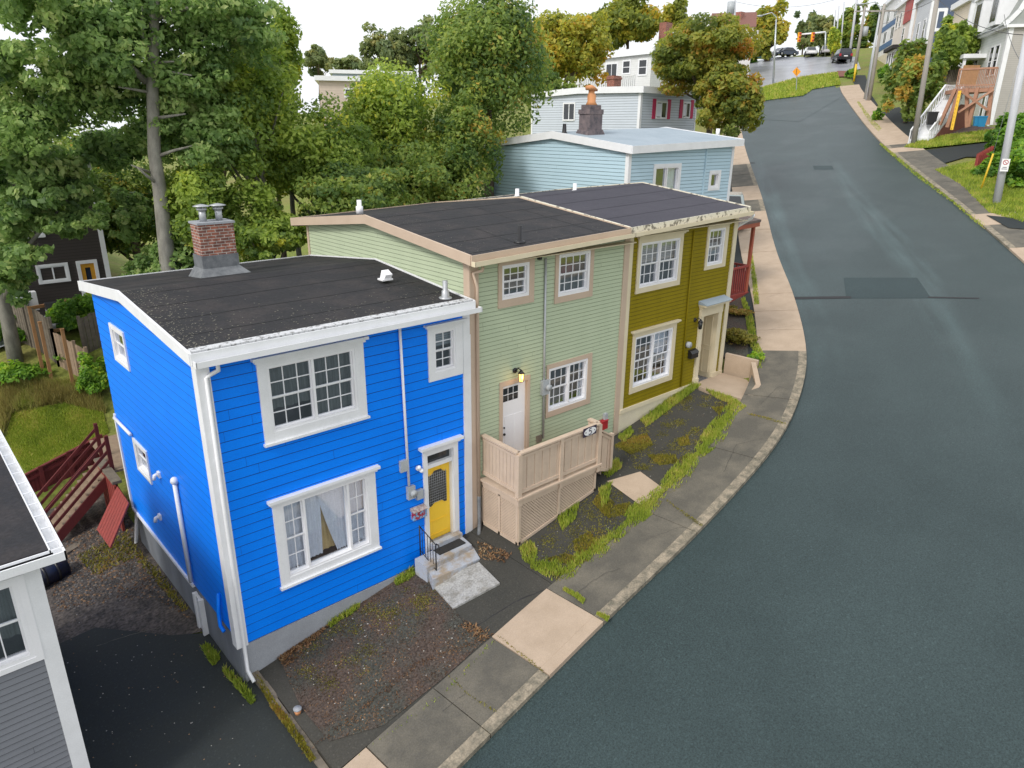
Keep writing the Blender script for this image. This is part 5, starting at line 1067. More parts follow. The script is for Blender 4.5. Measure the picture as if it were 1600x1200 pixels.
# ================================================================= HOUSES UP THE STREET
def swin(w, parent, r, nx=1, ny=2, fm='white', fw=.09, proud=.05, cur_=None, label=None):
    """small far window: frame with bars, and a pane"""
    b = MB(); u0, u1, z0_, z1_ = r
    w.box(b, u0-fw, u0, z0_-fw, z1_+fw, -.02, proud); w.box(b, u1, u1+fw, z0_-fw, z1_+fw, -.02, proud); w.box(b, u0, u1, z1_, z1_+fw, -.02, proud); w.box(b, u0, u1, z0_-fw, z0_, -.02, proud+.02)
    for k in range(1, nx): uu = u0+(u1-u0)*k/nx; w.box(b, uu-.03, uu+.03, z0_, z1_, .015, proud-.01)
    for k in range(1, ny): zz = z0_+(z1_-z0_)*k/ny; w.box(b, u0, u1, zz-.03, zz+.03, .015, proud-.012)
    f = b.build('window', M[fm], parent)
    if label: f['label'] = label
    b = MB(); b.quad(w.p(u0, z0_, .012), w.p(u1, z0_, .012), w.p(u1, z1_, .012), w.p(u0, z1_, .012)); b.build('pane', M['dkglass'], parent).parent = f
    if cur_:
        b = MB(); um = u0+(u1-u0)*cur_[1]; ul = u0+(u1-u0)*cur_[0]; w.box(b, ul+.03, um-.02, z0_+.04, z1_-.04, .013, .018); b.build('curtain', M[cur_[2]], parent).parent = f
    return f
# pale blue house
LBX, LBY, LBR = 22.1, 18.0, 29.3
lb = thing('pale_blue_house', (LBX, LBY, P(LBX, LBY)), 'pale blue sided house with pale flat roof and blackened chimney behind the olive house', 'house')
WQ = Wall((LBX, LBY, 0), (1, 0)); WQL = Wall((LBX, 26.1, 0), (0, -1)); WQR = Wall((LBR, LBY, 0), (0, 1))
r1 = WQ.rect((1023, 262), (1060, 259), (1059, 300), (1022, 302)); r1 = (r1[0], r1[1], r1[3]-1.35, r1[3]); r2 = WQ.rect((1110, 271), (1123, 270), (1121.5, 292), (1109, 294))
siding(WQ, [(0, 3), (7.2, 3), (7.2, 10.45), (0, 10.15)], [r1, r2], .14, .022, .014, [M['ltblue'], M['ltblue_seam_shade']], lb)
siding(WQL, [(0, 3), (8.1, 3), (8.1, 10.15), (4.1, 10.65), (0, 10.15)], [], .14, .022, .014, [M['ltblue'], M['ltblue_seam_shade']], lb)
siding(WQR, [(0, 3), (8.1, 3), (8.1, 10.15), (0, 10.4)], [], .14, .022, .014, [M['ltblue'], M['ltblue_seam_shade']], lb)
window(WQ, lb, (r1[0]-.12, r1[1]+.12, r1[2]-.12, r1[3]+.12), inner(r1, .05), [(1, [(1, 1)]), (1, [(1, 1)])], M['white'], M['whitevinyl'], curtain=[(r1[0]+.75, r1[1], r1[2], r1[3], 'curtwhite', 1)], label='two pane sliding window')
window(WQ, lb, (r2[0]-.12, r2[1]+.12, r2[2]-.12, r2[3]+.12), inner(r2, .05), [(1, [(1, 1)])], M['white'], M['whitevinyl'], label='small square window near the corner')
b = MB(); WQ.box(b, -.03, .14, 3, 10.2, -.02, .03); WQL.box(b, 7.96, 8.122, 3, 10.2, -.02, .026); b.build('corner_board', M['white'], lb)
b = MB(); WQ.box(b, 7.06, 7.23, 3, 10.4, -.02, .03); b.build('corner_board', M['white'], lb)
b = MB(); WQL.box(b, -.03, .10, 3, 10.15, -.02, .03); b.build('corner_board', M['white'], lb)
u_ = WQ.at(1103, 240)[0]; b = MB(); WQ.box(b, u_-.03, u_+.03, 3, 10.3, 0, .06); b.build('downpipe', M['ltblue'], lb)
rl_ = roof(lb, LBX-.15, LBR+.35, [(17.75, 10.42), (22.0, 10.90), (26.35, 10.42)], .03, M['rooflt'], M['white'], thick=.26)
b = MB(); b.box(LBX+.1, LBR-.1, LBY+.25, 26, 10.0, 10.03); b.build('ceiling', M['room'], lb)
c0 = at_y(925, 205, 21.0); b = MB(); cx = c0[0]
b.hexa([(cx-.62, 20.7, 10.6), (cx+.62, 20.7, 10.6), (cx+.62, 21.5, 10.6), (cx-.62, 21.5, 10.6), (cx-.45, 20.8, 11.0), (cx+.45, 20.8, 11.0), (cx+.45, 21.4, 11.0), (cx-.45, 21.4, 11.0)])
b.box(cx-.38, cx+.38, 20.8, 21.4, 10.95, 11.6); b.box(cx-.42, cx+.42, 20.78, 21.42, 11.6, 11.78); b.box(cx-.33, cx+.33, 20.85, 21.35, 11.78, 11.95)
ck = b.build('chimney', M['tar'], lb)
b = MB(); b.tube([(cx, 21.1, 11.95), (cx, 21.1, 12.08), (cx, 21.1, 12.3), (cx-.02, 21.1, 12.42), (cx, 21.1, 12.6)], [.25, .17, .18, .12, .15], 10); b.tube([(cx-.03, 21.1, 12.52), (cx-.03, 21.1, 12.58), (cx+.02, 21.1, 12.64)], [.24, .28, .12], 9); b.build('chimney_pot', M['clay'], lb).parent = ck
c0 = at_y(882, 200, 21.6); b = MB(); b.tube([(c0[0], 21.6, 10.8), (c0[0], 21.6, 10.9), (c0[0], 21.6, 11.22)], [.2, .09, .07], 8); b.build('vent_pipe', M['black'], lb)
c0 = at_y(1121, 213, 19.5); b = MB(); b.tube([(c0[0], 19.5, 10.7), (c0[0], 19.5, 11.1)], .09, 8); b.build('vent_pipe', M['whitevinyl'], lb)
# pale grey house with crimson shutters
SY = 29.0; a = at_y(1002, 141, SY); c = at_y(1094, 141, SY); SX0, SX1 = a[0], c[0]-.25; sz = 13.22
sh = thing('shuttered_house', (SX0, SY, P(SX0, SY)), 'pale grey sided house with crimson window shutters', 'house')
WS = Wall((SX0, SY, 0), (1, 0)); d_ = 9.5; WSL = Wall((SX0, SY+d_, 0), (0, -1))
siding(WS, [(0, 5), (SX1-SX0, 5), (SX1-SX0, sz), (0, sz)], [], .15, .026, .014, [M['greysid'], M['greysid_seam_shade']], sh)
siding(WSL, [(0, 5), (d_, 5), (d_, sz), (0, sz-.05)], [], .15, .026, .014, [M['greysid'], M['greysid_seam_shade']], sh)
b = MB(); b.box(SX0+.05, SX1-.02, SY+.05, SY+d_, 5, sz); b.build('inner_wall', M['greysid'], sh)
for (x0_, y0_, x1_, y1_) in ((1023, 158, 1042, 186), (1065, 159, 1078, 185)):
    r_ = WS.rect((x0_+1, y0_), (x1_, y0_), (x1_, y1_), (x0_+1, y1_)); r_ = (r_[0]+.1, r_[1]-.1, r_[2]+.1, r_[3]-.1); swin(WS, sh, r_, 2, 1, cur_=(0, .5, 'curtwhite'))
    for u_ in (r_[0]-.42, r_[1]+.12): b = MB(); WS.box(b, u_, u_+.3, r_[2]-.1, r_[3]+.22, .0, .05); b.build('shutter', M['crimson'], sh)
r_ = WSL.rect((882, 163), (898, 162), (897, 186), (881, 187)); swin(WSL, sh, (r_[0], r_[1], r_[2], r_[3]), 2, 1)
b = MB(); WS.box(b, -.03, .16, 5, sz, -.02, .03); WSL.box(b, d_-.16, d_+.022, 5, sz, -.02, .026); b.build('corner_board', M['white'], sh)
b = MB(); WS.box(b, SX1-SX0-.13, SX1-SX0+.02, 5, sz, -.02, .03); b.build('corner_board', M['white'], sh)
b = MB(); WSL.box(b, -.03, .10, 5, sz, -.02, .03); b.build('corner_board', M['white'], sh)
roof(sh, SX0-.2, SX1+.3, [(SY-.3, sz+.22), (SY+5, sz+.30), (SY+d_+.3, sz+.1)], 0, M['rooflt'], M['white'], thick=.34)
# white house behind with balcony and brick chimney
WY = 47.0; a = at_y(1019, 78, WY); wx = a[0]; wz = a[2]; wh = thing('white_house', (wx, WY, P(wx, WY)), 'white flat roofed house with striped balcony railing behind the shuttered house', 'house')
WW = Wall((wx, WY, 0), (1, 0)); WWL = Wall((wx, WY+12, 0), (0, -1))
wr = at_y(1075, 90, WY)[0]
b = MB(); b.box(wx, wr, WY, WY+12, P(wx, WY)-1, wz); b.build('wall', lined('white_far_siding', (.70, .71, .70), .2, dark=.88), wh)
roof(wh, wx-.3, wr+.3, [(WY-.4, wz+.25), (WY+12.3, wz+.05)], 0, M['roofblk'], M['white'], thick=.6)
for (x0_, y0_, x1_, y1_, n_) in ((974, 96, 984, 114, 2), (999, 94, 1010, 116, 2)): r_ = WWL.rect((x0_, y0_), (x1_, y0_), (x1_, y1_), (x0_, y1_)); swin(WWL, wh, r_, 1, n_, fw=.14)
r_ = WWL.rect((947, 101), (963, 100), (964, 128), (948, 130)); swin(WWL, wh, r_, 2, 1, fw=.14)
r_ = WW.rect((1037, 93), (1049, 92), (1049, 114), (1037, 115)); swin(WW, wh, r_, 1, 2, fw=.25)
b = MB(); by_ = WWL
for k in range(34):
    u0_, z0_ = WWL.at(905+k*3.2, 117+0*k); b.box(wx-1.6, wx-1.54, 0, 0, 0, 0) if False else None
ra = at_y(905, 124, 49.5); rb = at_y(992, 117, 44.0)
for k in range(30):
    f = k/29; x = ra[0]+(rb[0]-ra[0])*f; y = ra[1]+(rb[1]-ra[1])*f; z = ra[2]+(rb[2]-ra[2])*f; b.box(x-.06, x+.06, y-.03, y+.03, z-1.2, z)
b.bar(ra, rb, .12, .1); b.build('balcony_railing', M['white'], wh)
b = MB(); b.hexa([(ra[0], ra[1], ra[2]-1.4), (rb[0], rb[1], rb[2]-1.4), (wx, WY+2, rb[2]-1.4), (ra[0]+1, WY+10, ra[2]-1.4), (ra[0], ra[1], ra[2]-1.2), (rb[0], rb[1], rb[2]-1.2), (wx, WY+2, rb[2]-1.2), (ra[0]+1, WY+10, ra[2]-1.2)]); b.build('balcony_floor', M['concrete'], wh)
c0 = at_y(960, 132, 38.5); b = MB(); b.box(c0[0]-.42, c0[0]+.42, 38.2, 38.9, 13.3, c0[2]+.6); b.box(c0[0]-.47, c0[0]+.47, 38.15, 38.95, c0[2]+.35, c0[2]+.5); b.build('chimney', M['brick2'], sh)
# far buildings: simple gabled and flat masses with windows
def farhouse(name, label, pxl, pxr, ptop, pbot, D, wallm, roofm, depth=9, gable=0, wins=(), roof_t=.35, trim='white'):
    A_ = Vector(at_d(pxl, ptop, D)); B_ = Vector(at_d(pxr, ptop, D)); zt_ = (A_.z+B_.z)/2; zb_ = at_d((pxl+pxr)/2, pbot, D)[2]-4
    zb_ = min(zb_, ground_z(A_.x, A_.y)-.5)
    t_ = thing(name, (A_.x, A_.y, zb_), label, 'house'); w = Wall((A_.x, A_.y, 0), (B_.x-A_.x, B_.y-A_.y)); L_ = (Vector((B_.x, B_.y))-Vector((A_.x, A_.y))).length
    b = MB(); w.box(b, 0, L_, zb_, zt_, -depth, 0); b.build('wall', wallm, t_)
    b = MB(); e = .3
    if gable: b.prism([w.p(-e, zt_, e), w.p(-e, zt_, -depth-e), w.p(-e, zt_+gable, -depth*.5)], w.u*(L_+2*e))
    else: w.box(b, -e, L_+e, zt_, zt_+roof_t, -depth-e, e)
    b.build('roof', roofm, t_)
    for (x0_, y0_, x1_, y1_, nx, ny) in wins: swin(w, t_, w.rect((x0_, y0_), (x1_, y0_), (x1_, y1_), (x0_, y1_)), nx, ny, trim, fw=.12)
    return t_, w
fh, w = farhouse('white_gabled_house', 'white house with hipped brown roof beyond the rust coloured maple', 1112, 1178, 43, 86, 118, M['whitesid'], mat('brown_shingle', (.20, .09, .07), .8), 10, 2.6, [(1151, 72, 1158, 85, 1, 1), (1180, 49, 1183, 61, 1, 2)])
for px_ in (1143, 1155):
    c0 = Vector(at_d(px_, 34, 121)); b = MB(); b.box(c0.x-.5, c0.x+.5, c0.y-.5, c0.y+.5, c0.z-2, at_d(px_, 19 if px_ == 1155 else 27, 121)[2]); b.build('chimney', M['brick2'], fh)
farhouse('red_house', 'red sided house showing between the rust maple and the white gabled house', 1100, 1131, 50, 84, 108, M['redsid'], M['white'], 8, 0, [(1118, 60, 1124, 68, 1, 2)])
mh, w = farhouse('mansard_house', 'black mansard roofed house with red chimney above the white house', 1040, 1075, 52, 82, 96, mat('black_mansard', (.035, .037, .045), .7), M['white'], 8, 0, [(1042.5, 57, 1047, 64, 1, 2)], .2)
c0 = Vector(at_d(1043, 50, 95)); b = MB(); b.box(c0.x-.6, c0.x+.6, c0.y-.2, c0.y+.8, c0.z-2, c0.z+1.0); b.build('chimney', M['brick2'], mh)
farhouse('flat_roofed_house', 'low white house on the skyline behind the mansard house', 1075, 1130, 34, 50, 150, M['whitesid'], M['concrete'], 10, 0, [(1090, 38, 1096, 43, 1, 1)])
farhouse('beige_building', 'long beige sided building glimpsed above the garden trees', 498, 605, 127, 165, 62, lined('beige_far_siding', (.60, .50, .42), .2, dark=.85), M['white'], 10, 0, [(540, 140, 548, 150, 1, 1)])
farhouse('blue_grey_building', 'pale blue flat roofed building above the garden trees behind the beige one', 519, 640, 116, 140, 82, lined('blue_grey_far_siding', (.42, .50, .60), .3, dark=.85), M['white'], 12, 0, [(560, 119, 572, 124, 2, 1)])
# row on the right of the street
SD = Vector((.857, .515, 0)).normalized(); ED = Vector((SD.y, -SD.x, 0)); C0 = Vector((64.8, 18.4, 0))
def row(name, label, t0, t1, h, depth, fm, sm, roofm, off=0, roof_t=.35, zadd=0, parapet=True):
    o = C0+SD*t0-ED*off; zb_ = P(o.x, o.y); t_ = thing(name, (o.x, o.y, zb_), label, 'house')
    wf = Wall((o+SD*(t1-t0)), -SD); wf = Wall((o.x, o.y, 0), (SD.x, SD.y)); wf.n = -ED
    ws = Wall((o.x, o.y, 0), (ED.x, ED.y)); L_ = t1-t0; zt_ = zb_+h
    b = MB(); wf.box(b, 0, L_, zb_-.5, zt_, -depth, 0); bm = b.build('wall', fm, t_)
    b = MB(); ws.box(b, .02, depth, zb_-.5, zt_-.01, -.01, .03); b.build('side_wall', sm, t_)
    b = MB(); wf.box(b, -.3, L_+.1, zt_, zt_+roof_t, -depth, .35); b.build('roof', roofm, t_)
    b = MB(); wf.box(b, -.06, .25, zb_, zt_, -.02, .06); ws.box(b, -.06, .25, zb_, zt_, -.02, .08); b.build('corner_board', M['white'], t_)
    return t_, wf, ws, zb_, zt_, L_
M['palegreen'] = lined('pale_grey_facade', (.66, .68, .66), .2, dark=.85)
ta, wf, ws, zb_, zt_, L_ = row('grey_row_house', 'large pale grey sided house with curved eave at the right edge of the street', 0, 11, 6.6, 12, M['palegreen'], M['taupe'], M['white'], 0, .2)
# mansard with curved flare and dormers
b = MB(); prof = [(.5, 0), (.15, .25), (-.35, .9), (-.7, 1.8), (-.9, 3.0)]
for (o0, h0), (o1, h1) in zip(prof, prof[1:]): b.quad(wf.p(-.1, zt_+.2+h0, o0), wf.p(L_, zt_+.2+h0, o0), wf.p(L_, zt_+.2+h1, o1), wf.p(-.1, zt_+.2+h1, o1))
b.add([wf.p(-.1, zt_+.2+h, o) for o, h in prof]+[wf.p(-.1, zt_+3.2, -11), wf.p(-.1, zt_+.2, -11)], [tuple(range(7))]); b.build('mansard', mat('mansard_shingle', (.32, .34, .32), .8), ta)
b = MB(); 
for (o0, h0), (o1, h1) in zip(prof, prof[1:]): b.bar(wf.p(-.12, zt_+.22+h0, o0), wf.p(-.12, zt_+.22+h1, o1), .12, .3)
b.build('barge_board', M['white'], ta)
for u_ in (2.2, 6.6):
    b = MB(); wf.box(b, u_, u_+1.9, zt_+.5, zt_+2.9, -1.2, .45); wf.box(b, u_-.15, u_+2.05, zt_+2.9, zt_+3.1, -1.4, .65); dm = b.build('dormer', M['white'], ta)
    wd_ = Wall(wf.p(0, 0, .45), (SD.x, SD.y)); wd_.n = -ED; b = MB(); wd_.box(b, u_+.3, u_+.9, zt_+.8, zt_+2.6, .0, .02); wd_.box(b, u_+1.0, u_+1.6, zt_+.8, zt_+2.6, .0, .02); b.build('pane', M['dkglass'], ta).parent = dm
for u_ in (1.4, 2.7, 6.5): swin(wf, ta, (u_, u_+.8, zb_+3.6, zb_+5.6), 1, 2)
b = MB(); wf.box(b, 4.4, 8.4, zb_+5.0, zb_+5.3, 0, 1.6); wf.box(b, 4.6, 4.8, zb_+3, zb_+5, 1.3, 1.5); b.build('porch_roof', M['white'], ta)
for u_ in (.9, 2.2): swin(wf, ta, (u_, u_+.7, zb_+.4, zb_+2.2), 1, 2)
b = MB(); wf.box(b, -.1, .5, zb_-.4, zb_+.2, -.02, .12); ws.box(b, -.1, 6, zb_-.4, zb_-.05, 0, .14); b.build('plinth', M['white'], ta)
tb, wf2, ws2, zb2, zt2, L2 = row('cream_row_house', 'narrow cream house with arched window and dormers beyond the grey house', 11.2, 17, 8.2, 10, lined('cream_row_siding', (.74, .64, .50), .2, dark=.85), M['palegreen'], M['white'], .2, .5)
for u_, zz in ((2.0, 4.2), (3.8, 4.2), (2.0, 1.2)): swin(wf2, tb, (u_, u_+.9, zb2+zz, zb2+zz+1.7), 1, 2)
b = MB(); wf2.box(b, .6, 2.0, zt2+.5, zt2+1.9, -1.5, -.2); wf2.box(b, 3.4, 4.8, zt2+.5, zt2+1.9, -1.5, -.2); b.build('dormer_pair', M['white'], tb)
tn, wf3, ws3, zb3, zt3, L3 = row('navy_row_house', 'tall navy clapboard house with white framed side window', 28.5, 36, 8.7, 17, lined('grey_row_front', (.60, .62, .66), .2, dark=.8), M['navy'], M['white'], 0, .45)
for (x0_, y0_, x1_, y1_) in ((1465, 18, 1473, 44), ): r_ = ws3.rect((x0_, y0_), (x1_, y0_), (x1_, y1_), (x0_, y1_)); swin(ws3, tn, r_, 1, 1, fw=.32)
for k in range(4):
    swin(ws3, tn, (11.4+k*1.3, 12.0+k*1.3, zb3+4.2, zb3+7.2), 1, 1, fw=.2)
for u_, zz in ((1.4, 4.4), (4.5, 4.4), (2, 1)): swin(wf3, tn, (u_, u_+1, zb3+zz, zb3+zz+1.9), 1, 2, fw=.15)
b = MB(); wf3.box(b, .2, L3-.1, zb3+3.6, zb3+3.9, 0, 1.4); b.build('bay_roof', M['roofblk'], tn)
ts, wf4, ws4, zb4, zt4, L4 = row('stucco_row_house', 'warm white stucco house with dark bay roof and red upper panel', 36.2, 47, 8.3, 9, M['stucco'], M['stucco'], M['white'], .4, .5)
b = MB(); wf4.box(b, .4, 4.6, zb4+5.9, zt4, .0, .12); b.build('red_panel', M['redsid'], ts)
b = MB(); wf4.box(b, 0, 6.2, zb4+2.9, zb4+3.3, 0, 1.5); b.build('bay_roof', M['roofblk'], ts)
b = MB(); wf4.box(b, .5, 5.4, zb4+.6, zb4+2.9, 0, 1.1); b.build('bay', M['white'], ts)
wb_ = Wall(wf4.p(0, 0, 1.1), (SD.x, SD.y)); wb_.n = -ED
for u_ in (.9, 2.5, 4.1): swin(wb_, ts, (u_, u_+1.0, zb4+1.0, zb4+2.6), 1, 1)
for u_, zz in ((3.2, 3.9), (6.6, 6.0), (8.8, 6.0)): swin(wf4, ts, (u_, u_+1.1, zb4+zz, zb4+zz+1.5), 1, 2)
b = MB(); wf4.box(b, 9.6, 10.5, zb4+.0, zb4+2.3, 0, .06); b.build('door', M['redsid'], ts)
tl, wf5, ws5, zb5, zt5, L5 = row('blue_white_row_house', 'tall white and blue banded house at the top of the street', 47.5, 60, 8.6, 9, M['whitesid'], M['whitesid'], M['white'], 0, .5)
for zz in (2.7, 5.2): b = MB(); wf5.box(b, .3, L5-.3, zb5+zz, zb5+zz+.7, 0, .05); b.build('blue_band', mat('band_blue', (.06, .14, .28), .6), tl)
for u_ in (2, 7.5):
    for zz in (3.5, 6.2): swin(wf5, tl, (u_, u_+2.2, zb5+zz, zb5+zz+1.4), 2, 1)
b = MB(); wf5.box(b, .2, L5, zb5-.4, zb5+1.8, 0, .3); b.build('retaining_base', M['creamfound'], tl)
# white porch stairs, brown wall, cedar deck, bins
def G3(a, c, dz=0): g = G(a, c); return Vector((g[0], g[1], g[2]+dz))
sa, sb_ = G3(1419, 228), G3(1471, 213); sa = Vector(at_d(1419, 227, math.hypot(*G(1419, 227)[:2]))); D_ = math.hypot(sa.x, sa.y)
sb_ = Vector(at_d(1473, 156, D_+4)); sz0 = sa.z
ws_ = thing('white_stairs', sa, 'white railed stairs climbing from the street to a porch on the right', 'stairs')
n_ = 12
b = MB()
for k in range(n_+1): f = k/n_; p_ = sa.lerp(sb_, f); b.bar(p_+Vector((0, 0, 0)), p_+Vector((0, 0, 1.0)), .07, .07, (1, 0, 0))
b.bar(sa+Vector((0, 0, 1.0)), sb_+Vector((0, 0, 1.0)), .10, .10); b.bar(sa+Vector((0, 0, .1)), sb_+Vector((0, 0, .1)), .10, .16); b.build('railing', M['white'], ws_)
q2 = ED*1.2; b = MB()
for k in range(n_+1): f = k/n_; p_ = sa.lerp(sb_, f)+q2; b.bar(p_, p_+Vector((0, 0, 1.0)), .07, .07, (1, 0, 0))
b.bar(sa+q2+Vector((0, 0, 1.0)), sb_+q2+Vector((0, 0, 1.0)), .10, .10); b.build('railing', M['white'], ws_)
b = MB()
for k in range(n_): f0, f1 = k/n_, (k+1)/n_; p_ = sa.lerp(sb_, f0); q_ = sa.lerp(sb_, f1); zz = q_.z; b.hexa([(p_.x, p_.y, zz-.5), (q_.x, q_.y, zz-.5), (q_.x+q2.x, q_.y+q2.y, zz-.5), (p_.x+q2.x, p_.y+q2.y, zz-.5), (p_.x, p_.y, zz), (q_.x, q_.y, zz), (q_.x+q2.x, q_.y+q2.y, zz), (p_.x+q2.x, p_.y+q2.y, zz)])
b.build('treads', M['white'], ws_)
pl_ = sb_.copy(); pr_ = pl_+SD*1.5
b = MB(); u3 = (sb_-sa); u3.z = 0; u3.normalize(); e_ = sb_+u3*2.6
for k in range(9): p_ = sb_.lerp(e_, k/8); b.bar(p_, p_+Vector((0, 0, 1.0)), .08, .08, (1, 0, 0))
b.bar(sb_+Vector((0, 0, 1.0)), e_+Vector((0, 0, 1)), .1, .1); b.bar(sb_-Vector((0, 0, .1)), e_-Vector((0, 0, .1)), .12, .3); b.build('porch_railing', M['white'], ws_)
bwl = thing('brown_side_wall', sa, 'reddish brown wall under the white railed stairs', 'wall')
b = MB(); g_ = .03*ED; pa = sa-ED*.05+SD*.3; zg = sa.z-.3
aq, sq, eq = sa+q2*1.03, sb_+q2*1.03, e_+q2*1.03
b.prism([(aq.x, aq.y, zg), (eq.x, eq.y, zg), (eq.x, eq.y, sb_.z-.3), (sq.x, sq.y, sb_.z-.3), (aq.x, aq.y, sa.z-.1)], g_); b.build('panel', M['brownwall'], bwl)
# cedar deck in front of the grey house
DD = 62.5
dk = thing('cedar_deck', at_d(1520, 200, DD), 'raised cedar deck with cross braces in front of the grey house', 'deck')
fl0, fl1 = Vector(at_d(1493, 139, DD)), Vector(at_d(1553, 137, DD)); r0_, r1_ = Vector(at_d(1497, 107, DD)), Vector(at_d(1559, 104, DD)); bk = SD*3.2
def solid4(b, a, c, off, h): return b.hexa([a-Vector((0, 0, h)), c-Vector((0, 0, h)), c+off-Vector((0, 0, h)), a+off-Vector((0, 0, h)), a, c, c+off, a+off])
b = MB(); solid4(b, fl0, fl1, bk, .25); b.build('floor', M['pinkwood'], dk)
b = MB(); fz_ = Vector((0, 0, .95*(r0_.z-fl0.z)))
b.bar(fl0+fz_, fl1+fz_, .12, .12); b.bar(fl0+Vector((0, 0, .2)), fl1+Vector((0, 0, .2)), .06, .08)
for k in range(25): p_ = fl0.lerp(fl1, k/24); b.bar(p_, p_+fz_, .05, .05, (1, 0, 0))
b.build('railing', M['pinkwood'], dk)
b = MB(); b.bar(fl0.lerp(fl1, .08)+Vector((0, 0, .9)), fl0.lerp(fl1, .52)+Vector((0, 0, .85)), .05, 1.25); b.build('infill_panel', M['newwood'], dk)
for a_, c_ in (((1511, 139), (1511, 199)), ((1528, 138), (1513, 198)), ((1550, 137), (1543, 195)), ((1493, 140), (1468, 195)), ((1500, 140), (1480, 199))):
    b = MB(); b.bar(at_d(a_[0], a_[1]-1, DD), at_d(c_[0], c_[1], DD), .22, .22, (1, 0, 0)); b.build('post', M['pinkwood'], dk)
for a_, c_ in (((1499, 140), (1543, 172)), ((1553, 140), (1497, 176))):
    b = MB(); b.bar(at_d(*a_, DD-.3), at_d(*c_, DD-.3), .14, .14, (1, 0, 0)); b.build('brace', M['pinkwood'], dk)
ld = thing('ladder', at_d(1487, 202, DD-1.5), 'yellow ladder leaning against the raised cedar deck', 'ladder')
lt_, lb_ = Vector(at_d(1500, 142, DD-1)), Vector(at_d(1487, 203, DD-1.5)); b = MB()
for s_ in (-.2, .2): b.bar(lb_+SD*s_, lt_+SD*s_, .09, .09, (1, 0, 0))
b.build('side_rail', M['ladder'], ld); b = MB()
for k in range(10): p_ = lb_.lerp(lt_, (k+.5)/10); b.bar(p_-SD*.2, p_+SD*.2, .05, .05)
b.build('rung', M['ladder'], ld)
def bin_(a, c, D, w, h, m, label, n):
    p_ = at_d(a, c, D); t_ = thing('bin', p_, label, 'bin', rz=.5); b = MB(); b.hexa([(-w*.4, -w*.4, 0), (w*.4, -w*.4, 0), (w*.4, w*.4, 0), (-w*.4, w*.4, 0), (-w/2, -w/2, h), (w/2, -w/2, h), (w/2, w/2, h), (-w/2, w/2, h)]); b.build('body', m, t_, local=True); b = MB(); b.box(-w*.54, w*.54, -w*.54, w*.54, h, h+.08); b.build('lid', m, t_, local=True)
bin_(1454, 195, 62, .62, .8, M['black'], 'black bin against the reddish brown wall', 0)
bin_(1526, 197, 60, .5, .55, M['bluebin'], 'blue recycling box on the left of a pair under the deck', 1)
bin_(1532, 198, 60, .5, .6, M['bluebin'], 'blue recycling box on the right of a pair under the deck', 2)
p_ = Vector(at_d(1470, 108, 74)); rg_ = thing('porch_railing', p_, 'grey timber porch railing above the white stairs', 'railing'); e2 = Vector(at_d(1500, 105, 74)); b = MB()
for k in range(12): q_ = p_.lerp(e2, k/11); b.bar(q_-Vector((0, 0, 1.1)), q_, .1, .1, (1, 0, 0))
b.bar(p_, e2, .12, .12); b.bar(p_-Vector((0, 0, 1.2)), e2-Vector((0, 0, 1.2)), .3, .2); b.build('balusters', M['oldwood'], rg_)
p_ = hit(1530, 262); rf2 = thing('red_fence', p_, 'short dark red fence among the bushes on the right bank', 'fence'); a_ = Vector(at_d(1529, 240, 53)); c_ = Vector(at_d(1551, 228, 55)); b = MB()
for k in range(9): q_ = a_.lerp(c_, k/8); b.bar(q_-Vector((0, 0, 1.3)), q_, .16, .05, (1, 0, 0))
b.bar(a_-Vector((0, 0, .15)), c_-Vector((0, 0, .15)), .06, .1); b.build('pickets', M['redwood2'], rf2)
# retaining stone wall by the stucco house
p0_, p1_ = G3(1397, 152), G3(1412, 200); sw = thing('stone_wall', p0_, 'rough grey stone retaining wall below the stucco house', 'wall'); d_ = (C0+SD*36); a_ = C0+SD*22-ED*1.5; c_ = C0+SD*37-ED*1.5; b = MB()
b.hexa([(a_.x, a_.y, P(a_.x, a_.y)-.3), (c_.x, c_.y, P(c_.x, c_.y)-.3), (c_.x+ED.x, c_.y+ED.y, P(c_.x, c_.y)-.3), (a_.x+ED.x, a_.y+ED.y, P(a_.x, a_.y)-.3), (a_.x, a_.y, P(a_.x, a_.y)+3.4), (c_.x, c_.y, P(c_.x, c_.y)+2.6), (c_.x+ED.x, c_.y+ED.y, P(c_.x, c_.y)+2.6), (a_.x+ED.x, a_.y+ED.y, P(a_.x, a_.y)+3.4)]); b.build('masonry', M['stonewall'], sw)
# red porch beyond the olive house
px0 = 25.2; rp = thing('red_porch', (px0, 15.8, P(px0, 15.8)), 'small dark red timber porch with shingled roof beyond the olive house', 'porch')
zc0 = P(26.3, 16)
b = MB(); b.hexa([(24.6, 15.2, 7.45), (27.4, 15.2, 7.5), (27.4, 18.0, 7.75), (24.6, 18.0, 7.75), (24.6, 15.2, 7.55), (27.4, 15.2, 7.6), (27.2, 17.9, 8.0), (24.6, 17.9, 8.0)]); b.build('roof', mat('brown_shingles', (.13, .10, .09), .9, bump=.5), rp)
b = MB(); b.bar((24.6, 15.25, 7.38), (27.35, 15.25, 7.42), .08, .18); b.bar((27.35, 15.25, 7.42), (27.35, 17.9, 7.6), .08, .18); b.build('fascia', mat('red_brown_paint', (.32, .09, .05), .6), rp)
for x, y in ((27.2, 15.4), (24.8, 15.4)): b = MB(); b.box(x-.06, x+.06, y-.06, y+.06, P(x, y)-.2, 7.4); b.build('post', mat('red_post', (.35, .09, .05), .6), rp)
b = MB()
for k in range(16): x = 24.8+2.4*k/15; b.box(x-.03, x+.03, 15.38, 15.42, zc0+.35, zc0+1.4)
for k in range(14): y = 15.4+2.4*k/13; b.box(27.18, 27.22, y-.03, y+.03, zc0+.35, zc0+1.4)
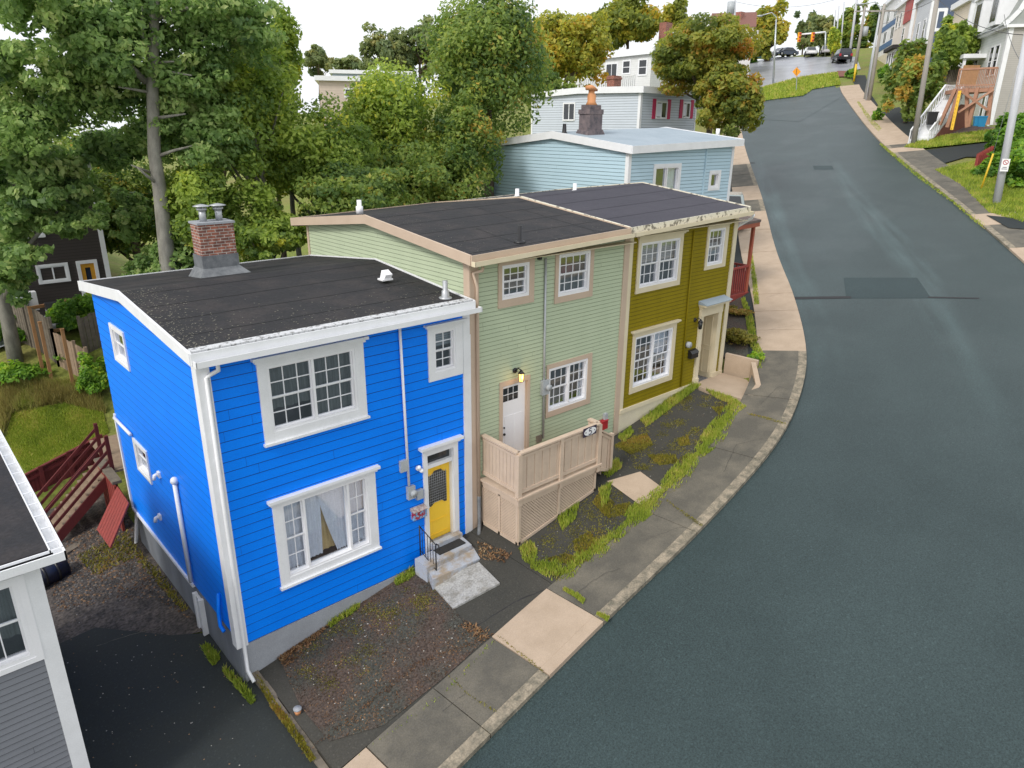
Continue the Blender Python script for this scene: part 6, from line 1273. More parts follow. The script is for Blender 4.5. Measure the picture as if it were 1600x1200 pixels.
b.bar((24.8, 15.4, zc0+1.4), (27.2, 15.4, zc0+1.4), .08, .08); b.bar((27.2, 15.4, zc0+1.4), (27.2, 17.9, zc0+1.4), .08, .08); b.build('railing', M['redwood2'], rp)
b = MB(); b.box(24.7, 27.3, 15.3, 18, zc0-.3, zc0+.3); b.build('floor', M['redwood2'], rp)
# ================================================================= POLES, LAMPS, SIGNS
def pole(base, topx, topy, D, r0_, r1_, m, name, label, cat='pole', group=None, trans=None, extra=None):
    a_ = Vector(at_d(base[0], base[1], D)) if D else Vector(G(*base)); D2 = math.hypot(a_.x, a_.y); c_ = Vector(at_d(topx, topy, D2))
    c_ = Vector((a_.x+(c_.x-a_.x), a_.y+(c_.y-a_.y), c_.z)); t_ = thing(name, a_, label, cat, group)
    b = MB(); b.tube([a_-Vector((0, 0, .5)), a_.lerp(c_, .5), c_], [r0_*.72, (r0_+r1_)*.36, r1_*.72], 10); b.build('shaft', m, t_); return t_, a_, c_
gp = 'utility poles along the right of the street'
tp, pa1, pc1 = pole((1557, 320), 1608, 40, 0, .27, .22, M['polepale'], 'utility_pole', 'pale utility pole with parking sign nearest on the right', group=gp)
tq, pa2, pc2 = pole((1427, 227), 1469, -30, 0, .27, .2, M['polewood'], 'utility_pole', 'grey timber utility pole between white stairs and pavement', group=gp)
tr, pa3, pc3 = pole((1358, 158), 1382, 6, 0, .25, .18, M['polewood'], 'utility_pole', 'weathered utility pole before the stucco house, paired with a steel post', group=gp)
pole((1353, 158), 1377, 10, 0, .13, .10, M['polepale'], 'steel_post', 'slim pale steel post beside the weathered pole at the stucco house')
tv, pa4, pc4 = pole((1326, 99), 1342, -25, 0, .26, .2, M['polepale'], 'utility_pole', 'tall pale utility pole just right of the black car', group=gp)
tu, pa5, pc5 = pole((1335, 112), 1352, 10, 0, .30, .2, M['polewood'], 'utility_pole', 'leaning utility pole with transformer right of the black car', group=gp)
b = MB(); m_ = pa5.lerp(pc5, .62); b.tube([m_+Vector((.5, -.3, -.5)), m_+Vector((.5, -.3, .6))], .35, 10); b.build('transformer', M['metergrey'], tu)
for i, (a_, t_, l_) in enumerate(((1299, 1306, 'thin distant pole left of the black car, leftmost of three'), (1305, 1311, 'thin distant pole left of the black car, middle of three'), (1313, 1319, 'thin distant pole left of the black car, rightmost of three'))): pole((a_, 86-i), t_, 15-i*6, 0, .17, .13, M['polepale'], 'utility_pole', l_, group=gp)
tw, pa6, pc6 = pole((1146, 78), 1149, -6, 110, .22, .17, M['polepale'], 'utility_pole', 'utility pole with transformer in front of the white gabled house', group=gp)
m_ = Vector(at_d(1142, 12, 110)); b = MB(); b.tube([m_-Vector((0, 0, .7)), m_+Vector((0, 0, .7))], .5, 10); b.build('transformer', M['metergrey'], tw)
for (pp_, cc_, t_) in ((pa2, pc2, tq), (pa3, pc3, tr), (pa5, pc5, tu)): b = MB(); m_ = pp_.lerp(cc_, .93); b.bar(m_-ED*1.1, m_+ED*1.1, .12, .14); b.build('crossarm', M['polewood'], t_)
# parking sign and yellow guard
m_ = Vector(at_d(1570.5, 258, math.hypot(pa1.x, pa1.y)-.35)); vn = Vector((-m_.x, -m_.y, 0)).normalized(); vr = Vector((-vn.y, vn.x, 0))
ps = thing('parking_sign', m_, 'small white no parking sign strapped to the nearest pale pole', 'sign')
WPs = Wall(m_, vr); WPs.n = vn
b = MB(); WPs.box(b, -.17, .17, m_.z-.3, m_.z+.3, 0, .01); b.build('plate', M['signwhite'], ps)
b = MB(); b.add([WPs.p(r_*math.cos(a*math.pi/10), m_.z+.13+r_*math.sin(a*math.pi/10), .014) for r_ in (.12, .09) for a in range(20)], [(i, (i+1) % 20, 20+(i+1) % 20, 20+i) for i in range(20)]); b.bar(WPs.p(-.07, m_.z+.2, .014), WPs.p(.07, m_.z+.06, .014), .006, .025); b.build('symbol', M['redbox'], ps)
b = MB(); WPs.box(b, -.12, .12, m_.z-.2, m_.z-.17, .01, .013); WPs.box(b, -.09, .09, m_.z-.12, m_.z-.09, .01, .013); b.build('text_line', M['ink'], ps)
gw = thing('guy_guard', G(1532, 298), 'thin yellow guy wire guard leaning in the grass near the nearest pole', 'guard'); b = MB(); b.tube([G(1532, 298), at_d(1552, 240, math.hypot(*G(1532, 298)[:2]))], .05, 8); b.build('guard', M['yellowpaint'], gw)
b = MB(); b.tube([at_d(1552, 240, 45), pc1], .012, 5); b.build('wire', M['metal'], gw)
hp_ = thing('yellow_post', G(1334, 128), 'yellow marker post at the end of the right pavement', 'post'); a_ = Vector(G(1334, 128)); c_ = Vector(at_d(1338, 100, math.hypot(a_.x, a_.y))); b = MB(); b.tube([a_, c_], .13, 8); b.build('post', M['yellowpaint'], hp_); 
# diamond warning sign
a_ = Vector(G(1244, 143)); D_ = math.hypot(a_.x, a_.y); ds = thing('warning_sign', a_, 'orange diamond warning sign on the grass triangle', 'sign'); b = MB(); b.bar(a_, Vector(at_d(1246, 104, D_)), .07, .07, (1, 0, 0)); b.build('post', M['metal'], ds)
q = [Vector(at_d(*p_, D_-.1)) for p_ in ((1238, 112), (1244.5, 119.5), (1251.5, 112), (1245, 105))]; nn = Vector((-a_.x, -a_.y, 0)).normalized()*.03; b = MB(); b.prism(q, nn); b.build('plate', M['signorange'], ds)
b = MB(); cc = (q[0]+q[2])/2+nn*1.2; b.bar(cc-Vector((0, 0, .35)), cc+Vector((0, 0, .3)), .02, .12, (1, 0, 0)); b.build('arrow', M['ink'], ds)
# street lamps
def lamp(base, topy, topx, armx, army, label):
    a_ = Vector(G(*base)); D_ = math.hypot(a_.x, a_.y); c_ = Vector(at_d(topx, topy, D_)); e_ = Vector(at_d(armx, army, D_)); t_ = thing('street_lamp', a_, label, 'street lamp')
    b = MB(); b.tube([a_, a_.lerp(c_, .97)], [.14, .09], 8); b.build('post', M['steel'], t_); m_ = c_+(e_-c_)*.3+Vector((0, 0, .5)); b = MB(); b.tube([a_.lerp(c_, .96), c_+Vector((0, 0, .0)), m_, e_], .06, 6); b.build('arm', M['steel'], t_)
    b = MB(); d = (e_-c_).normalized(); b.sphere(e_, .32, 8, 5, (1.2, 1.2, .4)); b.build('lamp_head', M['steel'], t_)
lamp((1208, 130), 27, 1213, 1187, 25, 'curved arm street lamp beside the grass triangle on the left')
lamp((1351, 156), 14, 1376, 1344, 7, 'street lamp with arm reaching left in front of the blue and white house')
# traffic signals
a_ = Vector(G(1289, 88)); D_ = math.hypot(a_.x, a_.y); c_ = Vector(at_d(1290, 50, D_)); ts_ = thing('traffic_signal', a_, 'pair of orange traffic signals on a long arm at the top junction', 'traffic light'); b = MB(); b.tube([a_, c_], .12, 8); b.build('post', M['steel'], ts_)
e_ = Vector(at_d(1250, 54, D_)); b = MB(); b.tube([c_, e_], .13, 8); b.build('arm', M['whitevinyl'], ts_)
for pq in ((1249, 57), (1270, 57)):
    q_ = Vector(at_d(*pq, D_-.3)); b = MB(); b.box(q_.x-.2, q_.x+.2, q_.y-.2, q_.y+.2, q_.z-.8, q_.z+.6); sg = b.build('signal_head', M['signorange'], ts_); b = MB()
    for k in range(3): b.sphere((q_.x-.25, q_.y-.25, q_.z-.6+k*.5), .17, 6, 4)
    b.build('lens', M['redbox'], ts_).parent = sg
# wires
def wire(a, c, sag, label):
    a = Vector(a); c = Vector(c); b = MB(); b.tube([a.lerp(c, k/10)-Vector((0, 0, sag*4*(k/10)*(1-k/10))) for k in range(11)], .018, 4); tag(b.build('power_line', M['black']), label, 'cable', 'overhead power lines')
wire(pa1.lerp(pc1, .95), pa2.lerp(pc2, .9), .5, 'overhead cable between the nearest pale pole and the timber pole by the stairs')
wire(pa2.lerp(pc2, .9), pa3.lerp(pc3, .95), .5, 'overhead cable from the timber pole by the stairs up the street')
wire(pa3.lerp(pc3, .95), pa5.lerp(pc5, .95), .5, 'overhead cable from the stucco house pole to the leaning pole')
wire(pa1.lerp(pc1, .8), wf.p(1, zt_+1, .3), .3, 'service cable from the nearest pole to the grey house')
wire(pa4.lerp(pc4, .9), pa6.lerp(pc6, .9), 1.2, 'long overhead cable crossing above the junction')
wire(pa3.lerp(pc3, .8), wf4.p(2, zb4+7, .1), .2, 'service cable from the weathered pole to the stucco house')
wire(pa2.lerp(pc2, .55), wf3.p(1, zb3+6, .1), .3, 'service cable from the timber pole to the navy house')
# ================================================================= CARS
def car(name, label, loc, heading, paint, kind='car', group=None, s=1.0):
    t_ = thing(name, loc, label, 'suv' if kind == 'suv' else 'car', group, rz=heading); hgt = 1.75 if kind == 'suv' else 1.42; L_, W_ = (4.6, 1.85) if kind == 'suv' else (4.4, 1.75)
    hl = L_/2; wb = W_/2; belt = .62*hgt
    if kind == 'suv': lower = [(-hl, .42), (-hl+.02, .95), (-hl+.12, belt), (hl*.35, belt), (hl*.93, belt-.15), (hl, .6), (hl-.05, .35), (-hl+.1, .32)]; cab = [(-hl+.13, belt), (-hl+.38, hgt), (hl*.12, hgt), (hl*.42, belt)]
    else: lower = [(-hl, .4), (-hl+.03, belt-.05), (-hl*.72, belt), (hl*.45, belt-.03), (hl*.95, belt-.2), (hl, .5), (hl-.05, .28), (-hl+.1, .28)]; cab = [(-hl*.80, belt-.02), (-hl*.45, hgt), (hl*.1, hgt), (hl*.48, belt-.04)]
    b = MB(); n = len(lower); vs = []
    for y, ins in ((-wb+.06, 0), (-wb, 0), (wb, 0), (wb-.06, 0)):
        k = .06 if abs(y) < wb else 0
        vs += [(x*(1-k*.3/hl), y, z-(k*.4 if z > .7 else -k*.4)) for x, z in lower]
    fs = [tuple(range(n))[::-1], tuple(range(3*n, 4*n))]+[(r_*n+i, r_*n+(i+1) % n, (r_+1)*n+(i+1) % n, (r_+1)*n+i) for r_ in range(3) for i in range(n)]
    b.add(vs, fs); ins = .20
    c4_ = [(cab[0][0], -wb+.04, cab[0][1]), (cab[3][0], -wb+.04, cab[3][1]), (cab[3][0], wb-.04, cab[3][1]), (cab[0][0], wb-.04, cab[0][1]), (cab[1][0], -wb+ins, cab[1][1]), (cab[2][0], -wb+ins, cab[2][1]), (cab[2][0], wb-ins, cab[2][1]), (cab[1][0], wb-ins, cab[1][1])]
    b.hexa(c4_); o = b.build('body', paint, t_, local=True)
    bv = o.modifiers.new('bevel', 'BEVEL'); bv.width = .04; bv.segments = 2
    def face(ids, mg, nm, lift=.012):
        p_ = [Vector(c4_[i]) for i in ids]; c_ = sum(p_, Vector())/4; nn = (p_[1]-p_[0]).cross(p_[3]-p_[0]).normalized()
        if nn.dot(c_-Vector((0, 0, hgt*.7))) < 0: nn = -nn
        b = MB(); b.quad(*[c_+(q_-c_)*mg+nn*lift for q_ in p_]); b.build(nm, M['dkglass'], t_, local=True)
    face((0, 3, 7, 4), .82, 'rear_window'); face((1, 2, 6, 5), .86, 'windscreen'); face((0, 1, 5, 4), .84, 'side_window'); face((3, 2, 6, 7), .84, 'side_window')
    for x in (-hl*.62, hl*.62):
        for y in (-wb+.02, wb-.02): b = MB(); b.tube([(x, y-.11, .33), (x, y+.11, .33)], .33, 16); w_ = b.build('wheel', M['tyre'], t_, local=True); b = MB(); b.tube([(x, y-.115, .33), (x, y+.115, .33)], .19, 10); b.build('rim', M['chrome'], t_, local=True).parent = w_
    for y in (-wb+.16, wb-.16):
        b = MB(); b.box(-hl-.015, -hl+.1, y-.13, y+.13, .72, 1.05 if kind == 'suv' else .85); b.build('tail_light', M['redbox'], t_, local=True); b = MB(); b.box(hl-.12, hl+.01, y-.16, y+.16, .58, .74); b.build('headlight', M['chrome'], t_, local=True)
    b = MB(); b.box(-hl-.06, -hl+.1, -wb+.05, wb-.05, .38, .58); b.build('bumper', M['black'], t_, local=True)
    b = MB(); b.box(-hl-.03, -hl+.01, -.26, .26, .66, .80); b.build('number_plate', M['signwhite'], t_, local=True)
    return t_
def pnt(n, c): return mat(n, c, .25, amt=.1, fine=.01, coat=.6)
sx, sy = 35.6, 21.9; car('parked_suv', 'silver and dark SUV parked behind the pale blue house', (sx, sy, P(sx, sy)+.05), .57, pnt('silver_green_paint', (.30, .35, .35)), 'suv')
SH = math.atan2(.515, .857)
for (a_, c_, l_, col_, h_, k_) in ((1314, 98.5, 'black car parked on the right below the tall poles', (.012, .015, .025), SH+.12, 'suv'), (1266, 88.5, 'white car facing downhill at the junction', (.7, .7, .7), SH+math.pi, 'car'), (1290, 86.8, 'silver car behind the white car at the junction', (.4, .38, .40), SH+math.pi, 'car'), (1218, 89, 'pale car parked before the white houses', (.6, .62, .65), SH+2.2, 'car'), (1226, 88.5, 'dark blue car beside the pale parked car', (.03, .05, .1), SH+2.2, 'car'), (1187, 88, 'dark teal car beside the white gabled house', (.02, .07, .07), SH+1.9, 'car')):
    g_ = G(a_, c_); zz = P(g_[0], g_[1]); car('far_car', l_, (g_[0], g_[1], zz+.03), h_, pnt('car_paint', col_), k_, 'cars at the top junction')
# ================================================================= TREES, SHRUBS, GRASS
def leafmesh(name, cen, nrm_out, size, tint, mt, parent, local_origin=None, elong=1.5):
    n = len(cen); cen = np.asarray(cen, float)
    a = rng.normal(size=(n, 3)); a /= np.linalg.norm(a, axis=1)[:, None]
    nn = rng.normal(size=(n, 3))*.75+nrm_out; nn /= np.linalg.norm(nn, axis=1)[:, None]
    u = np.cross(nn, a); u /= np.linalg.norm(u, axis=1)[:, None]+1e-9; v = np.cross(nn, u)
    s = (size*rng.uniform(.6, 1.35, n))[:, None]
    vs = np.stack([cen-u*s*.5*elong, cen-v*s*.42, cen+u*s*.5*elong, cen+v*s*.42], 1).reshape(-1, 3)
    if local_origin is not None: vs = vs-np.array(local_origin)
    me = bpy.data.meshes.new(name); me.vertices.add(4*n); me.vertices.foreach_set('co', vs.ravel()); me.loops.add(4*n); me.loops.foreach_set('vertex_index', np.arange(4*n, dtype=np.int32))
    me.polygons.add(n); me.polygons.foreach_set('loop_start', np.arange(0, 4*n, 4, dtype=np.int32)); me.polygons.foreach_set('loop_total', np.full(n, 4, dtype=np.int32))
    at = me.attributes.new('tint', 'FLOAT', 'FACE'); at.data.foreach_set('value', np.clip(tint, 0, 1).astype(np.float32)); me.materials.append(mt); me.update(calc_edges=True); me.validate()
    o = bpy.data.objects.new(name, me); COL.objects.link(o)
    if parent is not None: o.parent = parent
    return o
def crown_points(c, rad, nclump, nleaf, lobes=None, flat=.75, csize=.28):
    """leaf positions: boughs spread through an uneven crown, leaves gathered on the outside of each bough"""
    c = np.array(c, float); rad = np.array(rad, float)
    if lobes is None:
        lobes = [(np.zeros(3), 1.0)]
        for k in range(5): d = rng.normal(size=3); d /= np.linalg.norm(d); d[2] = abs(d[2])*.8-.25; lobes.append((d*.55, rng.uniform(.45, .62)))
    cc = []; cr = []
    while len(cc) < nclump:
        ctr, lr = lobes[rng.integers(len(lobes))]; d = rng.normal(size=3); d /= np.linalg.norm(d); r = lr*rng.uniform(.35, 1.0)**.45
        p = ctr+d*r
        if p[2] < -.95: continue
        cc.append(p); cr.append(csize*rng.uniform(.55, 1.25))
    cc = np.array(cc); cr = np.array(cr); ct = rng.normal(.5, .2, nclump)
    w = cr**2; idx = rng.choice(nclump, nleaf, p=w/w.sum()); d = rng.normal(size=(nleaf, 3)); d /= np.linalg.norm(d, axis=1)[:, None]
    rr = rng.uniform(.2, 1, nleaf)**.45; off = d*rr[:, None]*cr[idx][:, None]; off[:, 2] *= flat
    q = cc[idx]+off; sc = np.percentile(np.abs(q), 99.2, axis=0); q = q/sc
    pts = c+q*rad; out = d*.7+cc[idx]*.6; out[:, 2] += .5
    return pts, out, ct[idx]+rng.normal(0, .16, nleaf), c+cc/sc*rad
VA = RW@np.array([0, 0, -1.])
def kpx(c): return float((np.array(c, float)-[0, 0, H])@VA)/FPX   # metres per photo pixel at a point
def tree(name, label, cx, cy, D, rx, rz, kind, nleaf, base=None, trunk=.18, bark='bark2', nclump=None, leaf=None, group=None, csize=.28, ry=None, limbs=7, tb=0):
    """crown centred on a photo pixel at distance D (m); rx, rz are crown radii in photo pixels"""
    c = at_d(cx, cy, D); k = kpx(c)*.95; RX = rx*k; RZ = rz*k; RY = (ry or RX)
    bx, by_ = (c[0], c[1]) if base is None else base; zb_ = ground_z(bx, by_); lf = leaf or max(.115, D*.0038); nleaf = int(nleaf*1.5)
    t_ = thing(name, (bx, by_, zb_), label, 'tree' if name.endswith('tree') else name.replace('_', ' '), group)
    pts, out, tint, cl = crown_points(c, (RX, RY, RZ), nclump or int(26+nleaf/170), nleaf, csize=csize)
    ok = pts[:, 2] > zb_+.15; pts, out, tint = pts[ok], out[ok], tint[ok]
    leafmesh('crown', pts, out, lf, tint+tb, LV[kind], t_, (bx, by_, zb_))
    b = MB(); z1 = c[2]+RZ*.35; j = lambda s_: random.uniform(-s_, s_)
    mid = [(bx+(c[0]-bx)*f+j(.12), by_+(c[1]-by_)*f+j(.12), zb_-.3+(z1-zb_+.3)*f) for f in (0, .25, .5, .75, 1)]; mid[0] = (bx, by_, zb_-.3)
    b.tube(mid, [trunk*1.25, trunk, trunk*.8, trunk*.5, trunk*.2], 9)
    order = rng.permutation(len(cl))[:limbs]
    for i in order:
        q_ = cl[i]; f = min(.92, max(.25, (q_[2]-zb_)/(z1-zb_+1e-6)-.22)); p_ = Vector(mid[0]).lerp(Vector(mid[-1]), f); q_ = Vector(q_); m_ = p_.lerp(q_, .5)+Vector((0, 0, -.08*(q_-p_).length)); b.tube([p_, m_, q_], [trunk*.42, trunk*.26, trunk*.08], 6)
    b.build('trunk', M[bark], t_)
    return t_
GT = 'trees behind the row of houses'
# tall poplar with pale trunk behind the blue house
pb = at_d(262, 420, 25.5); PX_, PY_ = pb[0], pb[1]
tp_ = thing('poplar_tree', (PX_, PY_, ground_z(PX_, PY_)), 'tall pale trunked poplar towering behind the blue house chimney', 'tree', GT); zb_ = ground_z(PX_, PY_)
tr = [Vector((PX_, PY_, zb_-.3))]+[Vector(at_d(a_, c_, 25.5)) for a_, c_ in ((262, 410), (250, 300), (241, 240), (238, 130), (240, 60), (243, -40), (248, -160))]
b = MB(); b.tube(tr, [.30, .25, .21, .19, .17, .15, .12, .06], 12)
for (p_, q_, m_, r_) in (((228, 128), (170, 70), (195, 95), .11), ((170, 70), (120, 20), (150, 40), .06), ((238, 115), (300, 118), (262, 112), .06), ((240, 100), (272, 96), (256, 97), .05), ((242, 30), (330, 5), (285, 15), .08), ((240, 185), (290, 178), (262, 182), .06), ((244, 245), (300, 228), (272, 235), .06), ((236, 270), (205, 258), (220, 264), .05), ((236, 145), (185, 136), (210, 140), .05), ((250, 290), (215, 262), (230, 275), .06), ((238, 80), (222, 10), (222, 55), .08), ((240, 10), (180, -60), (210, -20), .08), ((244, -40), (330, -90), (290, -60), .08)):
    b.tube([at_d(*p_, 25.5), at_d(*m_, 25.2), at_d(*q_, 25.0)], [r_, r_*.75, r_*.35], 7)
b.build('trunk', M['bark'], tp_)
allp = []
for (cx, cy, rx, rz, n_, dd) in ((150, 70, 75, 60, 5000, 26), (40, 95, 60, 45, 2600, 26), (215, 30, 110, 80, 6500, 26.5), (330, 40, 90, 60, 5200, 26), (180, 150, 90, 55, 5200, 27.5), (290, 130, 75, 60, 5200, 26.5), (300, 210, 70, 50, 4500, 26.5), (210, 215, 55, 40, 3000, 27.5), (60, 180, 100, 60, 5600, 27), (130, -60, 170, 80, 5000, 27), (300, -60, 130, 70, 3200, 27), (395, 10, 28, 35, 600, 26), (20, -10, 80, 90, 4000, 25)):
    k = kpx(at_d(cx, cy, dd)); pts, out, tint, _c = crown_points(at_d(cx, cy, dd), (rx*k, 1.9, rz*k), 26+n_//170, int(n_*1.35), csize=.30); allp.append((pts, out, tint))
leafmesh('crown', np.concatenate([q[0] for q in allp]), np.concatenate([q[1] for q in allp]), .125, np.concatenate([q[2] for q in allp])+.02, LV['poplar'], tp_, (PX_, PY_, zb_))
# leaning tree at the far left
tl_ = hit(24, 563); t2_ = thing('garden_tree', tl_, 'leaning forked tree at the left edge before the brown house', 'tree', GT)
Dl = math.hypot(tl_.x, tl_.y); b = MB(); b.tube([tl_-Vector((0, 0, .3)), at_d(12, 500, Dl), at_d(4, 470, Dl), at_d(-6, 400, Dl), at_d(-20, 300, Dl)], [.26, .22, .22, .18, .1], 10); b.tube([at_d(2, 480, Dl), at_d(30, 400, Dl-.5), at_d(90, 330, Dl-1)], [.14, .09, .03], 7); b.tube([at_d(10, 430, Dl), at_d(60, 380, Dl-.5)], [.06, .03], 6); b.build('trunk', M['bark'], t2_)
allp = []
for (cx, cy, rx, rz, n_, dd) in ((25, 260, 70, 50, 4600, Dl-1), (90, 300, 60, 32, 3600, Dl-1.5), (30, 330, 60, 40, 3600, Dl-.5), (0, 430, 42, 40, 3000, Dl-1), (120, 350, 50, 24, 2200, Dl-1.5), (150, 240, 60, 40, 3800, Dl-.5), (0, 370, 40, 70, 3000, Dl), (40, 395, 34, 16, 900, Dl-1.5), (190, 330, 40, 40, 2400, Dl-.5)):
    k = kpx(at_d(cx, cy, dd)); pts, out, tint, _c = crown_points(at_d(cx, cy, dd), (rx*k, 1.2, rz*k), 20+n_//170, n_, csize=.32); allp.append((pts, out, tint))
leafmesh('crown', np.concatenate([q[0] for q in allp]), np.concatenate([q[1] for q in allp]), .15, np.concatenate([q[2] for q in allp]), LV['poplar'], t2_, tuple(tl_))
T = tree
T('garden_tree', 'yellow green tree with a tall loose top left of the beige building', 395, 175, 28, 85, 110, 'green', 15000, trunk=.2, bark='bark', group=GT, limbs=10)
T('garden_tree', 'thin topped green tree rising above the skyline near the roof peak', 440, 80, 30, 32, 62, 'green', 3000, trunk=.12, bark='bark', group=GT, csize=.36)
T('garden_tree', 'bushy light green tree directly behind the blue house roof', 345, 325, 26, 85, 85, 'green', 13000, trunk=.16, bark='bark', group=GT, tb=-.02, limbs=9)
T('garden_tree', 'spreading green tree behind the left end of the green house roof', 490, 245, 29, 100, 88, 'green', 17000, trunk=.18, bark='bark', group=GT, tb=-.06)
T('garden_tree', 'yellowing bright green tree below the pale blue grey building', 622, 192, 32, 85, 82, 'green', 14000, trunk=.2, group=GT, tb=.08)
T('garden_tree', 'dark green low tree between the roof vents and the pale blue house', 655, 275, 30, 95, 65, 'maple', 12000, trunk=.2, group=GT, tb=-.0)
T('maple_tree', 'large rounded maple with orange tinged top left of the pale blue house', 762, 112, 34, 104, 110, 'maple', 24000, trunk=.28, group=GT, limbs=9)
T('maple_tree', 'dark green maple shoulder low beside the pale blue side wall', 735, 225, 31, 62, 75, 'maple', 9000, trunk=.2, group=GT, tb=-.03)
T('garden_tree', 'dense dark hedge tree behind the far end of the green roof', 560, 305, 27, 100, 45, 'maple', 10000, trunk=.14, group=GT, tb=-.0)
T('garden_tree', 'dark green tree behind the brown house', 200, 330, 36, 95, 100, 'maple', 9000, trunk=.2, group=GT, tb=-.0)
T('garden_tree', 'shaded tree behind the chimney between poplar and green roof', 250, 430, 28, 60, 60, 'poplar', 6000, trunk=.15, group=GT, tb=-.0)
T('garden_tree', 'dark tree behind the left edge poplar boughs', 60, 250, 44, 160, 70, 'maple', 9000, trunk=.25, group=GT, tb=-.0)
T('garden_tree', 'mid green backing tree right of the poplar trunk', 330, 180, 38, 110, 90, 'maple', 9000, trunk=.25, group=GT, tb=-.12)
T('maple_tree', 'golden orange maple left of the white house balcony', 886, 84, 60, 66, 60, 'autumn', 13000, trunk=.25, group=GT)
T('maple_tree', 'olive and yellow maple rising behind the white house roof', 982, 42, 98, 64, 46, 'autumn', 7000, trunk=.3, group=GT, tb=-.18)
T('maple_tree', 'pale olive maple left of the mansard house', 1050, 38, 110, 34, 34, 'autumn', 3200, trunk=.3, group=GT, tb=-.2)
T('maple_tree', 'rust brown maple leaning over the street beside the shuttered house', 1105, 88, 47, 80, 56, 'rust', 14000, base=(43.5, 28.2), trunk=.22, group=GT, limbs=10, csize=.24)
T('maple_tree', 'lower boughs of a rust and green maple at the kerb above the pale blue roof', 1143, 170, 45, 50, 48, 'rust', 6500, base=(43.9, 28.0), trunk=.12, group=GT, tb=-.12)
T('maple_tree', 'middle boughs of a rusty green maple right of the shuttered house', 1134, 142, 46, 48, 42, 'rust', 6000, base=(43.7, 28.1), trunk=.1, group=GT)
T('maple_tree', 'low brownish green maple between the big maple and the shuttered house roof', 850, 138, 54, 46, 30, 'maple', 5000, group=GT, trunk=.1, tb=.12)
T('garden_tree', 'low leafy tree filling the gap between chimney and green roof', 425, 375, 25.5, 60, 42, 'green', 6500, group=GT, trunk=.1)
T('garden_tree', 'tall feathery green tree between the poplar and the skyline gap', 420, 120, 31, 50, 75, 'green', 6500, group=GT, trunk=.12)
T('garden_tree', 'low dark tree just right of the chimney', 300, 420, 26, 55, 45, 'poplar', 4500, group=GT, trunk=.1)
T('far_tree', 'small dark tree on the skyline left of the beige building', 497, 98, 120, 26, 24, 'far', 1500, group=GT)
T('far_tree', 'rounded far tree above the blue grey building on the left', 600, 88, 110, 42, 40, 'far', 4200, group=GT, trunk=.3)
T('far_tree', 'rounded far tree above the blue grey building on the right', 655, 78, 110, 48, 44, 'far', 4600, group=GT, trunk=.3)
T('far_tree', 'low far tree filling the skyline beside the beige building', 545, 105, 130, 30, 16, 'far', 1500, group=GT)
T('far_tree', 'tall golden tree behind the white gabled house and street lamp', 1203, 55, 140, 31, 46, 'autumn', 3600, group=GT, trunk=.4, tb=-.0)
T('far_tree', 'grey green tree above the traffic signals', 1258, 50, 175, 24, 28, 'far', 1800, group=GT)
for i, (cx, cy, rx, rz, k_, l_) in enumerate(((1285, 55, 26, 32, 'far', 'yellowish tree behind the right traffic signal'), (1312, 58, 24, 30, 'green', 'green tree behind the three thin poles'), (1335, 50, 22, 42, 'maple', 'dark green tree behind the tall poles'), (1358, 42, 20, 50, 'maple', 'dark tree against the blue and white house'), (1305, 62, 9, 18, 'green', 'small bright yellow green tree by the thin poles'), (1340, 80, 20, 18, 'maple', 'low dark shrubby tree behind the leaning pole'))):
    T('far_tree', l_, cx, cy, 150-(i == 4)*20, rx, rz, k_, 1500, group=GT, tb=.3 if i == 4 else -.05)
T('garden_tree', 'leafy green tree with yellow sprays above the white stairs', 1425, 128, 70, 42, 58, 'maple', 6500, trunk=.15, group=GT, tb=.1)
T('garden_tree', 'bright green tree in front of the navy house wall', 1487, 72, 74, 34, 36, 'green', 4200, trunk=.14, group=GT, tb=-.05)
def shrub(label, cx, cy, D, rx, rz, n_, kind='bush', tb=0, leaf=None, ry=None):
    h_ = hit(cx, cy+rz*.8); D = math.hypot(h_.x, h_.y)+rx*D/FPX*.5
    return tree('shrub', label, cx, cy, D, rx, rz, kind, n_, trunk=.05, limbs=4, csize=.34, tb=tb, leaf=leaf, ry=ry)
shrub('dense green shrub behind the cedar post fence', 125, 495, 29, 42, 32, 5000, tb=-.05, leaf=.11)
shrub('shrub growing over the rear of the broken fence', 40, 590, 25, 45, 28, 3500, leaf=.1)
shrub('shrub against the blue house rear corner', 150, 590, 25.5, 26, 42, 3400, tb=.15, leaf=.1)
shrub('dark shrub at the far left below the leaning tree', 15, 520, 30, 40, 30, 2500, tb=-.2)
shrub('shrub at the foot of the board gate', 110, 560, 27, 24, 16, 1500, leaf=.1)
shrub('bushes over the red fence on the right bank', 1575, 215, 52, 30, 38, 3000, tb=-.05)
shrub('bramble bush behind the nearest pale pole', 1590, 270, 47, 34, 36, 3200, tb=-.0)
shrub('low bush to the left of the nearest pale pole', 1548, 262, 50, 22, 22, 1800, tb=0)
shrub('small bush at the pavement edge before the white stairs', 1372, 182, 66, 8, 10, 500)
shrub('small bush between the post pair and stone wall', 1382, 118, 78, 10, 14, 500)
shrub('grey green bush at the end of the right pavement', 1330, 116, 96, 8, 8, 400, tb=-.0)
shrub('dark evergreen bush beside the white gabled house', 1172, 92, 110, 14, 9, 700, tb=-.3)
shrub('clipped yellow green planting bed shrub beyond the olive house, upper one', 1148, 487, 28.0, 17, 12, 1500, 'moss', .3, .06, .8)
shrub('orange tinged planting bed shrub beyond the olive house, lower one', 1150, 530, 25.5, 19, 18, 1900, 'moss', .0, .06, .8)
shrub('bright leafy clump at the end of the landing wall', 1183, 562, 23.8, 8, 12, 700, 'bush', .3, .07, .35)
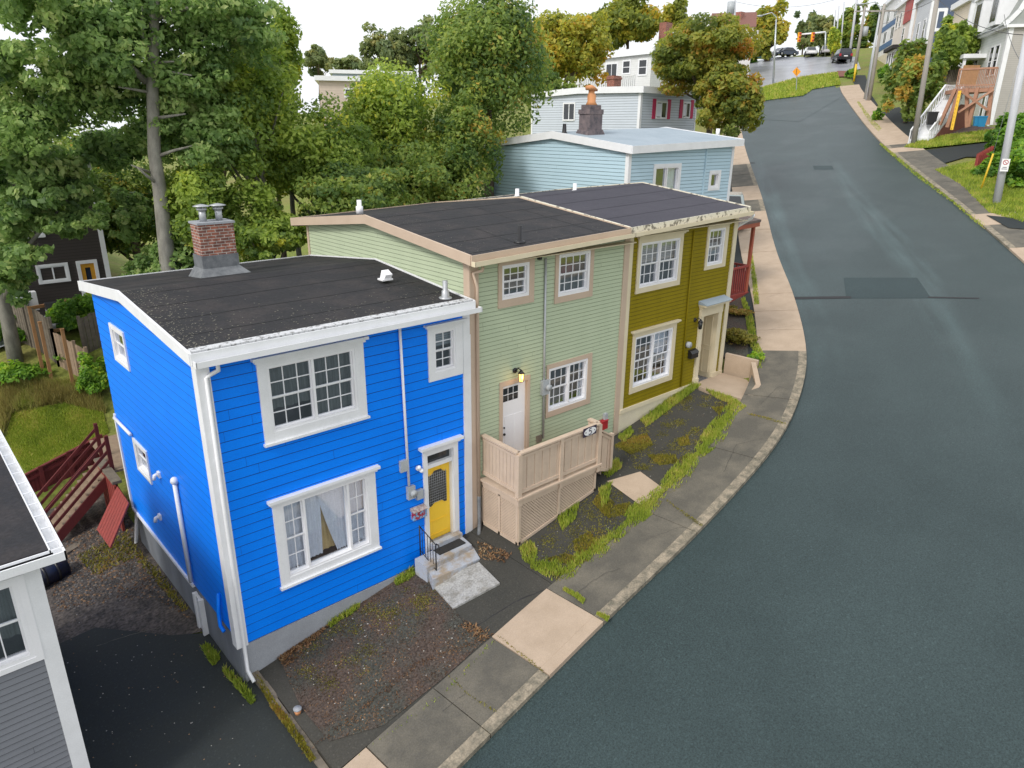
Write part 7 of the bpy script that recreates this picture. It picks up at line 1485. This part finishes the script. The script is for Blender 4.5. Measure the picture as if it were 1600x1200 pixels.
# grass and moss as tufts
def tufts(name, polys, n_, h_, kind, dz=.1, w_=.02, tb=0, clump=0, zf=None, lean=.5):
    """blades scattered inside polygons of photo pixels on the hillside (ground cover)"""
    P_ = []
    for poly in polys:
        pp = [tuple((G(a_, c_) if zf is None else hit(a_, c_))[:2]) for a_, c_ in poly]; xs = [q[0] for q in pp]; ys = [q[1] for q in pp]; area = abs(sum(pp[i][0]*pp[(i+1) % len(pp)][1]-pp[(i+1) % len(pp)][0]*pp[i][1] for i in range(len(pp))))/2
        P_.append((pp, min(xs), max(xs), min(ys), max(ys), area))
    tot_a = sum(q[5] for q in P_); out = []
    for pp, x0_, x1_, y0_, y1_, ar in P_:
        want = int(n_*ar/tot_a); cl = [(random.uniform(x0_, x1_), random.uniform(y0_, y1_)) for _ in range(max(4, clump))] if clump else None; got = 0; tries = 0
        while got < want and tries < want*30:
            tries += 1
            if cl: q = random.choice(cl); x = random.gauss(q[0], .11); y = random.gauss(q[1], .11)
            else: x = random.uniform(x0_, x1_); y = random.uniform(y0_, y1_)
            ins = False; j = len(pp)-1
            for i in range(len(pp)):
                if (pp[i][1] > y) != (pp[j][1] > y) and x < (pp[j][0]-pp[i][0])*(y-pp[i][1])/(pp[j][1]-pp[i][1])+pp[i][0]: ins = not ins
                j = i
            if ins: out.append((x, y, (P(x, y)+dz) if zf is None else zf(x, y))); got += 1
    c = np.array(out); n = len(c); a = rng.uniform(0, 2*math.pi, n); hh = h_*rng.uniform(.5, 1.3, n); ww = w_*rng.uniform(.7, 1.4, n); d = np.stack([np.cos(a), np.sin(a), np.zeros(n)], 1); l = rng.uniform(0, lean, n); b2 = rng.uniform(0, 2*math.pi, n); ln = np.stack([np.cos(b2)*l, np.sin(b2)*l, np.ones(n)], 1)*hh[:, None]
    vs = np.stack([c-d*ww[:, None], c+d*ww[:, None], c+ln], 1).reshape(-1, 3)
    me = bpy.data.meshes.new(name); me.vertices.add(3*n); me.vertices.foreach_set('co', vs.ravel()); me.loops.add(3*n); me.loops.foreach_set('vertex_index', np.arange(3*n, dtype=np.int32)); me.polygons.add(n); me.polygons.foreach_set('loop_start', np.arange(0, 3*n, 3, dtype=np.int32)); me.polygons.foreach_set('loop_total', np.full(n, 3, dtype=np.int32))
    fx = np.array([noise.noise(Vector((q[0]*1.3, q[1]*1.3, 0))) for q in c]) if n < 60000 else np.zeros(n)
    at = me.attributes.new('tint', 'FLOAT', 'FACE'); at.data.foreach_set('value', np.clip(rng.normal(.5, .2, n)+fx*.5+tb, 0, 1).astype(np.float32)); me.materials.append(LV[kind]); me.update(calc_edges=True)
    o = bpy.data.objects.new(name, me); COL.objects.link(o); return tag(o, kind='stuff')
def band(pts, w_):
    o1 = []; o2 = []
    for i, p_ in enumerate(pts):
        a_ = Vector(pts[max(0, i-1)]); c_ = Vector(pts[min(len(pts)-1, i+1)]); d = (c_-a_).normalized(); n_ = Vector((-d.y, d.x))*w_*(.6+.7*abs(math.sin(i*2.3))); o1.append(tuple(Vector(p_)+n_)); o2.append(tuple(Vector(p_)-n_))
    return o1+o2[::-1]
edge = [(830, 885), (850, 888), (872, 900), (890, 897), (905, 880), (925, 868), (945, 850), (965, 838), (980, 822), (998, 806), (1015, 792), (1032, 775), (1045, 762), (1062, 748), (1075, 728), (1090, 715), (1105, 697), (1120, 680), (1132, 660), (1145, 643), (1152, 632)]
tufts('grass', [band(edge, 5)], 4500, .09, 'grass', .09, .014, .1)
tufts('grass', [band(edge, 13)], 5200, .10, 'grass', .09, .014, .1, clump=170)
tufts('moss', [band(edge, 14)], 3600, .035, 'moss', .09, .014, -.1, clump=120)
tufts('grass', [[(810, 862), (830, 850), (840, 870), (832, 890), (818, 882)], [(935, 770), (955, 760), (950, 790), (940, 800)], [(935, 740), (965, 722), (972, 735), (950, 752)], [(870, 815), (905, 790), (900, 815), (878, 835)], [(965, 688), (985, 672), (990, 680), (975, 697)], [(1000, 662), (1075, 604), (1095, 606), (1080, 618), (1010, 672)], [(1100, 612), (1140, 625), (1150, 638), (1120, 628)]], 5200, .12, 'grass', .09, .014, .15)
tufts('moss', [[(895, 850), (920, 835), (935, 850), (915, 875), (898, 868)], [(960, 700), (1010, 680), (1020, 700), (985, 715)], [(1010, 715), (1055, 715), (1060, 728), (1030, 732)], [(880, 870), (925, 880), (900, 890), (850, 880)], [(935, 800), (985, 790), (975, 810), (950, 815)], [(1058, 690), (1075, 685), (1078, 700), (1062, 702)], [(1110, 640), (1130, 640), (1125, 655)], [(935, 775), (960, 790), (945, 812), (925, 790)]], 7000, .05, 'moss', .09, .014)
tufts('moss', [[(515, 1165), (470, 1110), (440, 1040), (520, 968), (640, 905), (690, 925), (728, 985), (765, 1000), (700, 1060), (600, 1140)]], 6000, .02, 'dead', .105, .012, -.3, lean=2.2)
tufts('weeds', [band([(440, 1040), (455, 1020), (485, 1000), (505, 985)], 5)], 700, .05, 'dead', .1, .02, .2, lean=2)
tufts('moss', [[(835, 870), (880, 902), (1030, 782), (950, 762), (870, 815), (815, 862)], [(960, 700), (1085, 608), (1148, 632), (1060, 745), (970, 735)]], 9000, .022, 'moss', .088, .014, -.2, clump=70, lean=1.5)
tufts('moss', [[(440, 1040), (620, 920), (700, 930), (640, 1010), (520, 1100)]], 2600, .02, 'moss', .105, .014, -.2, clump=40, lean=1.5)
tufts('weeds', [band([(515, 985), (530, 970), (545, 962), (560, 950)], 5), band([(618, 918), (632, 908), (645, 898)], 6)], 900, .12, 'grass', .1, .022, .1, lean=.9)
tufts('weeds', [band([(320, 1010), (328, 1022), (340, 1035)], 6), band([(350, 1048), (372, 1070), (385, 1085), (396, 1100)], 4)], 900, .13, 'grass', .0, .022, .0, lean=.9)
tufts('dead_leaves', [[(745, 852), (800, 870), (790, 885), (750, 880)], [(430, 1035), (445, 1030), (520, 965), (515, 985), (450, 1050)], [(725, 975), (770, 995), (755, 1010), (715, 985)]], 800, .04, 'dead', .11, .022, -.05, lean=2.5)
tufts('dead_leaves', [band([(470, 1188), (560, 1120), (650, 1045), (770, 998)], 3)], 320, .025, 'dead', .11, .014, -.3, lean=2.5)
tufts('moss', [band([(400, 1060), (430, 1110), (460, 1150), (490, 1195)], 5)], 1500, .06, 'moss', .1, .016, .1)
tufts('grass', [band([(880, 928), (900, 938), (912, 948)], 3), band([(932, 966), (945, 973), (950, 976)], 3)], 700, .07, 'grass', .12, .014, .2)
tufts('grass', [band([(1160, 470), (1170, 500), (1176, 540), (1187, 560), (1185, 580)], 5), band([(1172, 395), (1178, 440), (1182, 480)], 3)], 2500, .12, 'grass', .09, .018, .1)
tufts('grass', [[(1412, 232), (1455, 218), (1600, 200), (1600, 224), (1560, 221), (1440, 234)]], 9000, .2, 'grass', .08, .04, .15)
tufts('grass', [[(1140, 162), (1190, 138), (1250, 122), (1308, 114), (1313, 133), (1270, 140), (1255, 150), (1200, 157), (1165, 165)]], 8000, .25, 'grass', .05, .08, .15)
tufts('grass', [[(1460, 268), (1520, 255), (1600, 250), (1600, 352), (1545, 335), (1500, 290)]], 26000, .22, 'grass', -.02, .04, .05)
tufts('grass', [band([(1375, 226), (1400, 247), (1430, 272), (1460, 296), (1490, 318), (1510, 335), (1540, 358)], 2.5), band([(1340, 160), (1360, 190), (1375, 205)], 3)], 3500, .08, 'grass', .05, .03, .1)
# rear lawn and unkempt growth
tufts('grass', [[(8, 690), (45, 740), (170, 675), (160, 640), (100, 620), (20, 640)]], 30000, .08, 'grass', 0, .014, .12, zf=lambda x, y: ground_z(x, y)-.03)
tufts('hay', [[(0, 690), (0, 600), (60, 600), (150, 600), (165, 645), (100, 630), (20, 645)]], 12000, .30, 'hay', 0, .016, 0, zf=lambda x, y: ground_z(x, y)-.03)
tufts('weeds', [band([(205, 850), (225, 880), (245, 900), (290, 955)], 6), [(120, 870), (200, 830), (215, 870), (150, 900)]], 1500, .07, 'moss', .01, .02, 0, lean=1.5)
# leaf litter and stones on the gravel and yards
def scatter(name, poly, n_, s0_, s1_, mats, dz):
    b = MB(); pp = [tuple(G(a_, c_)[:2]) for a_, c_ in poly]; xs = [q[0] for q in pp]; ys = [q[1] for q in pp]; k = 0
    while k < n_:
        x = random.uniform(min(xs), max(xs)); y = random.uniform(min(ys), max(ys)); ins = False; j = len(pp)-1
        for i in range(len(pp)):
            if (pp[i][1] > y) != (pp[j][1] > y) and x < (pp[j][0]-pp[i][0])*(y-pp[i][1])/(pp[j][1]-pp[i][1])+pp[i][0]: ins = not ins
            j = i
        if not ins: continue
        k += 1; s = random.uniform(s0_, s1_); z = P(x, y)+dz; a = random.uniform(0, 3); b.mat(random.randrange(len(mats)))
        q = [(x+s*math.cos(a+t_)*random.uniform(.6, 1), y+s*math.sin(a+t_)*random.uniform(.6, 1), z) for t_ in (0, 1.57, 3.14, 4.71)]; h_ = s*random.uniform(.2, .7)
        b.add(q+[(x, y, z+h_)], [(0, 1, 4), (1, 2, 4), (2, 3, 4), (3, 0, 4)])
    return tag(b.build(name, mats), kind='stuff')
stonem2 = mat('grey_stone', (.15, .14, .13), .9); leafm2 = mat('brown_leaf', (.12, .065, .035), .9)
leafm = mat('fallen_leaf', (.30, .18, .10), .9, (.12, .08, .05), 9, 1); stonem = mat('pale_stone', (.38, .36, .33), .9); darkst = mat('dark_stone', (.06, .055, .05), .9)
scatter('stones', [(78, 905), (95, 850), (200, 800), (215, 860), (250, 910), (300, 970), (240, 935), (170, 940), (85, 960)], 2600, .02, .06, [leafm, darkst, darkst, stonem2, darkst, leafm2], .012)
scatter('stones', [(80, 950), (330, 1010), (470, 1200), (150, 1200)], 90, .012, .026, [stonem, leafm], .014)
scatter('stones', [(440, 1040), (620, 920), (770, 1000), (560, 1150)], 260, .01, .03, [stonem, leafm], .105)
scatter('stones', [(760, 860), (880, 905), (1040, 770), (1150, 640), (1090, 612), (960, 700)], 160, .01, .025, [stonem, leafm], .09)

def crack(name, pts, w_, dz, m='roofseam'):
    """thin open crack or patch seam following the hillside"""
    b = MB(); pp = [Vector((*G(a_, c_)[:2], 0)) for a_, c_ in pts]; out = []
    for p_, q_ in zip(pp, pp[1:]):
        n_ = max(2, int((q_-p_).length/.12))
        for k in range(n_): out.append(p_.lerp(q_, k/n_)+Vector((random.uniform(-.02, .02), random.uniform(-.02, .02), 0)))
    for p_, q_ in zip(out, out[1:]):
        d = (q_-p_).normalized(); n_ = Vector((-d.y, d.x, 0))*w_*random.uniform(.25, .75)
        b.quad(*[(v.x, v.y, P(v.x, v.y)+dz) for v in (p_-n_, q_-n_, q_+n_, p_+n_)])
    return tag(b.build(name, M[m]), kind='structure')
crack('crack', [(735, 990), (775, 965), (800, 948), (840, 930), (868, 920)], .02, .093)
crack('crack', [(1000, 745), (1020, 715), (1050, 700)], .02, .09)
crack('crack', [(150, 1010), (230, 985), (262, 978)], .012, .016, 'greycon')
# grit and pale flecks on the blue house roof
def roof_z(prof, y):
    for (y0_, z0_), (y1_, z1_) in zip(prof, prof[1:]):
        if y0_ <= y <= y1_: return z0_+(z1_-z0_)*(y-y0_)/(y1_-y0_)
    return prof[-1][1]
def flecks(name, parent, x0_, x1_, prof, sl, n_, m, edge_):
    b = MB()
    for _ in range(n_):
        if random.random() < .6: x = x0_+abs(random.gauss(0, 1))*edge_; y = random.uniform(prof[0][0]+.1, prof[1][0])
        else: x = random.uniform(x0_, x1_); y = prof[0][0]+.1+abs(random.gauss(0, .9))
        x = min(x, x1_-.1); y = min(y, prof[-1][0]-.1); s_ = random.uniform(.008, .028); z = roof_z(prof, y)+sl*(x-x0_)+.004; a = random.uniform(0, 3)
        b.add([(x+s_*math.cos(a+t_*1.57)*random.uniform(.5, 1), y+s_*math.sin(a+t_*1.57)*random.uniform(.5, 1), z+.003) for t_ in range(4)], [(0, 1, 2, 3)])
    o = b.build(name, m, parent); return o
fm_ = mat('lichen_fleck', (.30, .29, .24), .9, (.16, .15, .12), 9, 1)
flecks('roof_lichen', blue, 3.7, 9.8, BR, 0, 900, fm_, .5).parent = rf
flecks('roof_lichen', green, 9.8, 15.1, GR, SLP, 200, fm_, .8).parent = rg
for pts in ([(900, 935), (940, 905), (985, 890)], [(1010, 850), (1060, 830), (1088, 835)], [(1130, 745), (1150, 700), (1200, 690)], [(690, 1120), (735, 1085)], [(1185, 640), (1215, 610), (1240, 615)], [(1195, 470), (1222, 462)], [(1200, 520), (1248, 512)]): crack('crack', pts, .005, .128)
tufts('weeds', [band([(1040, 787), (1070, 810), (1096, 828)], 2), band([(1168, 652), (1200, 660), (1226, 668)], 1.5), band([(778, 1000), (815, 1030), (850, 1058)], 1.5), band([(700, 1062), (735, 1095), (775, 1120)], 1.2)], 700, .03, 'moss', .115, .01, 0, lean=1.2)
tufts('weeds', [band([(560, 1190), (700, 1085), (775, 1003)], 2.5), band([(1186, 548), (1176, 440), (1168, 350)], 2.5)], 900, .045, 'grass', .1, .012, 0, lean=1.2, clump=60)
